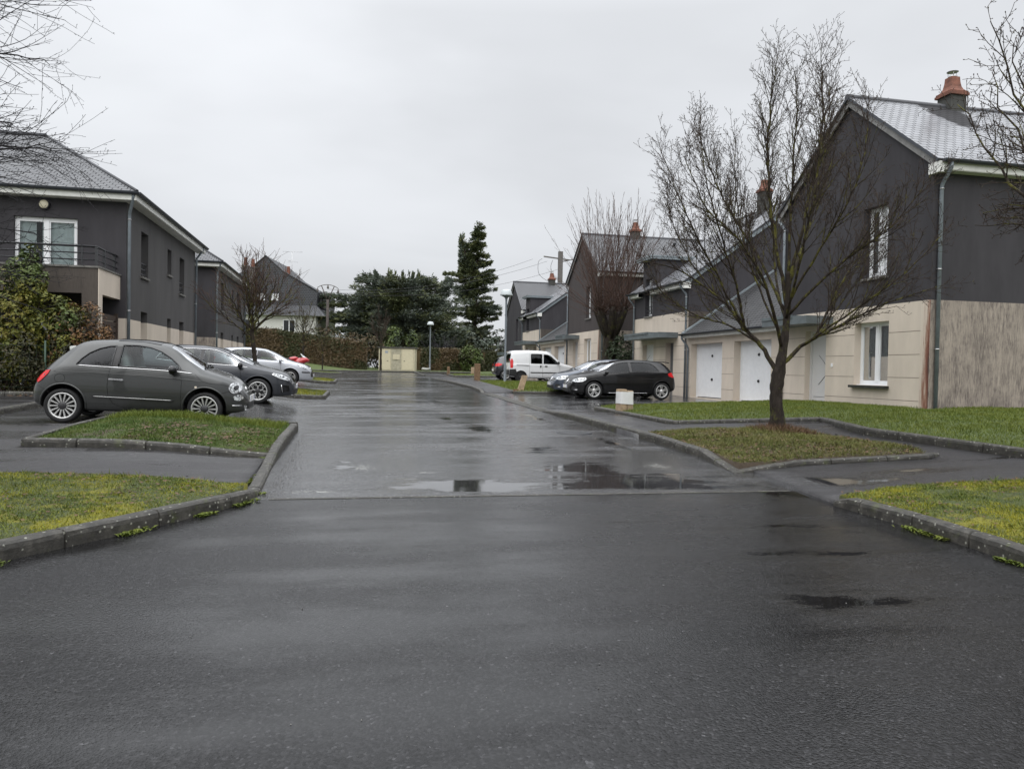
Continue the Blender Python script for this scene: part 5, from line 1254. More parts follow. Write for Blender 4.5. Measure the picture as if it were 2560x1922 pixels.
    def wipers(s, x, z, y0=-.5):
        for y in (-.42, .12):
            P = [s.hit(y + .5 * t, z + .02 + .03 * math.sin(t * 2.5), 'F')[0] + Vector((.03, 0, .012)) for t in (0, .25, .5, .75, 1)]
            mb = MB(); mb.tube(P, .011, 6); mb.tube([P[0] + Vector((.02, .0, -.01)), P[2]], .013, 6); mb.build('wiper', 'plastic', s.t)
    def place(s, x, y, rz, z=None, tilt=True):
        S = s.S; c, sn = math.cos(rz), math.sin(rz); a, b = S['axles'][0], S['axles'][1]
        pz = lambda lx, ly: ground(x + lx * c - ly * sn, y + lx * sn + ly * c)
        zr = (pz(a, .7) + pz(a, -.7)) / 2; zf = (pz(b, .7) + pz(b, -.7)) / 2
        pitch = -math.atan2(zf - zr, b - a); roll = math.atan2((pz(0, .7) - pz(0, -.7)), 1.4)
        s.t.rotation_euler = (roll, pitch, rz); s.t.location = (x, y, (zr + (zf - zr) * (0 - a) / (b - a)) if z is None else z)

# --- small grey three-door hatchback
S = dict(paint='paint_grey', r=.295, rim=.222, arch=.362, track=.70, axles=(-1.15, 1.15), spokes='multi', cabin=(-1.25, .98), floor=.34, seatx=-.02, seat='seat_light', drive=1, lip=.016,
  top=[(-1.71, .58), (-1.695, .66), (-1.64, .78), (-1.5, .95), (-1.32, 1.13), (-1.12, 1.31), (-.98, 1.41), (-.8, 1.455), (-.3, 1.488), (.1, 1.48), (.42, 1.435), (.62, 1.35), (.9, 1.15), (1.13, .985), (1.22, .955), (1.4, .90), (1.56, .825), (1.68, .735), (1.77, .63), (1.82, .55), (1.85, .46)],
  bot=[(-1.71, .42), (-1.66, .33), (-1.5, .25), (-1.2, .21), (1.2, .2), (1.6, .21), (1.78, .23), (1.85, .28)],
  belt=[(-1.71, .54), (-1.6, .70), (-1.4, .88), (-1.2, .98), (-.92, 1.0), (-.4, .985), (.3, .97), (.9, .925), (1.2, .86), (1.45, .79), (1.62, .70), (1.75, .57), (1.85, .42)],
  plan=[(-1.71, .50), (-1.68, .60), (-1.6, .70), (-1.45, .765), (-1.15, .80), (-.6, .805), (.4, .81), (1.1, .812), (1.4, .775), (1.58, .70), (1.7, .61), (1.78, .52), (1.85, .38)],
  roof=[(-1.71, .42), (-1.5, .58), (-1.3, .585), (-1., .555), (-.5, .575), (0, .58), (.45, .565), (.75, .575), (1.05, .63), (1.2, .66), (1.45, .62), (1.6, .55), (1.75, .44), (1.85, .28)])
qw = [(-.95, 1.015), (-.89, 1.11), (-.77, 1.22), (-.62, 1.30), (-.46, 1.345), (-.355, 1.355), (-.395, .995)]
fw = [(-.285, .995), (-.245, 1.36), (0., 1.362), (.2, 1.335), (.38, 1.27), (.56, 1.155), (.68, 1.05), (.735, .975), (.72, .955)]
S['windows'] = [qw, fw]; S['tint_win'] = qw
S['ws'] = ([(-.60, .985), (-.52, 1.20), (-.46, 1.36), (-.3, 1.40), (0, 1.412), (.3, 1.40), (.46, 1.36), (.52, 1.20), (.60, .985), (.3, 1.0), (0, 1.005), (-.3, 1.0)], .3, 2.4)
S['rw'] = ([(-.5, 1.06), (-.42, 1.33), (.42, 1.33), (.5, 1.06)], -2.4, -.9)
c = Car(S, 'parked_car', 'small olive grey three-door car with light seats and many-spoked wheels beside the grass island')
for sg in (-1, 1):
    c.line('window_seal', [(a, b + .012) for a, b in fw] + [(fw[0][0], fw[0][1] + .012)], sg, 'gloss_black', .013, .0); c.line('window_seal', qw + [qw[0]], sg, 'gloss_black', .013, .0); c.line('chrome_strip', [(-.94, 1.002), (-.4, .982), (.3, .962), (.72, .94), (.93, .918)], sg, 'chrome', .009, .002)
    c.patch('quarter_trim', [(.70, .945), (.745, .985), (.9, .925), (.92, .912)], sg, 'gloss_black', .003)
    c.patch('pillar_trim', [(-.39, .995), (-.35, 1.35), (-.25, 1.355), (-.29, .995)], sg, 'gloss_black', .003)
    c.line('door_seam', [(-.40, .975), (-.43, .85), (-.445, .65), (-.425, .48), (-.36, .37), (-.25, .31), (-.1, .28), (.75, .26)], sg, 'gap', .005, -.001)
    c.line('door_seam', [(.745, .93), (.76, .75), (.755, .5), (.75, .27)], sg, 'gap', .005, -.001)
    c.line('crease', [(-1.3, .885), (-.6, .88), (.2, .85), (.9, .80), (1.15, .775)], sg, 'paint_grey', .006, .0)
    c.line('hood_seam', [(.98, .905), (1.08, .80), (1.2, .755), (1.42, .735), (1.56, .705)], sg, 'gap', .004, -.001)
    c.line('bumper_seam', [(1.38, .56), (1.5, .60), (1.6, .62)], sg, 'gap', .004, -.001); c.line('bumper_seam', [(-1.62, .66), (-1.45, .58), (-1.36, .52)], sg, 'gap', .004, -.001)
    c.patch('side_moulding', [(-.68, .485), (-.68, .455), (.62, .415), (.64, .44)], sg, 'plastic', .012); c.line('moulding_chrome', [(-.66, .475), (.6, .437)], sg, 'alloy', .005, .013)
    h = c.patch('door_handle', [(-.42, .79), (-.42, .765), (-.2, .755), (-.18, .768), (-.2, .785)], sg, 'chrome', .02)
    c.line('fuel_flap', ellipse(-1.2, .77, .085, .075, 20) + [ellipse(-1.2, .77, .085, .075, 20)[0]], sg, 'gap', .004, -.001) if sg < 0 else None
    c.patch('tail_light', [(-1.62, .70), (-1.6, .76), (-1.45, .885), (-1.36, .90), (-1.39, .84), (-1.5, .72), (-1.56, .68)], sg, 'red_lens', .012)
    c.patch('headlight_ring', ellipse(1.635, .675, .098, .098, 24), sg, 'chrome', .010); c.patch('headlight', ellipse(1.638, .675, .078, .08, 20), sg, 'lens', .02); c.patch('lamp_core', ellipse(1.642, .672, .036, .038, 14), sg, 'gloss_black', .025)
    c.patch('daytime_light', ellipse(1.69, .50, .075, .055, 20), sg, 'lens', .012)
    c.line('chrome_whisker', [(1.6, .36), (1.75, .355)], sg, 'chrome', .010, .004); c.patch('side_repeater', ellipse(1.0, .68, .022, .017, 12), sg, 'amber', .008)
    c.patch('fog_lamp', ellipse(1.8, .325, .022, .035, 12), sg, 'lens', .008)
c.patch('lower_grille', [(-.4, .30), (-.4, .39), (.4, .39), (.4, .30)], 'F', 'plastic', .006); c.line('chrome_whisker', [(-.22, .585), (.22, .585)], 'F', 'chrome', .014, .006); c.patch('badge', ellipse(0, .63, .045, .045, 16), 'F', 'chrome', .012)
c.line('bumper_lip', [(-.48, .275), (0, .27), (.48, .275)], 'F', 'chrome', .012, .004)
c.mirror(.62, .93, 'gloss_black', 1.05); c.plate('F', .475); c.plate('B', .52); c.wipers(1.0, 1.0)
c.patch('sunroof', [(-.35, -.5), (-.35, .5), (.35, .5), (.35, -.5)], 'T', 'gloss_black', .006)
c.place(-3.72, 15.15, R(0)); c.t['group'] = 'parked cars'

# --- generic five-door hatchback body
def hatch(paint, L=1., **k):
    S = dict(paint=paint, r=.315, rim=.228, arch=.365, track=.75, axles=(-1.295, 1.295), spokes='double', cabin=(-1.5, 1.05), floor=.36, seatx=.0,
      top=[(-1.915, .62), (-1.91, .74), (-1.87, .9), (-1.78, 1.06), (-1.62, 1.25), (-1.47, 1.36), (-1.2, 1.41), (-.6, 1.447), (-.1, 1.44), (.25, 1.40), (.5, 1.335), (.8, 1.19), (1.18, .99), (1.3, .955), (1.55, .90), (1.8, .83), (1.97, .74), (2.07, .62), (2.12, .50), (2.145, .42)],
      bot=[(-1.915, .42), (-1.85, .34), (-1.6, .26), (-1.3, .2), (1.3, .19), (1.8, .19), (2.05, .21), (2.145, .26)],
      belt=[(-1.915, .58), (-1.85, .80), (-1.7, .97), (-1.4, 1.01), (-.6, .975), (.3, .945), (.9, .92), (1.25, .89), (1.6, .82), (1.85, .74), (2.02, .6), (2.145, .38)],
      plan=[(-1.915, .56), (-1.88, .68), (-1.78, .77), (-1.55, .835), (-1.25, .862), (0, .862), (1.0, .862), (1.4, .85), (1.7, .80), (1.9, .71), (2.03, .60), (2.1, .49), (2.145, .36)],
      roof=[(-1.915, .48), (-1.75, .60), (-1.5, .555), (-1.2, .575), (-.5, .605), (.1, .60), (.5, .595), (.9, .64), (1.2, .71), (1.5, .70), (1.8, .62), (2.0, .5), (2.145, .28)])
    f = [(-.05, 1.0), (-.02, 1.335), (.2, 1.325), (.42, 1.26), (.65, 1.15), (.83, 1.03), (.88, .965), (.85, .955)]
    r = [(-1.17, 1.06), (-1.1, 1.17), (-1.0, 1.26), (-.85, 1.32), (-.6, 1.345), (-.12, 1.345), (-.15, 1.0)]
    S['windows'] = [r, f]
    S['ws'] = ([(-.66, .995), (-.58, 1.18), (-.5, 1.32), (-.3, 1.365), (0, 1.375), (.3, 1.365), (.5, 1.32), (.58, 1.18), (.66, .995), (.35, 1.015), (0, 1.02), (-.35, 1.015)], .35, 2.6)
    S['rw'] = ([(-.54, 1.08), (-.46, 1.3), (.46, 1.3), (.54, 1.08)], -2.6, -1.15)
    S.update(k); return S
def hatch_details(c, chrome=True, door_mat=None):
    p = c.S['paint']
    for sg in (-1, 1):
        c.line('door_seam', [(-.13, .97), (-.10, .75), (-.09, .5), (-.1, .27), (.8, .25), (.88, .3), (.9, .6), (.87, .935)], sg, 'gap', .005, -.001)
        c.line('door_seam', [(-1.12, 1.03), (-1.05, .85), (-.93, .66), (-.83, .45), (-.78, .27), (-.12, .265)], sg, 'gap', .005, -.001)
        c.line('hood_seam', [(1.06, .93), (1.25, .87), (1.6, .815), (1.8, .76)], sg, 'gap', .004, -.001)
        c.patch('pillar_trim', [(-.14, 1.0), (-.11, 1.345), (-.03, 1.335), (-.06, 1.0)], sg, 'gloss_black', .003); c.patch('quarter_trim', [(.86, .96), (.84, 1.02), (1.05, .935), (1.05, .925)], sg, 'gloss_black', .003)
        c.patch('door_handle', [(-.02, .82), (-.02, .795), (.14, .79), (.16, .803), (.14, .815)], sg, door_mat or p, .022)
        c.line('crease', [(-1.7, .80), (-.8, .76), (.2, .72), (1.0, .70)], sg, p, .005, .0)
        c.line('window_frame', [(-1.18, 1.05), (-1.1, 1.18), (-1.0, 1.27), (-.85, 1.33), (-.6, 1.355), (0, 1.35), (.22, 1.335), (.44, 1.27), (.67, 1.16), (.86, 1.03)], sg, 'chrome' if chrome else 'plastic', .009, .0)
        c.line('window_sill_strip', [(-1.17, 1.05), (-.6, 1.0), (.2, .975), (.9, .945), (1.06, .925)], sg, 'chrome' if chrome else 'plastic', .008, .001)
    c.wipers(1.0, 1.0)

def clio_front(c, chromes=True):
    for sg in (-1, 1):
        c.patch('headlight', [(1.58, .73), (1.62, .78), (1.8, .76), (1.98, .69), (2.03, .63), (1.95, .60), (1.75, .63), (1.62, .67)], sg, 'lens', .010)
        c.line('daytime_light', [(1.95, .595), (1.72, .63), (1.6, .70)], sg, 'chrome', .010, .010)
        c.patch('fog_grille', [(1.92, .30), (1.9, .42), (2.04, .44), (2.06, .32)], sg, 'plastic', .006); c.line('fog_strip', [(1.88, .33), (2.0, .325)], sg, 'chrome', .012, .008)
        c.patch('tail_light', [(-1.86, .82), (-1.87, .96), (-1.7, 1.0), (-1.52, .96), (-1.56, .87), (-1.7, .82)], sg, 'red_lens', .008)
    c.patch('grille', [(-.5, .56), (-.46, .66), (.46, .66), (.5, .56), (.3, .54), (-.3, .54)], 'F', 'gloss_black', .006); c.line('grille_trim', [(-.52, .575), (-.2, .60), (.2, .60), (.52, .575)], 'F', 'chrome', .009, .008)
    c.patch('badge', [(0, .69), (.055, .605), (0, .52), (-.055, .605)], 'F', 'chrome', .02)
    c.patch('lower_grille', [(-.5, .27), (-.46, .38), (.46, .38), (.5, .27)], 'F', 'plastic', .006)
    c.mirror(.86, .93, c.S['paint'], .95); c.plate('F', .435); c.plate('B', .62)
c = Car(hatch('paint_black', side_glass='tint_glass', seat='seat_dark'), 'parked_car', 'black five-door hatchback parked before the white garage doors'); hatch_details(c, False); clio_front(c)
for sg in (-1, 1): c.line('sill_strip', [(-.75, .245), (.75, .24)], sg, 'chrome', .010, .004)
mb = MB(); mb.tube([(-1.0, 0, 1.42), (-1.16, 0, 1.66)], [.008, .003], 6); mb.lathe([(0, .03), (.03, .02), (.04, 0)], (-1.0, 0, 1.41), n=10); mb.build('antenna', 'plastic', c.t)
mb = MB(); mb.obox((-1.56, 0, 1.375), (.11, 0, .02), (0, .55, 0), (0, 0, .014)); mb.build('spoiler', 'paint_black', c.t)
c.place(9.82, 26.95, math.pi); c.t['group'] = 'parked cars'
c = Car(hatch('paint_blue', spokes='double'), 'parked_car', 'blue-grey hatchback half hidden beyond the black hatchback'); hatch_details(c, True); clio_front(c); c.place(9.85, 29.35, math.pi); c.t['group'] = 'parked cars'
# --- anthracite hatchback
S = hatch('paint_anthracite', r=.325, rim=.238, arch=.375, axles=(-1.325, 1.325), spokes='Y', rimmat='alloy', side_glass='car_glass', seat='seat_dark')
sx = lambda pts: [(x * 1.045, z) for x, z in pts]
for k in ('top', 'bot', 'belt', 'plan', 'roof'): S[k] = sx(S[k])
S['plan'] = [(x, w * 1.035) for x, w in S['plan']]; S['top'] = [(x, z * (1.0 if z < .9 else 1 - .0 * z)) for x, z in S['top']]; S['track'] = .785
c = Car(S, 'parked_car', 'anthracite hatchback with chrome window line and Y-spoked wheels beyond the small grey car'); hatch_details(c, True)
for sg in (-1, 1):
    c.patch('headlight', [(1.66, .76), (1.7, .80), (1.9, .755), (2.06, .68), (2.1, .62), (2.02, .615), (1.84, .66)], sg, 'lens', .010); c.line('daytime_light', [(1.66, .765), (1.84, .675), (2.04, .61), (2.1, .63)], sg, 'chrome', .010, .010)
    c.patch('fog_grille', [(1.9, .30), (1.88, .50), (2.08, .48), (2.1, .34)], sg, 'gloss_black', .006); c.line('fog_strip', [(1.9, .50), (1.93, .31)], sg, 'chrome', .012, .010)
    c.patch('tail_light', [(-1.96, .84), (-1.96, .95), (-1.7, .99), (-1.6, .93), (-1.75, .86)], sg, 'red_lens', .008)
c.patch('grille', [(-.5, .56), (-.5, .655), (.5, .655), (.5, .56)], 'F', 'gloss_black', .008); c.line('grille_trim', [(-.5, .55), (.5, .55)], 'F', 'chrome', .009, .010); c.patch('lower_grille', [(-.55, .26), (-.5, .38), (.5, .38), (.55, .26)], 'F', 'plastic', .006); c.line('bumper_lip', [(-.55, .235), (.55, .235)], 'F', 'chrome', .010, .006)
c.mirror(.87, .93, 'gloss_black', 1.0); c.plate('F', .46); c.plate('B', .62); c.place(-3.72, 21.5, 0); c.t['group'] = 'parked cars'
# --- silver hatchback
S = hatch('paint_silver', r=.31, rim=.21, axles=(-1.27, 1.27), spokes='double')
c = Car(S, 'parked_car', 'silver hatchback behind the slender tree trunk, farthest of the left row'); hatch_details(c, False)
for sg in (-1, 1):
    c.patch('headlight', [(1.5, .83), (1.56, .86), (1.8, .79), (2.0, .68), (2.02, .63), (1.9, .645), (1.7, .72)], sg, 'lens', .010); c.patch('tail_light', [(-1.86, .80), (-1.87, .98), (-1.72, 1.04), (-1.58, 1.0), (-1.66, .86)], sg, 'red_lens', .008)
    c.patch('bumper_strip', [(1.72, .50), (1.72, .555), (2.03, .545), (2.05, .50)], sg, 'plastic', .006)
c.patch('grille', [(-.52, .34), (-.55, .44), (-.48, .56), (.48, .56), (.55, .44), (.52, .34)], 'F', 'gloss_black', .008); c.patch('badge', ellipse(0, .66, .05, .055, 14), 'F', 'chrome', .012)
c.mirror(.87, .93, 'paint_silver', 1.0); c.plate('F', .40); c.plate('B', .62); c.place(-3.72, 32.6, 0); c.t['group'] = 'parked cars'
# --- white van-like car
S = dict(paint='paint_white', r=.31, rim=.19, arch=.36, track=.72, axles=(-1.3, 1.3), spokes='steel', rimmat='alloy_dark', cabin=(-1.75, 1.0), floor=.42, seatx=.05, sm=.05, lip=.01, sh=.965, side_glass='tint_glass',
  top=[(-1.93, .75), (-1.925, 1.0), (-1.90, 1.35), (-1.86, 1.62), (-1.78, 1.76), (-1.6, 1.80), (-.9, 1.83), (-.1, 1.82), (.3, 1.785), (.5, 1.70), (.8, 1.44), (1.15, 1.14), (1.25, 1.09), (1.5, 1.05), (1.8, .97), (1.95, .86), (2.03, .7), (2.07, .56), (2.08, .45)],
  bot=[(-1.93, .36), (-1.8, .3), (-1.3, .25), (1.3, .23), (1.9, .24), (2.08, .28)],
  belt=[(-1.93, .72), (-1.9, 1.02), (-1.5, 1.06), (.9, 1.04), (1.25, 1.0), (1.7, .92), (1.9, .82), (2.02, .62), (2.08, .42)],
  plan=[(-1.93, .74), (-1.90, .80), (-1.8, .83), (-1.5, .84), (1.0, .84), (1.5, .825), (1.8, .76), (1.95, .68), (2.05, .55), (2.08, .45)],
  roof=[(-1.93, .70), (-1.8, .70), (-1.5, .70), (.3, .69), (.7, .66), (1.1, .70), (1.4, .72), (1.8, .64), (2.08, .35)])
fw = [(.02, 1.08), (.03, 1.60), (.25, 1.59), (.45, 1.50), (.75, 1.26), (.88, 1.1), (.86, 1.06)]; mw = [(-.72, 1.08), (-.72, 1.6), (-.68, 1.62), (-.12, 1.62), (-.08, 1.6), (-.08, 1.08)]
S['windows'] = [mw, fw]; S['ws'] = ([(-.68, 1.14), (-.6, 1.5), (-.52, 1.68), (0, 1.73), (.52, 1.68), (.6, 1.5), (.68, 1.14), (0, 1.17)], .4, 2.6); S['rw'] = ([(-.6, 1.1), (-.56, 1.6), (.56, 1.6), (.6, 1.1)], -2.6, -1.7)
c = Car(S, 'van', 'white panel-sided van with black bumper behind the tall street lamp', 'van')
for sg in (-1, 1):
    c.line('door_seam', [(-.04, 1.64), (-.04, .3)], sg, 'gap', .006, -.001); c.line('door_seam', [(-.78, 1.66), (-.8, .8), (-.8, .35)], sg, 'gap', .006, -.001); c.line('door_seam', [(.95, 1.04), (.97, .7), (.9, .45), (.85, .3)], sg, 'gap', .006, -.001)
    c.line('window_frame', mw + [mw[0]], sg, 'plastic', .011, .0); c.line('window_frame', fw + [fw[0]], sg, 'plastic', .011, .0)
    c.line('slide_rail', [(-1.55, .98), (-.82, .97)], sg, 'plastic', .018, .0); c.patch('side_moulding', [(-.74, .60), (-.74, .545), (.85, .545), (.85, .60)], sg, 'plastic', .010)
    q = [(-1.5, 1.1), (-1.5, 1.5), (-1.42, 1.58), (-1.0, 1.58), (-.95, 1.5), (-.95, 1.1), (-1.5, 1.1)]; c.line('panel_pressing', q, sg, 'paint_white', .008, -.002)
    c.patch('door_handle', [(-.2, .98), (-.2, .86), (-.12, .86), (-.12, .98)], sg, 'plastic', .015); c.patch('door_handle', [(.08, .97), (.08, .9), (.24, .9), (.24, .97)], sg, 'plastic', .015)
    c.patch('tail_light', [(-1.9, .80), (-1.895, 1.3), (-1.8, 1.34), (-1.74, 1.2), (-1.76, .82)], sg, 'red_lens', .012); c.patch('headlight', [(1.6, .78), (1.7, .92), (1.95, .8), (1.98, .72), (1.8, .7)], sg, 'lens', .010)
    c.patch('rear_bumper', [(-1.93, .38), (-1.92, .74), (-1.6, .76), (-1.52, .5), (-1.5, .32)], sg, 'plastic', .012); c.patch('front_bumper', [(1.62, .3), (1.66, .55), (2.05, .56), (2.06, .3)], sg, 'plastic', .012)
c.patch('rear_bumper', [(-.72, .40), (-.72, .70), (.72, .70), (.72, .40)], 'B', 'plastic', .03); c.line('door_seam', [(.05, .75), (.05, 1.66)], 'B', 'gap', .006, 0); c.plate('B', .82, -.3, .42)
c.mirror(.84, 1.1, 'plastic', 1.1); c.plate('F', .5); c.place(10.6, 42.6, R(0)); c.t['group'] = 'parked cars'
# --- dark estate seen from behind
S = hatch('paint_darkblue'); S['top'] = [(x, z * 1.05 if z > .9 else z) for x, z in S['top']]
c = Car(S, 'parked_car', 'dark hatchback with red tail lamps, seen past the rear of the white van'); hatch_details(c, False)
for sg in (-1, 1): c.patch('tail_light', [(-1.905, .84), (-1.90, .99), (-1.7, 1.03), (-1.5, .98), (-1.56, .9), (-1.7, .84)], sg, 'red_lens', .010)
for a in (-1, 1): c.patch('tail_light', [(a * .32, .86), (a * .32, .97), (a * .56, .98), (a * .56, .86)], 'B', 'red_lens', .010)
c.mirror(.86, .93, 'paint_darkblue', .95); c.plate('B', .6); c.place(10.4, 46.0, 0); c.t['group'] = 'parked cars'

# --- red motorcycle
def motorcycle():
    t = thing('motorcycle', 'red and violet sports motorcycle parked beyond the silver hatchback', 'motorcycle')
    for x in (-.68, .70):
        mb = MB(); mb.lathe([(.22, -.05), (.28, -.06), (.305, -.03), (.31, 0), (.305, .03), (.28, .06), (.22, .05)], (x, 0, .31), 'Y', 28); w = mb.build('wheel', 'tyre', t)
        mb = MB(); mb.lathe([(.225, -.04), (.225, .04)], (x, 0, .31), 'Y', 28); mb.lathe([(0, -.05), (.05, -.05), (.05, .05), (0, .05)], (x, 0, .31), 'Y', 12)
        for i in range(5): a = i * 1.2566; mb.tube([(x, 0, .31), (x + math.cos(a) * .225, 0, .31 + math.sin(a) * .225)], .02, 5)
        mb.build('rim', 'alloy', w)
    def blob(name, mat, secs):
        mb = MB(); n = 12; v = []
        for (x, zc, hw, hh) in secs: v += [(x, hw * math.cos(2 * math.pi * i / n), zc + hh * math.sin(2 * math.pi * i / n)) for i in range(n)]
        k = len(secs); mb.mesh(v, [(j * n + i, j * n + (i + 1) % n, (j + 1) * n + (i + 1) % n, (j + 1) * n + i) for j in range(k - 1) for i in range(n)] + [tuple(range(n))[::-1], tuple(range((k - 1) * n, k * n))], 0, True)
        return mb.build(name, mat, t)
    blob('fairing', 'paint_red', [(.05, .62, .2, .2), (.3, .7, .24, .26), (.55, .82, .23, .2), (.75, .86, .16, .13), (.88, .84, .05, .05)])
    blob('belly_pan', 'paint_violet', [(-.3, .42, .16, .12), (0, .4, .2, .17), (.3, .42, .19, .18), (.45, .48, .12, .12)])
    blob('fuel_tank', 'paint_red', [(-.25, .82, .1, .06), (-.1, .88, .17, .12), (.15, .92, .19, .13), (.32, .92, .1, .08)])
    blob('saddle', 'plastic', [(-.75, .92, .09, .04), (-.5, .88, .14, .05), (-.2, .83, .13, .05)])
    blob('tail', 'paint_red', [(-1.0, .98, .04, .03), (-.8, .92, .12, .07), (-.5, .82, .13, .07), (-.3, .76, .1, .06)])
    mb = MB(); mb.mesh([(.55, -.17, .98), (.55, .17, .98), (.42, .15, 1.2), (.42, -.15, 1.2), (.74, -.08, .96), (.74, .08, .96), (.60, 0, 1.1)], [(0, 1, 2, 3), (0, 4, 6, 3), (4, 5, 6), (5, 1, 2, 6), (3, 6, 2)]); mb.build('screen', 'lens', t)
    mb = MB(); mb.tube([(.35, -.34, .95), (.45, -.2, .98), (.45, .2, .98), (.35, .34, .95)], .016, 6); mb.build('handlebar', 'plastic', t)
    mb = MB()
    for s in (-1, 1): mb.tube([(.5, s * .11, .95), (.70, s * .11, .31)], .025, 6); mb.tube([(-.1, s * .12, .4), (-.68, s * .12, .31)], .025, 6)
    mb.tube([(0, -.12, .5), (0, .12, .5)], .14, 10); mb.build('frame', 'alloy_dark', t)
    t.location = (-3.1, 41.4, ground(-3.1, 41.4)); t.rotation_euler = (R(-8), 0, R(4)); return t
motorcycle()
# ------------------------------------------------------------------ bare trees
CR, CF = Vector((.9785, -.2062, 0)), Vector((.2062, .9785, 0))
class TreeMB:
    def __init__(s, seed): s.r = random.Random(seed); s.limb = MB(); s.twig = MB(); s.n = 0
    def tube(s, pts, rads):
        r = rads[0]; n = 8 if r > .05 else 6 if r > .02 else 5 if r > .009 else 4 if r > .005 else 3
        (s.limb if r > .007 else s.twig).tube(pts, rads, n, 0, r > .012, True)
    def path(s, p, d, L, r0, r1, step, jit, trop):
        n = max(2, int(L / step)); st = L / n; pts = [Vector(p)]; d = Vector(d).normalized(); ds = [d.copy()]
        for i in range(n):
            d = (d + Vector((s.r.gauss(0, jit), s.r.gauss(0, jit), s.r.gauss(0, jit) + trop))).normalized(); pts.append(pts[-1] + d * st); ds.append(d.copy())
        return pts, ds, [r0 + (r1 - r0) * (i / n) ** .8 for i in range(n + 1)]
    def side(s, d, ang):
        q = d.orthogonal().normalized(); q.rotate(Matrix.Rotation(s.r.uniform(0, 6.283), 3, d)); return (d * math.cos(ang) + q * math.sin(ang)).normalized()
    def spurs(s, pts, ds, every, ln, r):
        acc = 0
        for a, b, d in zip(pts, pts[1:], ds[1:]):
            L = (b - a).length; acc += L
            while acc > every:
                acc -= every * s.r.uniform(.6, 1.5); p = a.lerp(b, s.r.random()); q = s.side(d, s.r.uniform(.7, 1.4)); l = ln * s.r.uniform(.5, 1.6)
                m = p + q * l * .6 + Vector((0, 0, l * .1)); e = p + q * l + Vector((0, 0, l * .35))
                s.twig.tube([p, m, e], [r, r * .85, r * .7], 3, 0, False); bl = r * 3.4
                s.twig.tube([e, e + (e - m).normalized() * bl * .9, e + (e - m).normalized() * bl * 2], [r * .7, r * 1.9, r * .3], 4, 0, False)
    def clothe(s, pts, ds, rads, lvl, P):
        """side branches along a limb"""
        L = sum((b - a).length for a, b in zip(pts, pts[1:])); dens = P['dens'][lvl]; cnt = max(1, int(L * dens * s.r.uniform(.8, 1.2))); t0 = P.get('t0', (.25, .15, .1, .1))[lvl]
        for k in range(cnt):
            t = t0 + (1 - t0) * (k + s.r.random()) / cnt; f = t * (len(pts) - 1); i = min(len(pts) - 2, int(f)); p = pts[i].lerp(pts[i + 1], f - i); r = rads[i] + (rads[i + 1] - rads[i]) * (f - i)
            l = P['len'][lvl] * s.r.uniform(.55, 1.25) * (1.2 - .9 * t); rc = max(P['rmin'], min(r * .65, P['rad'][lvl] * s.r.uniform(.8, 1.2)))
            s.branch(p, s.side(ds[i + 1], P['ang'][lvl] * s.r.uniform(.7, 1.25)), l, rc, lvl + 1, P)
    def branch(s, p, d, L, r, lvl, P):
        pts, ds, rads = s.path(p, d, L, r, max(P['rmin'] * .8, r * .3), P['step'][min(lvl, len(P['step']) - 1)], P['jit'], P['trop'][min(lvl, len(P['trop']) - 1)])
        s.tube(pts, rads)
        if lvl < P['max']: s.clothe(pts, ds, rads, lvl, P)
        if P.get('spur') and r < P.get('spur_r', .02): s.spurs(pts, ds, P['spur'], P['spurl'], P['rmin'] * .9)
    def limbpath(s, ctrl, r0, r1, P, wob=.02):
        C = catmull([tuple(c) for c in ctrl], 5); pts = [Vector(c) + Vector((s.r.gauss(0, wob), s.r.gauss(0, wob), s.r.gauss(0, wob * .5))) * (0 if i in (0,) else 1) for i, c in enumerate(C)]
        ds = [(pts[min(i + 1, len(pts) - 1)] - pts[max(i - 1, 0)]).normalized() for i in range(len(pts))]; n = len(pts) - 1; rads = [r0 + (r1 - r0) * (i / n) ** .75 for i in range(n + 1)]
        s.tube(pts, rads); s.clothe(pts, ds, rads, 0, P); return pts
    def finish(s, name, label, group, bark, twig, base, trunk):
        t = thing(name, label, 'tree', base, 0, group); b = Vector(base)
        for mb, nm, mt in ((trunk, 'trunk', 'bark'), (s.limb, 'limbs', bark), (s.twig, 'twigs', twig)):
            if mb and mb.v: mb.v = [(p[0] - b.x, p[1] - b.y, p[2] - b.z) for p in mb.v]; mb.build(nm, mt, t)
        return t
def trunk_mb(ctrl, rads, seed, n=14, rough=.12):
    C = catmull([tuple(c) for c in ctrl], 6); m = len(C); R_ = []
    for i in range(m):
        f = i / (m - 1) * (len(rads) - 1); k = min(len(rads) - 2, int(f)); R_.append(rads[k] + (rads[k + 1] - rads[k]) * (f - k))
    mb = MB(); mb.tube(C, R_, n); C = [Vector(c) for c in C]
    for i in range(m):
        for q in range(n):
            k = i * n + q; p = Vector(mb.v[k]); d = p - C[i]; f = 1 + rough * 2 * noise.noise((p.x * 9 + seed, p.y * 9, p.z * 5)) + rough * noise.noise((p.x * 30, p.y * 30 + seed, p.z * 16)); mb.v[k] = tuple(C[i] + d * f)
    return mb

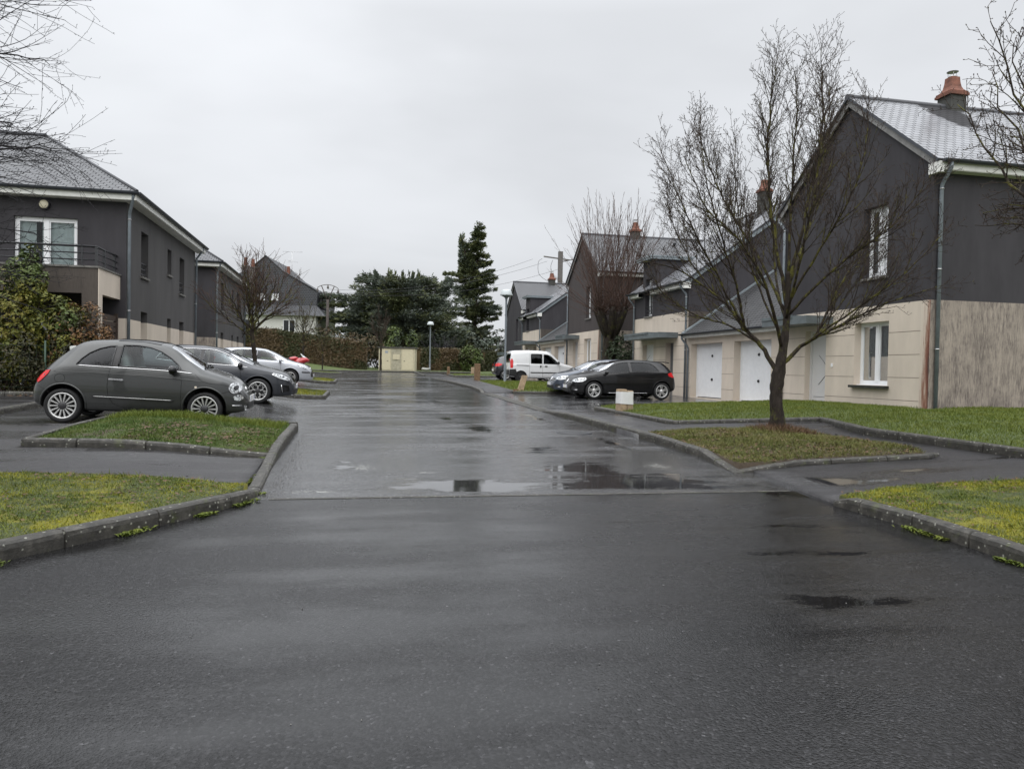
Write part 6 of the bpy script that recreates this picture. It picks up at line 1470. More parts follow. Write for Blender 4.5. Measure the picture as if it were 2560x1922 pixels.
PEAR = dict(max=3, dens=(7.2, 6.3, 4.4, 3), len=(1.12, .58, .28, .12), rad=(.012, .0064, .0044, .0038), rmin=.0037, ang=(.5, .6, .8, .8), step=(.14, .11, .08, .06), jit=.042, trop=(.09, .08, .06, .03), spur=.085, spurl=.035, spur_r=.014)
def pear():
    T = TreeMB(11); B = Vector((7.78, 12.85, .58)); s = 133.
    def W(px, py, dep=0.): return B + CR * ((px - 1925) / s) + CF * dep + Vector((0, 0, (1078 - py) / s))
    tr = trunk_mb([W(1925, 1092), W(1924, 1050), W(1920, 1000), W(1926, 950), W(1934, 900), W(1941, 840), W(1944, 780), W(1944, 700)], [.165, .125, .112, .118, .08, .07, .058, .04], 3)
    L = [([(1922, 950, 0), (1884, 882, .1), (1845, 842, .2), (1812, 790, .3), (1758, 738, .5), (1690, 692, .6), (1600, 668, .7)], .062, .008),
         ([(1880, 880, .1), (1820, 830, .6), (1740, 800, .9), (1660, 740, 1.1), (1610, 640, 1.2)], .03, .006),
         ([(1846, 842, .2), (1780, 735, .0), (1705, 610, -.1), (1655, 500, -.1), (1618, 400, 0)], .03, .005),
         ([(1815, 790, .3), (1745, 690, .8), (1690, 560, 1.2), (1672, 470, 1.3)], .022, .005),
         ([(1935, 870, 0), (1890, 740, .4), (1850, 600, .6), (1830, 470, .6), (1822, 360, .5)], .032, .005),
         ([(1943, 780, 0), (1990, 660, -.5), (2040, 540, -.9), (2065, 420, -1.), (2070, 320, -1.)], .035, .005),
         ([(2003, 865, -.2), (2085, 800, .6), (2180, 700, 1.0), (2250, 640, 1.2)], .025, .005),
         ([(1975, 885, -.1), (2060, 800, -.9), (2150, 720, -1.2), (2220, 640, -1.3)], .03, .006),
         ([(1850, 846, .15), (1812, 760, -.2), (1762, 640, -.5), (1716, 520, -.7), (1690, 400, -.8)], .035, .006),
         ([(1930, 935, 0), (1975, 885, -.1), (2003, 865, -.2), (2050, 838, -.3), (2103, 808, -.4), (2165, 775, -.6), (2262, 742, -.7)], .055, .007),
         ([(2000, 867, -.2), (2060, 780, .2), (2125, 680, .5), (2190, 590, .7), (2225, 520, .8)], .03, .006),
         ([(1944, 790, 0), (1920, 650, .1), (1898, 500, .2), (1894, 350, .2), (1899, 240, .1), (1911, 150, .1)], .05, .005),
         ([(1944, 740, 0), (1965, 620, -.1), (1985, 480, -.2), (2002, 350, -.3), (2002, 240, -.2), (1998, 150, -.2)], .05, .005),
         ([(1942, 800, 0), (1880, 640, .5), (1812, 500, .9), (1768, 390, 1.), (1745, 300, 1.)], .04, .005),
         ([(1945, 730, 0), (2010, 600, .5), (2052, 470, .8), (2082, 350, .9), (2088, 260, .9)], .04, .005),
         ([(1932, 890, 0), (1870, 770, -.6), (1790, 660, -1.), (1700, 585, -1.2), (1640, 470, -1.3)], .045, .006),
         ([(1943, 810, 0), (2035, 690, -.6), (2130, 610, -1.), (2200, 500, -1.2)], .04, .006),
         ([(1940, 830, 0), (1950, 700, .8), (1960, 560, 1.3), (1945, 380, 1.4), (1950, 290, 1.4)], .04, .005),
         ([(1940, 820, 0), (1930, 700, -.8), (1935, 560, -1.3), (1950, 400, -1.4), (1955, 310, -1.4)], .04, .005),
         ([(1944, 700, 0), (1950, 560, .1), (1950, 420, 0), (1948, 310, -.1), (1950, 220, 0)], .04, .005)]
    for ctrl, a, b in L: T.limbpath([W(*c) for c in ctrl], a * .85, b, PEAR, .011)
    return T.finish('bare_tree', 'large bare mossy tree on the worn grass island, before the white garage doors', 'bare trees', 'limb', 'twig', B, tr)
pear()

def bare_tree(name, label, base, fork, height, spread, seed, P, r0=.09, lean=(0, 0), nl=8, bark='limb', twig='twig', droop=.0, group='bare trees', bias=None):
    T = TreeMB(seed); B = Vector((base[0], base[1], ground(*base) + .08)); rr = T.r; top = B + Vector((lean[0], lean[1], fork))
    tr = trunk_mb([B - Vector((0, 0, .2)), B + Vector((lean[0] * .2, lean[1] * .2, fork * .3)), B + Vector((lean[0] * .6, lean[1] * .6, fork * .7)), top, top + Vector((0, 0, (height - fork) * .3))], [r0 * 1.25, r0, r0 * .92, r0 * .85, r0 * .3], seed)
    for i in range(nl):
        a = i * 6.283 / nl + rr.uniform(-.3, .3); f = rr.uniform(.55, 1.) if i % 3 else rr.uniform(.1, .5); R_ = spread * f; h = (height - fork) * (1.02 - .45 * f) * rr.uniform(.85, 1.05)
        d = Vector((math.cos(a), math.sin(a), 0)); st = top + Vector((0, 0, rr.uniform(-.15, .25) * (height - fork) * .4))
        if bias: d = (d + Vector(bias)).normalized()
        T.limbpath([st, st + d * R_ * .35 + Vector((0, 0, h * .3)), st + d * R_ * .72 + Vector((0, 0, h * (.62 - droop))), st + d * R_ + Vector((0, 0, h * (1 - 1.6 * droop)))], r0 * .38, P['rmin'] * 1.4, P, .03)
    return T.finish(name, label, group, bark, twig, B, tr)

NEAR = dict(PEAR); NEAR.update(dens=(5.2, 5.2, 4.6, 4), len=(1.0, .5, .26, .12), ang=(.75, .75, .8, .8), jit=.11, trop=(.03, .03, .03, .03), spur=.08)
bare_tree('bare_tree', 'bare lichen-covered tree reaching in from the right edge before the tall gabled house', (8.6, 6.5), 1.3, 7.3, 2.75, 31, NEAR, .13, nl=25, droop=.1)
FINE = dict(max=2, dens=(6., 6.5, 5, 4), len=(1.3, .65, .25, .1), rad=(.011, .005, .003, .002), rmin=.0022, ang=(.55, .6, .7, .7), step=(.15, .1, .08, .06), jit=.07, trop=(-.01, .0, .01, .01), spur=.11, spurl=.02, spur_r=.006)
def left_tree():
    T = TreeMB(47); B = Vector((-5.72, 8.2, ground(-5.72, 8.2) + .1)); s = 1900 / 6.9
    tr = trunk_mb([B - Vector((0, 0, .2)), B + Vector((.02, 0, .8)), B + Vector((.0, .02, 1.7)), B + Vector((.05, 0, 3.2)), B + Vector((0, 0, 5.0))], [.16, .13, .12, .08, .03], 5)
    rr = T.r
    for i in range(34):
        a = rr.uniform(0, 6.283); z0 = rr.uniform(1.5, 4.4); R_ = rr.uniform(1.7, 2.75); d = Vector((math.cos(a), math.sin(a), 0)); st = B + Vector((0, 0, z0)); h = rr.uniform(.1, 1.1)
        T.limbpath([st, st + d * R_ * .4 + Vector((0, 0, h * .6)), st + d * R_ * .75 + Vector((0, 0, h)), st + d * R_ + Vector((0, 0, h * rr.uniform(.7, 1.15)))], rr.uniform(.018, .03), .004, FINE, .03)
    for i, (z0, R_, h) in enumerate(((1.6, 2.7, .9), (2.1, 2.9, .8), (2.6, 2.95, .55), (3.0, 2.9, .3), (3.4, 2.9, .55), (3.9, 2.8, .5), (4.2, 2.8, .9), (1.9, 2.5, .2), (2.9, 2.7, 1.0), (3.3, 3.0, .0), (4.5, 3.1, .1))):
        a = R(-12) + (i % 4) * .17 - .25; d = Vector((math.cos(a), math.sin(a), 0)); st = B + Vector((0, 0, z0))
        T.limbpath([st, st + d * R_ * .4 + Vector((0, 0, h * .5)), st + d * R_ * .75 + Vector((0, 0, h)), st + d * R_ + Vector((0, 0, h * 1.1))], .028, .004, FINE, .03)
    return T.finish('bare_tree', 'bare fine-twigged tree reaching in from the left edge over the balcony house roof', 'bare trees', 'twig_grey', 'twig_grey', B, tr)
left_tree()
SMALL = dict(max=2, dens=(7.5, 6.5, 5, 3), len=(.95, .5, .25, .1), rad=(.014, .008, .006, .005), rmin=.0055, ang=(.6, .6, .7, .7), step=(.16, .14, .12, .1), jit=.08, trop=(.06, .06, .05, .03))
bare_tree('bare_tree', 'small round-headed bare tree with slim trunk between the anthracite and silver hatchbacks', (-3.05, 26.0), 1.75, 4.5, 1.7, 61, SMALL, .075, (-.15, 0), 17, 'limb', 'twig_red')
TINY = dict(SMALL); TINY.update(dens=(5., 4.5, 3, 2), rmin=.009, rad=(.016, .011, .009, .008))
bare_tree('bare_tree', 'small leaning bare tree beyond the silver hatchback, before the brown hedge', (-6.2, 48.5), 1.5, 4.2, 1.7, 63, TINY, .09, (-.55, 0), 8, 'limb', 'twig')
bare_tree('bare_tree', 'thin bare tree on the grass bank beside the red motorcycle', (-3.45, 56.5), 1.8, 5.2, 1.4, 64, TINY, .08, (0, 0), 9, 'limb', 'twig')
bare_tree('bare_tree', 'smallest bare sapling on the grass bank before the brown hedge', (-2.3, 62.0), 1.1, 3.2, .9, 65, TINY, .05, (0, 0), 5, 'limb', 'twig')
bare_tree('bare_tree', 'bare young tree with dark trunk standing before the cream utility kiosk', (2.3, 63.6), 2.2, 5.6, 1.5, 66, TINY, .09, (0, 0), 6, 'twig', 'twig')
# pollarded tree: a stout trunk and a fan of long straight shoots
def pollard():
    T = TreeMB(77); B = Vector((12.75, 36.9, .75)); rr = T.r
    tr = trunk_mb([B - Vector((0, 0, .2)), B + Vector((0, 0, 1.)), B + Vector((.1, 0, 2.1)), B + Vector((.1, 0, 2.9))], [.42, .36, .34, .36], 9, 16, .2)
    P = dict(max=1, dens=(1.5, 1), len=(.9, .4), rad=(.009, .007), rmin=.0065, ang=(.35, .4), step=(.4, .3), jit=.035, trop=(.02, .02), t0=(.35, .2))
    heads = []
    for i in range(7):
        a = i * .9; h = B + Vector((.1 + math.cos(a) * .75, math.sin(a) * .75, 3.5 + .5 * rr.random())); T.limb.tube([B + Vector((.1, 0, 2.4)), B + Vector((.1 + math.cos(a) * .4, math.sin(a) * .4, 3.0)), h], [.2, .15, .13], 8); heads.append(h); tr.tube([B + Vector((.1, 0, 2.3)), B + Vector((.1 + math.cos(a) * .4, math.sin(a) * .4, 3.0)), h, h + Vector((0, 0, .25))], [.24, .19, .17, .1], 9)
    for i in range(230):
        h = heads[i % 7]; a = rr.uniform(0, 6.283); el = rr.uniform(.05, 1.5) if i % 3 else rr.uniform(.9, 1.5); d = Vector((math.cos(a) * math.cos(el), math.sin(a) * math.cos(el), math.sin(el))); L = (1.5 + 4.3 * math.sin(el) ** 1.2) * rr.uniform(.75, 1.1)
        pts, ds, rads = T.path(h + d * .1, d, L, .014, .005, .5, .04, .028 if el > .4 else .05); T.tube(pts, rads); T.clothe(pts, ds, rads, 0, P)
    return T.finish('pollarded_tree', 'pollarded tree with a fan of reddish shoots between the two halves of the right row', 'bare trees', 'twig_red', 'twig_red', B, tr)
pollard()

# ------------------------------------------------------------------ leafy things
def leaf_quad(mb, c, n, size, r, asp=.55, m=0):
    n = Vector(n); 
    if n.length < 1e-6: n = Vector((0, 0, 1))
    n.normalize(); u = n.orthogonal().normalized(); u.rotate(Matrix.Rotation(r.uniform(0, 6.283), 3, n)); v = n.cross(u); s = size * r.uniform(.65, 1.3); u = u * s; v = v * s * asp
    i = len(mb.v); k = n * s * .18
    mb.v += [tuple(c - u), tuple(c - v + k), tuple(c + u), tuple(c + v + k)]; mb.f += [(i, i + 1, i + 2), (i, i + 2, i + 3)]; mb.mi += [m, m]; mb.uv += [None, None]; mb.sm += [False, False]
def bush(name, label, base, lobes, count, size, mats, seed, cat='shrub', group=None, core=True, twigs=60, patch=2.2):
    """lobes: (dx, dy, z, rx, ry, rz, weight)"""
    r = random.Random(seed); t = thing(name, label, cat, (base[0], base[1], base[2]), 0, group); mb = MB(); W = sum(l[6] for l in lobes)
    for l in lobes:
        for i in range(int(count * l[6] / W)):
            d = Vector((r.gauss(0, 1), r.gauss(0, 1), r.gauss(0, 1))).normalized(); q = r.random() ** .33; q = .45 + .6 * q
            p = Vector((l[0] + d.x * l[3] * q, l[1] + d.y * l[4] * q, l[2] + d.z * l[5] * q)); nz = noise.noise(((p.x + seed) * patch, p.y * patch, p.z * patch))
            if nz < -.12 and q > .8: continue
            p += d * nz * .18
            if p.z < .02: p.z = r.uniform(.02, .3)
            m = 0 if len(mats) == 1 or noise.noise((p.x * 1.1 + seed, p.y * 1.1, p.z * 1.1 + 5)) + r.gauss(0, .16) < .08 else 1
            leaf_quad(mb, p, d + Vector((r.gauss(0, .6), r.gauss(0, .6), r.gauss(0, .6) + .5)), size, r, .5, m)
    mb.build('foliage', mats, t)
    st = MB()
    for i in range(twigs):
        l = r.choice(lobes); a = Vector((l[0] * .4 + r.uniform(-.15, .15), l[1] * .4 + r.uniform(-.15, .15), -.1)); d = Vector((r.gauss(0, 1), r.gauss(0, 1), abs(r.gauss(0, 1)))).normalized(); e = Vector((l[0] + d.x * l[3], l[1] + d.y * l[4], l[2] + d.z * l[5])) * 1.0
        mid = a.lerp(e, .5) + Vector((0, 0, .2)); st.tube([a, mid, e], [.02, .012, .004], 4, 0, False)
    if twigs: st.build('stems', 'twig', t)
    return t
gz = ground(-8, 21.5) + .15
bush('tall_bush', 'tall green and yellow leafy bush before the concrete corner balcony', (-8.7, 21.4, gz), [(.3, 0, 1.8, .7, .7, 1.3, 3), (.6, 0, 2.75, .45, .45, .75, 1.5), (.72, 0, 3.3, .25, .28, .5, .5), (1.15, .0, 1.75, .6, .55, .75, 1.6), (-1.0, 0, 1.3, .9, .8, 1.0, 2), (.2, -.1, .9, 1.1, .6, .9, 2), (1.55, 0, 1.8, .4, .45, .45, .6)], 11500, .065, ['leaf_bush', 'leaf_laurel'], 3, group='shrubs below the balcony')
bush('hedge_shrub', 'dark tangled shrub at the foot of the tall bush, behind the small grey car', (-8.4, 20.95, gz - .05), [(-1.8, 0, .8, 1.4, .5, .9, 2), (0, 0, .75, 1.2, .5, .85, 2), (1.6, .1, .7, 1.0, .5, .8, 2), (2.6, .2, .6, .6, .5, .7, 1), (-3.2, 0, .9, 1.2, .6, 1.0, 2)], 15000, .05, ['leaf_dark', 'leaf_bush'], 5, group='shrubs below the balcony')
bush('autumn_shrub', 'loose brown-orange shrub between the tall bush and the dark fence panel', (-6.75, 21.35, gz), [(0, 0, 1.4, .6, .5, .9, 2), (.3, 0, .8, .55, .5, .8, 1.5), (-.5, 0, 1.1, .5, .5, .8, 1)], 4200, .05, ['leaf_orange', 'leaf_dark'], 7, group='shrubs below the balcony')
bush('ivy_bush', 'dark evergreen ivy bush at the foot of the pollarded tree', (13.3, 36.6, .7), [(0, 0, 1.3, .7, .8, 1.4, 2), (.5, .2, .8, .8, .8, .9, 1), (1.4, .3, 1.7, .7, .7, 1.2, 1)], 5200, .085, ['leaf_ivy'], 9)
def hedge(label, a, b, w, h, mats, seed, count, size=.11, zb=None):
    """clipped hedge from a to b: leaf-covered box over a dark core of twigs"""
    r = random.Random(seed); a, b = Vector((*a, 0)), Vector((*b, 0)); L = (b - a).length; t = (b - a).normalized(); n = Vector((-t.y, t.x, 0)); zf = zb or (lambda x, y: gbase(x, y)); th = thing('hedge', label, 'hedge', (a.x, a.y, zf(a.x, a.y)), 0, 'hedges'); mb = MB(); o = Vector(th.location)
    hh = (lambda f: h[0] + (h[1] - h[0]) * f) if hasattr(h, '__len__') else (lambda f: h)
    for i in range(count):
        s = r.uniform(0, L); side = r.random(); f = s / L; p = a + t * s; z0 = zf(p.x, p.y); H = hh(f) * (1 + .035 * noise.noise((s * .8, seed, 0)))
        bulge = .12 * noise.noise((s * .9, 3, seed))
        if side < .62: z = r.uniform(0, H); k = -w / 2 - bulge + r.gauss(0, .05); nn = -n + Vector((0, 0, .2))
        elif side < .72: z = r.uniform(0, H); k = w / 2 + r.gauss(0, .05); nn = n
        else: z = H + r.gauss(0, .06) + (.0 if r.random() < .9 else r.uniform(0, .2)); k = r.uniform(-w / 2, w / 2); nn = Vector((0, 0, 1))
        leaf_quad(mb, p + n * k + Vector((0, 0, z0 + z)) - o, nn + Vector((r.gauss(0, .6), r.gauss(0, .6), r.gauss(0, .6))), size, r, .5, 0 if len(mats) == 1 or noise.noise((s * .5, z * .6, seed)) + r.gauss(0, .15) < .1 else 1)
    mb.build('foliage', mats, th); c = MB(); N = 12; v = []
    for i in range(N + 1):
        p = a + t * L * i / N; z0 = zf(p.x, p.y); H = hh(i / N) - .1; v += [tuple(p + n * k * (w / 2 - .1) + Vector((0, 0, z0 + z)) - o) for k, z in ((-1, -.2), (-1, H), (1, H), (1, -.2))]
    c.mesh(v, [(4 * i + k, 4 * i + k + 1, 4 * i + k + 5, 4 * i + k + 4) for i in range(N) for k in range(3)] + [(0, 1, 2, 3), (4 * N + 3, 4 * N + 2, 4 * N + 1, 4 * N)]); c.build('twig_core', 'leaf_hedge', th); return th
hedge('long brown clipped hedge at the top of the grass bank, left of the cream kiosk', (-22, 66.6), (1.2, 69.2), 1.5, (2.1, 2.45), ['leaf_hedge', 'leaf_hedge_green'], 2, 26000, .10)
hedge('brown-green clipped hedge right of the cream kiosk, behind the far street lamp', (6.0, 71.4), (11.6, 72.6), 1.5, 1.95, ['leaf_hedge', 'leaf_hedge_green'], 4, 9000)
hedge('dark green hedge running behind the white van', (12.4, 72.8), (24, 74), 1.7, 1.9, ['leaf_hedge_green', 'leaf_dark'], 6, 12000)
bush('laurel_shrub', 'yellow-green shrub growing in the hedge line beside the far street lamp', (10.9, 70.9, 1.33), [(0, 0, 1.2, 1.1, .8, 1.2, 2), (.5, 0, .7, 1.2, .8, .8, 1)], 2600, .13, ['leaf_laurel', 'leaf_hedge_green'], 12, group='shrubs by the kiosk', patch=1.)
bush('laurel_shrub', 'yellow-green pointed shrub rising behind the cream kiosk roof', (4.6, 73.0, 1.35), [(-.7, 0, 2.6, .9, .8, 1.5, 2), (.8, 0, 2.3, .8, .8, 1.4, 2), (0, 0, 1.4, 1.8, .9, 1.2, 2)], 3400, .14, ['leaf_laurel', 'leaf_ivy'], 13, group='shrubs by the kiosk', patch=1.)
for i, (x, y, h, w, lab) in enumerate(((-2.6, 73, 3.6, 2.4, 'brownish leafless shrub behind the hedge under the left arm of the cedar'), (0.4, 74, 3.2, 2.2, 'olive-brown shrub behind the hedge, left of the cream kiosk'), (2.4, 76, 3.4, 2.0, 'dull green shrub behind the cream kiosk, left of the pointed laurel'))):
    bush('garden_shrub', lab, (x, y, 1.35), [(0, 0, h * .55, w, 1.2, h * .5, 2), (w * .5, .3, h * .4, w * .7, 1.2, h * .4, 1)], 2600, .13, [('leaf_hedge_green', 'leaf_dark')[i % 2], 'leaf_hedge'], 20 + i, group='garden shrubs', twigs=50, patch=.8)
SH = dict(max=2, dens=(3., 2.5, 2), len=(1.1, .6, .3), rad=(.02, .016, .014), rmin=.013, ang=(.6, .7, .7), step=(.3, .25, .2), jit=.12, trop=(.03, .03, .02))
bare_tree('bare_shrub', 'tangled grey bare shrub behind the hedge by the far street lamp', (9.0, 75.5), .6, 4.2, 2.6, 71, SH, .08, (0, 0), 13, 'twig_grey', 'twig_grey', .1, 'bare garden shrubs')
bare_tree('bare_shrub', 'tangled grey bare shrub above the dark hedge behind the white van', (16.5, 76.5), .6, 3.9, 3.0, 72, SH, .08, (0, 0), 14, 'twig_grey', 'twig_grey', .1, 'bare garden shrubs')
bare_tree('bare_tree', 'fine bare crown rising behind the ridge of the gabled house beyond the pollard', (24.5, 58), 3., 12.6, 4.2, 73, dict(SH, dens=(2.6, 2.2, 2), len=(2.2, 1.1, .5), trop=(.08, .08, .05), rmin=.012), .2, (0, 0), 16, 'twig', 'twig', 0., 'bare trees')
# --- needle trees
def needle_tree(name, label, base, branches, mats, seed, size, asp, per, trunk, spread=.35, droop=.0, cat='tree', group='evergreen trees'):
    r = random.Random(seed); t = thing(name, label, cat, base, 0, group); mb = MB(); tb = MB(); o = Vector(base)
    for ctrl, rad in trunk: tb.tube(ctrl, rad, 8)
    tb.build('trunk', 'bark', t); bb = MB()
    for (p0, p1, wid, dens) in branches:
        p0, p1 = Vector(p0), Vector(p1); L = (p1 - p0).length; mid = p0.lerp(p1, .5) + Vector((0, 0, L * .06)); bb.tube([p0, mid, p1], [.05 + L * .008, .035, .012], 4, 0, False); d = (p1 - p0).normalized()
        side = Vector((-d.y, d.x, 0)); 
        for i in range(int(L * per * dens)):
            f = r.random() ** .8; c = (p0.lerp(mid, f * 2) if f < .5 else mid.lerp(p1, f * 2 - 1)); k = r.gauss(0, wid * (.35 + .65 * math.sin(min(1, f * 1.15) * 3.0))); c = c + side * k + Vector((0, 0, r.gauss(0, spread * .32) - droop * abs(k) + .05 * noise.noise((c.x, c.y, c.z))))
            if noise.noise((c.x * 1.3 + seed, c.y * 1.3, c.z * 1.3)) < -.34: continue
            dirv = (d * r.uniform(.5, 1.2) + side * (1 if k > 0 else -1) * r.uniform(0, .9) + Vector((0, 0, r.gauss(.12, .35)))).normalized(); s = size * r.uniform(.6, 1.4); q = dirv.cross(Vector((r.gauss(0, 1), r.gauss(0, 1), r.gauss(0, 1)))).normalized() * s * asp
            j = len(mb.v); mb.v += [tuple(c - q), tuple(c + q), tuple(c + dirv * s + q * .5), tuple(c + dirv * s - q * .5)]; mb.f.append((j, j + 1, j + 2, j + 3)); mb.mi.append(0 if len(mats) == 1 or noise.noise((c.x * .5, c.y * .5, c.z * .5 + seed)) + r.gauss(0, .2) < .12 else 1); mb.uv.append(None); mb.sm.append(False)
    bb.build('branches', 'twig', t); mb.build('foliage', mats, t); return t
def cedar():
    r = random.Random(5); B = []; H = 10.0
    for i in range(230):
        a = r.uniform(0, 6.283); z = r.uniform(1.2, 9.0); f = 1 - (z / 10.4) ** 2.2; L = r.uniform(.55, 1.) * (7.4 * f ** .6 + .6); ca, sa_ = math.cos(a), math.sin(a)
        p0 = (ca * .2 + (0 if z < 5 else r.uniform(-1.5, 1.5)), sa_ * .2, z); up = L * r.uniform(.02, .22); B.append((p0, (p0[0] + ca * L, p0[1] + sa_ * L * .75, z + up), .75, .75))
    for z, L, up in ((5.4, 9.6, .9), (6.2, 8.4, .9), (4.2, 9.9, .5), (3.4, 9.3, .1), (4.8, 9.0, .3)): B.append(((-.2, -1, z), (-L, -2.6 + z * .1, z + up), .55, 2.2))
    for i in range(44):
        x = r.uniform(-4.2, 5.2); B.append(((x * .7, r.uniform(-1, 1), 7.4), (x, r.uniform(-1.2, 1.2), 9.3 + r.uniform(0, 1.0) - abs(x) * .14), .45, 1.))
    needle_tree('cedar', 'broad flat-topped dark cedar behind the hedges, with two long arms to the left', (5.3, 81, 1.4), B, ['leaf_cedar', 'leaf_spruce'], 5, .27, .15, 125, [([(0, 0, -.3), (.1, 0, 3), (0, 0, 6), (.2, 0, 9)], [.5, .42, .3, .1])], .5, .05)
cedar()
def conifer():
    r = random.Random(8); B = []; H = 17.2
    def prof(z): return 4.3 * (1 - z / H) ** .95 * (1 if z > 2 else .8) + .25
    for i in range(200):
        z = r.uniform(1.0, H - .4); a = r.uniform(0, 6.283); L = prof(z) * r.uniform(.5, 1.12); 
        if math.cos(a) < -.2 and 4.6 < z < 6.2: L *= .6
        lean = z * .03; p0 = (lean, 0, z); B.append((p0, (lean + math.cos(a) * L, math.sin(a) * L, z + L * r.uniform(-.2, .32)), .30, 1.0))
    for i in range(80):
        z = 10.0 + 5.0 * r.random() ** 1.3; a = r.uniform(0, 6.283); L = 1.25 * (1 - (z - 10.) / 5.1) + .12; x = -.4 - 1.1 * (z - 10.) / 5; B.append(((x, 0, z), (x + math.cos(a) * L, math.sin(a) * L, z + .3), .3, 1.3))
    for z, L in ((10.3, 3.5), (9.6, 3.2), (8.9, 2.9)): B.append(((.3, 0, z), (-L, 0, z + .6), .4, 1.3))
    needle_tree('conifer', 'tall ragged dark conifer with a forked tip left of the right row of houses', (13.55, 86.5, 1.4), B, ['leaf_spruce', 'leaf_cedar'], 8, .24, .2, 150, [([(0, 0, -.3), (.1, 0, 5), (.3, 0, 11), (.5, 0, 17)], [.4, .3, .18, .04]), ([(.2, 0, 8.5), (-.4, 0, 10.5), (-1.0, 0, 13), (-1.5, 0, 15.2)], [.18, .14, .09, .03])], .34, .16)
conifer()
bush('evergreen_shrub', 'dark evergreen shrub at the foot of the tall conifer', (14.6, 82, 1.4), [(-2, 0, 2.4, 2.4, 1.5, 2.4, 2), (1.6, 0, 2.2, 2.4, 1.5, 2.2, 2), (4, 0, 3.0, 1.6, 1.5, 2.8, 2)], 5200, .2, ['leaf_cedar', 'leaf_hedge_green'], 33, group='evergreen trees', patch=.7)
# ------------------------------------------------------------------ street furniture and the far end
def street_lamp(x, y, h, label):
    z = ground(x, y) + .09; t = thing('street_lamp', label, 'street lamp', (x, y, z), 0, 'street lamps')
    mb = MB(); mb.lathe([(.085, -.1), (.085, .02), (.075, .04), (.075, .9), (.06, .95), (.05, h - .62), (.05, h - .6)], n=16); mb.build('pole', 'lamp_metal', t)
    mb = MB(); mb.lathe([(.05, h - .62), (.055, h - .5), (.09, h - .42), (.24, h - .33), (.30, h - .31), (.0, h - .30)], n=24); mb.build('lamp_base', 'lamp_metal', t)
    mb = MB(); mb.lathe([(.30, h - .315), (.315, h - .31), (.32, h - .28), (.25, h - .09), (.22, h - .04), (.16, h - .01), (0, h)], n=28); mb.build('lamp_hood', 'lamp_hood', t)
    mb = MB(); mb.box(-.03, -.081, .5, .03, -.07, .75); mb.build('access_door', 'lamp_metal', t); return t
street_lamp(7.66, 38.15, 4.78, 'tall grey street lamp with pale dome hood standing before the white van')
street_lamp(6.95, 69.6, 4.35, 'far street lamp with pale hood beside the cream kiosk')
def post(label, x, y, w, d, h, mat, lean=(0, 0), rz=0., tape=False, pieces=1, zz=None):
    z = (ground(x, y) if zz is None else zz); t = thing('wooden_post', label, 'wooden post', (x, y, z), rz, 'wooden posts')
    for i in range(pieces):
        mb = MB(); o = (i - (pieces - 1) / 2) * (w / pieces + .012); ww = w / pieces / 2 - .004; lx, ly = lean[0] * h, lean[1] * h; hh = h * (1 - .05 * i)
        v = [(o + sx * ww * k + lx * f, sy * d / 2 * k + ly * f, hz) for hz, f, k in ((-.1, -.1, 1), (.05, .05, 1.), (hh * .96, .97, .97), (hh, 1., .9)) for sx, sy in ((-1, -1), (1, -1), (1, 1), (-1, 1))]
        mb.mesh(v, [(4 * r + c, 4 * r + (c + 1) % 4, 4 * r + 4 + (c + 1) % 4, 4 * r + 4 + c) for r in range(3) for c in range(4)] + [(12, 13, 14, 15)]); mb.build('board', mat, t)
    if tape:
        mb = MB(); r = random.Random(2)
        for z0, z1 in ((.30, .43), (.41, .52), (.50, .62)):
            a = w / 2 + .012 + r.uniform(0, .006); b = d / 2 + .01 + r.uniform(0, .006); tl = r.uniform(-.02, .02); n = 20; v = []
            for i in range(n):
                an = 2 * math.pi * i / n; cx, sy = math.cos(an), math.sin(an); ex = math.copysign(abs(cx) ** .25, cx) * a; ey = math.copysign(abs(sy) ** .25, sy) * b; v += [(ex, ey, z0 + tl * ex * 4), (ex, ey, z1 + tl * ex * 4 + .006 * math.sin(i * 2))]
            mb.mesh(v, [(2 * i, 2 * ((i + 1) % n), 2 * ((i + 1) % n) + 1, 2 * i + 1) for i in range(n)], 0, True)
        mb.build('tape', 'tape', t)
    return t
post('squat wooden post wrapped in white tape beside the lawn kerb', 6.86, 18.5, .35, .28, .68, 'wood', tape=True, pieces=2, rz=R(10))
post('leaning pale wooden plank at the corner of the grass strip', 6.6, 29.75, .24, .12, .66, 'wood', (.28, 0), zz=.62)
mb = MB(); mb.obox((6.4, 29.6, .64), (.09, 0, 0), (0, .08, 0), (0, 0, .09)); o = mb.build('wood_block', 'wood_old'); tag(o, 'low brown wood block at the foot of the leaning plank', 'wood block')
post('tall dark weathered post behind the dark hatchback', 6.75, 41.4, .32, .25, 1.02, 'wood_old', pieces=1)
post('small weathered post on the far grass island', 6.75, 54.2, .2, .16, .62, 'wood_old')
post('short pale post behind the tall weathered post', 8.6, 54.6, .3, .2, .6, 'wood', pieces=1)
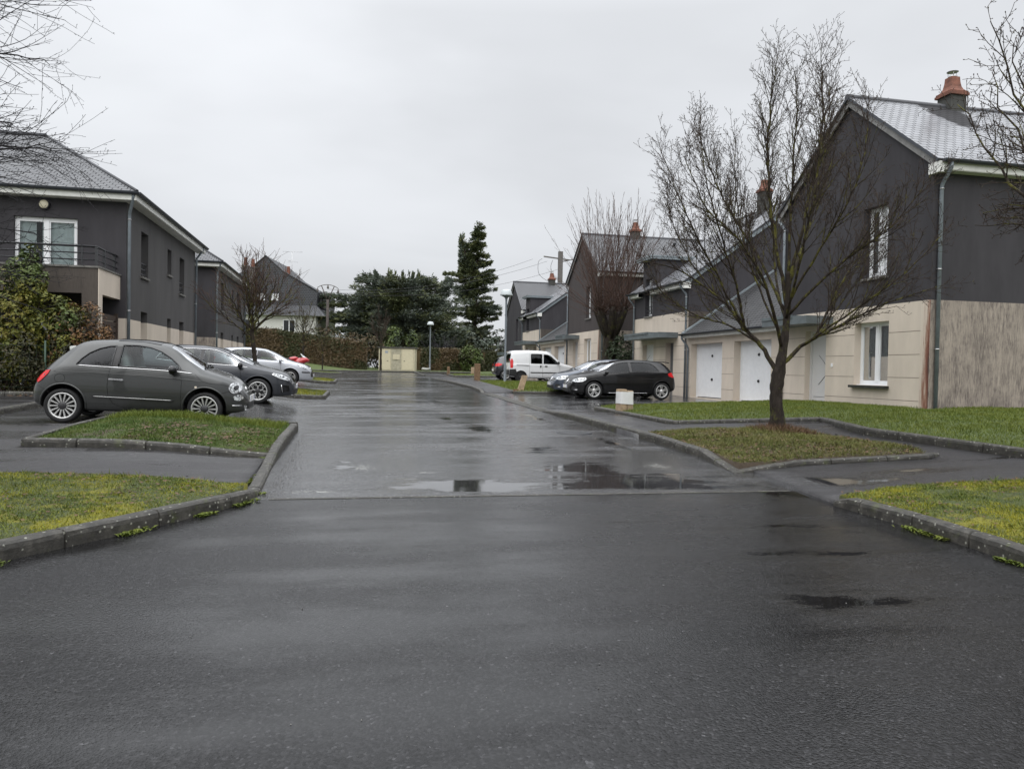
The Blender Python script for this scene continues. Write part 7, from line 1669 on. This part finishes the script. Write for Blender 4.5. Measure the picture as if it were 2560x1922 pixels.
# cream utility kiosk
def kiosk():
    t = thing('utility_kiosk', 'cream concrete utility kiosk with two doors and a flat dark roof', 'kiosk', (2.25, 67.0, 1.24), R(-9)); W, D, H = 3.1, 2.5, 1.92
    mb = MB(); mb.box(0, 0, -.3, W, D, H); mb.build('wall', 'shed', t); mb = MB(); mb.box(-.08, -.1, H + .002, W + .08, D + .08, H + .12); mb.build('roof', 'shed_roof', t)
    for x0, x1 in ((.3, 1.02), (2.02, 2.98)):
        mb = MB(); mb.box(x0, -.035, .05, x1, -.002, H - .06); d = mb.build('door', 'shed_door', t); mb = MB(); hx = x1 - .25 if x0 < 1 else x0 + .2; mb.box(hx - .06, -.05, .8, hx + .06, -.036, .84); mb.build('door_handle', 'iron', d)
    mb = MB(); mb.box(1.1, -.02, .02, 1.94, -.002, H - .04); mb.build('louvre_panel', 'shed_panel', t)
    mb = MB(); mb.box(1.22, -.06, .95, 1.82, -.021, 1.4); mb.box(1.515, -.063, .95, 1.525, -.0605, 1.4, 1); mb.build('meter_box', ['shed_door', 'shed_panel'], t)
    mb = MB(); mb.box(.55, -.045, 1.5, .8, -.036, 1.68); mb.build('notice', 'sign', t); return t
kiosk()
# slate-hung house beyond the hedge
def slate_house():
    t = thing('slate_house', 'old white house with a tall slate-hung gable and red chimney pots beyond the hedge', 'house', (-8.5, 78.9, 1.4), R(-10)); mb = MB()
    F = [(-5.2, 6.0), (5.0, 6.0), (5.1, 7.45), (1.77, 9.35), (0, 10.9), (-1.5, 9.6), (-5.3, 8.0)]; n = len(F); D = 9.
    def uvf(pts, ax): return [((p[0] if ax else p[1]), -p[2]) for p in pts]
    a = [(x, 0, z) for x, z in F]; b = [(x, D, z) for x, z in F]; mb.face(a, 0, uvf(a, 1)); mb.face(b[::-1], 0, uvf(b, 1))
    for i in range(1, n):
        j = (i + 1) % n; q = [a[i], b[i], b[j], a[j]]; mb.face(q, 0, [(p[1], math.hypot(p[0], p[2]) * 1.) for p in q])
    E = 5.0; ring0 = [(-5.2, 0, 6.1), (5.0, 0, 6.1), (5.0, D, 6.1), (-5.2, D, 6.1)]; ring1 = [(-6.2, -1.1, E), (6.1, -1.1, E), (6.1, D + 1, E), (-6.2, D + 1, E)]
    for i in range(4):
        j = (i + 1) % 4; q = [ring0[i], ring0[j], ring1[j], ring1[i]]; mb.face(q, 0, [((p[0] if i % 2 == 0 else p[1]), -p[2] * 1.4) for p in q])
    mb.face(ring1[::-1], 1); rf = mb.build('roof', ['slate_far', 'fascia'], t)
    mb = MB(); mb.tube([(-1.5, -.05, 9.63), (0, -.05, 10.93), (1.77, -.05, 9.38), (5.15, -.05, 7.48)], .06, 5); mb.build('ridge_cap', 'ridge', rf)
    mb = MB(); mb.box(-5.2, -.5, -.5, 5.1, D, E - .02); mb.build('wall', 'white_wall', t)
    fr = Frame((0, -.5), (1, 0), (0, 1)); 
    def win(x0, z0, x1, z1, yf=-.5, mat='glass_dark'):
        f = Frame((0, yf), (1, 0), (0, 1)); m = MB(); w = .07
        for q in ((x0, z0, x0 + w, z1), (x1 - w, z0, x1, z1), (x0 + w, z1 - w, x1 - w, z1), (x0 + w, z0, x1 - w, z0 + w), ((x0 + x1) / 2 - .04, z0 + w, (x0 + x1) / 2 + .04, z1 - w)): f.box(m, q[0], -.08, q[1], q[2], -.002, q[3])
        o = m.build('window', 'pvc', t); m = MB(); f.box(m, x0 + w, -.03, z0 + w, x1 - w, -.004, z1 - w); m.build('pane', mat, o)
    win(1.9, 2.6, 3.1, 4.6); win(-2.4, 2.6, -1.2, 4.6); win(-.8, 6.5, -.05, 7.15, 0, 'curtain'); win(.6, 6.5, 1.3, 7.15, 0, 'curtain')
    mb = MB(); mb.box(5.1, 1, 5.9, 5.35, 4, 7.5); mb.build('side_dormer', 'slate_dry', t)
    for x, y, zt, zb in ((-2.3, 1.0, 9.9, 7.), (-1.15, -.35, 9.6, 6.6), (1.45, 2.5, 9.3, 7.5)):
        mb = MB(); mb.box(x - .28, y - .25, zb, x + .28, y + .25, zt); mb.box(x - .34, y - .31, zt + .001, x + .34, y + .31, zt + .1); ch = mb.build('chimney', 'pole', t); mb = MB(); mb.lathe([(.22, zt + .102), (.2, zt + .3), (.16, zt + .75), (.17, zt + .9), (.1, zt + .9)], (x - (.0 if x < 1 else -.12), y, 0), n=12)
        if x > 1: mb.lathe([(.2, zt + .102), (.18, zt + .3), (.14, zt + .55), (.1, zt + .55)], (x - .28, y, 0), n=12)
        mb.build('chimney_pot', 'terracotta', ch)
    mb = MB(); mb.tube([(1.9, 2.6, 8.5), (1.9, 2.6, 11.8)], .025, 6); mb.tube([(.95, 2.6, 11.75), (2.95, 2.6, 11.7)], .015, 5); mb.tube([(1.5, 2.6, 10.85), (2.5, 2.6, 10.65)], .015, 5)
    for i in range(7): x = .98 + i * .3; mb.tube([(x, 2.35, 11.74), (x, 2.85, 11.74)], .008, 4)
    for i in range(4): x = 1.5 + i * .12; mb.tube([(x, 2.6, 10.6), (x, 2.6, 11.05)], .008, 4)
    mb.build('antenna', 'steel', t); return t
slate_house()
# poles and wires
def pole_lattice():
    z = gbase(-2.35, 74.2); t = thing('utility_pole', 'brown utility pole with a curved insulator bracket beside the slate-hung house', 'utility pole', (-2.35, 74.2, z)); H = 9.3 - z
    mb = MB(); mb.tube([(0, 0, -.3), (0, 0, H - 1.5)], [.17, .12], 10); mb.build('pole', 'pole_brown', t); mb = MB(); q = H - 1.7
    arc = [(-.98, 0, q + 1.28), (-.6, 0, q + 1.5), (0, 0, q + 1.6), (.6, 0, q + 1.48), (.98, 0, q + 1.24)]; mb.tube(catmull(arc, 5), .03, 6)
    for s in (-1, 1): mb.tube([(0, 0, q), (s * .26, 0, q + .7), (s * .6, 0, q + 1.5)], .045, 6)
    mb.build('bracket', 'pole_brown', t)
    for x, zz in ((-.95, q + 1.25), (0, q + 1.58), (.95, q + 1.22)): m = MB(); m.lathe([(0, 0), (.04, -.02), (.09, -.16), (.11, -.26), (.07, -.36), (0, -.38)], (x, 0, zz), n=10); m.build('insulator', 'pole', t)
    return [Vector((-2.35 + x, 74.2, z + zz - .4)) for x, zz in ((-.95, q + 1.25), (0, q + 1.58), (.95, q + 1.22))]
def pole_cross():
    x, y = 20.6, 75.; z = gbase(x, y); t = thing('utility_pole', 'tall grey concrete pole with a crossarm behind the gabled house beyond the pollard', 'utility pole', (x, y, z)); H = 13.4 - z
    mb = MB(); mb.obox((0, 0, H / 2), (.22, 0, 0), (0, .17, 0), (0, 0, H / 2 + .2)); mb.build('pole', 'pole', t); mb = MB(); mb.obox((-.4, 0, H - .5), (1.35, 0, -.12), (0, .06, 0), (0, 0, .06)); mb.obox((1.0, .05, H - .62), (.8, 0, .18), (0, .05, 0), (0, 0, .05)); mb.obox((-.6, 0, H - 3.2), (.45, 0, .05), (0, .05, 0), (0, 0, .05)); mb.build('crossarm', 'pole', t)
    mb = MB(); mb.tube(catmull([(-1.9, 0, H - .6), (-2.3, 0, H - 1.0), (-2.2, 0, H - 2.2), (-1.2, 0, H - 2.9), (-.6, 0, H - 3.1)], 5), .02, 5); mb.tube(catmull([(-.8, 0, H - .7), (-1.0, 0, H - 1.4), (-.7, 0, H - 2.2), (-.3, 0, H - 2.6)], 5), .02, 5); mb.build('jumper_wire', 'wire', t)
    return [Vector((x - 2.9, y, z + H - .7)), Vector((x - 1.4, y, z + H - .85)), Vector((x - .2, y, z + H - 1.6))]
A_, B_ = pole_lattice(), pole_cross()
for i, (a, b) in enumerate(zip((A_[1], A_[0], A_[2]), B_)):
    mb = MB(); mb.tube([a.lerp(b, k / 24) - Vector((0, 0, 1.1 * 4 * (k / 24) * (1 - k / 24))) for k in range(25)], .016, 4); o = mb.build('overhead_wire', 'wire'); tag(o, ('uppermost', 'middle', 'lowest')[i] + ' of the three thin wires slung between the two utility poles', 'wire', 'overhead wires')
# fence panel under the balcony, wire fence before the bushes
t = thing('fence_panel', 'dark wooden slat panel under the corner balcony', 'fence panel', (-6.72, 23.1, .6)); mb = MB(); r = random.Random(6)
for i in range(13): z = .1 + i * .165; mb.box(-.012 + r.uniform(-.01, .01), -.8, z, .012, .82, z + .135 + r.uniform(-.02, .02))
mb.build('slats', 'wood_dark', t)
for y in (-.84, .86): mb = MB(); mb.box(-.05, y - .04, -.3, .05, y + .04, 2.3); mb.build('post', 'wood_dark', t)
t = thing('wire_fence', 'thin green wire fence before the dark shrubs at the left edge', 'fence', (-9.5, 20.5, .75)); mb = MB()
for i in range(7): mb.tube([(-2.6, -.18, .1 + i * .17), (3.2, .32, .1 + i * .17)], .003, 4)
for i in range(40): x = -2.6 + i * .145; y = -.18 + (x + 2.6) / 5.8 * .5; mb.tube([(x, y, .05), (x, y, 1.15)], .0025, 3)
M['green_wire'] = simple('green_wire', (.02, .05, .03), .5); mb.build('wire_mesh', 'green_wire', t)
for x in (-2.4, .0, 2.1): y = -.18 + (x + 2.6) / 5.8 * .5 - .03; mb = MB(); mb.tube([(x, y, -.2), (x, y, 1.25)], .025, 8); mb.build('post', 'green_wire', t)
# hanging pot on the balcony rail and a bag by the far lamp
t = thing('hanging_pot', 'small black pot hanging from the balcony railing', 'pot', (-8.18, 22.2, 4.22)); mb = MB(); mb.lathe([(0, 0), (.07, .0), (.095, .15), (.08, .15), (.06, .03), (0, .03)], n=14); mb.build('pot', 'iron', t); mb = MB(); mb.tube([(0, .0, .15), (0, .04, .36)], .006, 4); mb.build('hook', 'iron', t)
mb = MB(); r = random.Random(4); v = [(math.cos(a) * .35 * r.uniform(.7, 1.2), math.sin(a) * .2, h * r.uniform(.8, 1.3)) for h in (0, .09, .15) for a in [i * .785 for i in range(8)]]; mb.mesh([(x, y, z) for x, y, z in v], [(j * 8 + i, j * 8 + (i + 1) % 8, j * 8 + 8 + (i + 1) % 8, j * 8 + 8 + i) for j in range(2) for i in range(8)] + [tuple(range(16, 24))]); o = mb.build('plastic_bag', 'tape', None, (6.55, 69.2, ground(6.55, 69.2) + .05)); tag(o, 'crumpled pale plastic bag at the foot of the far street lamp', 'bag')
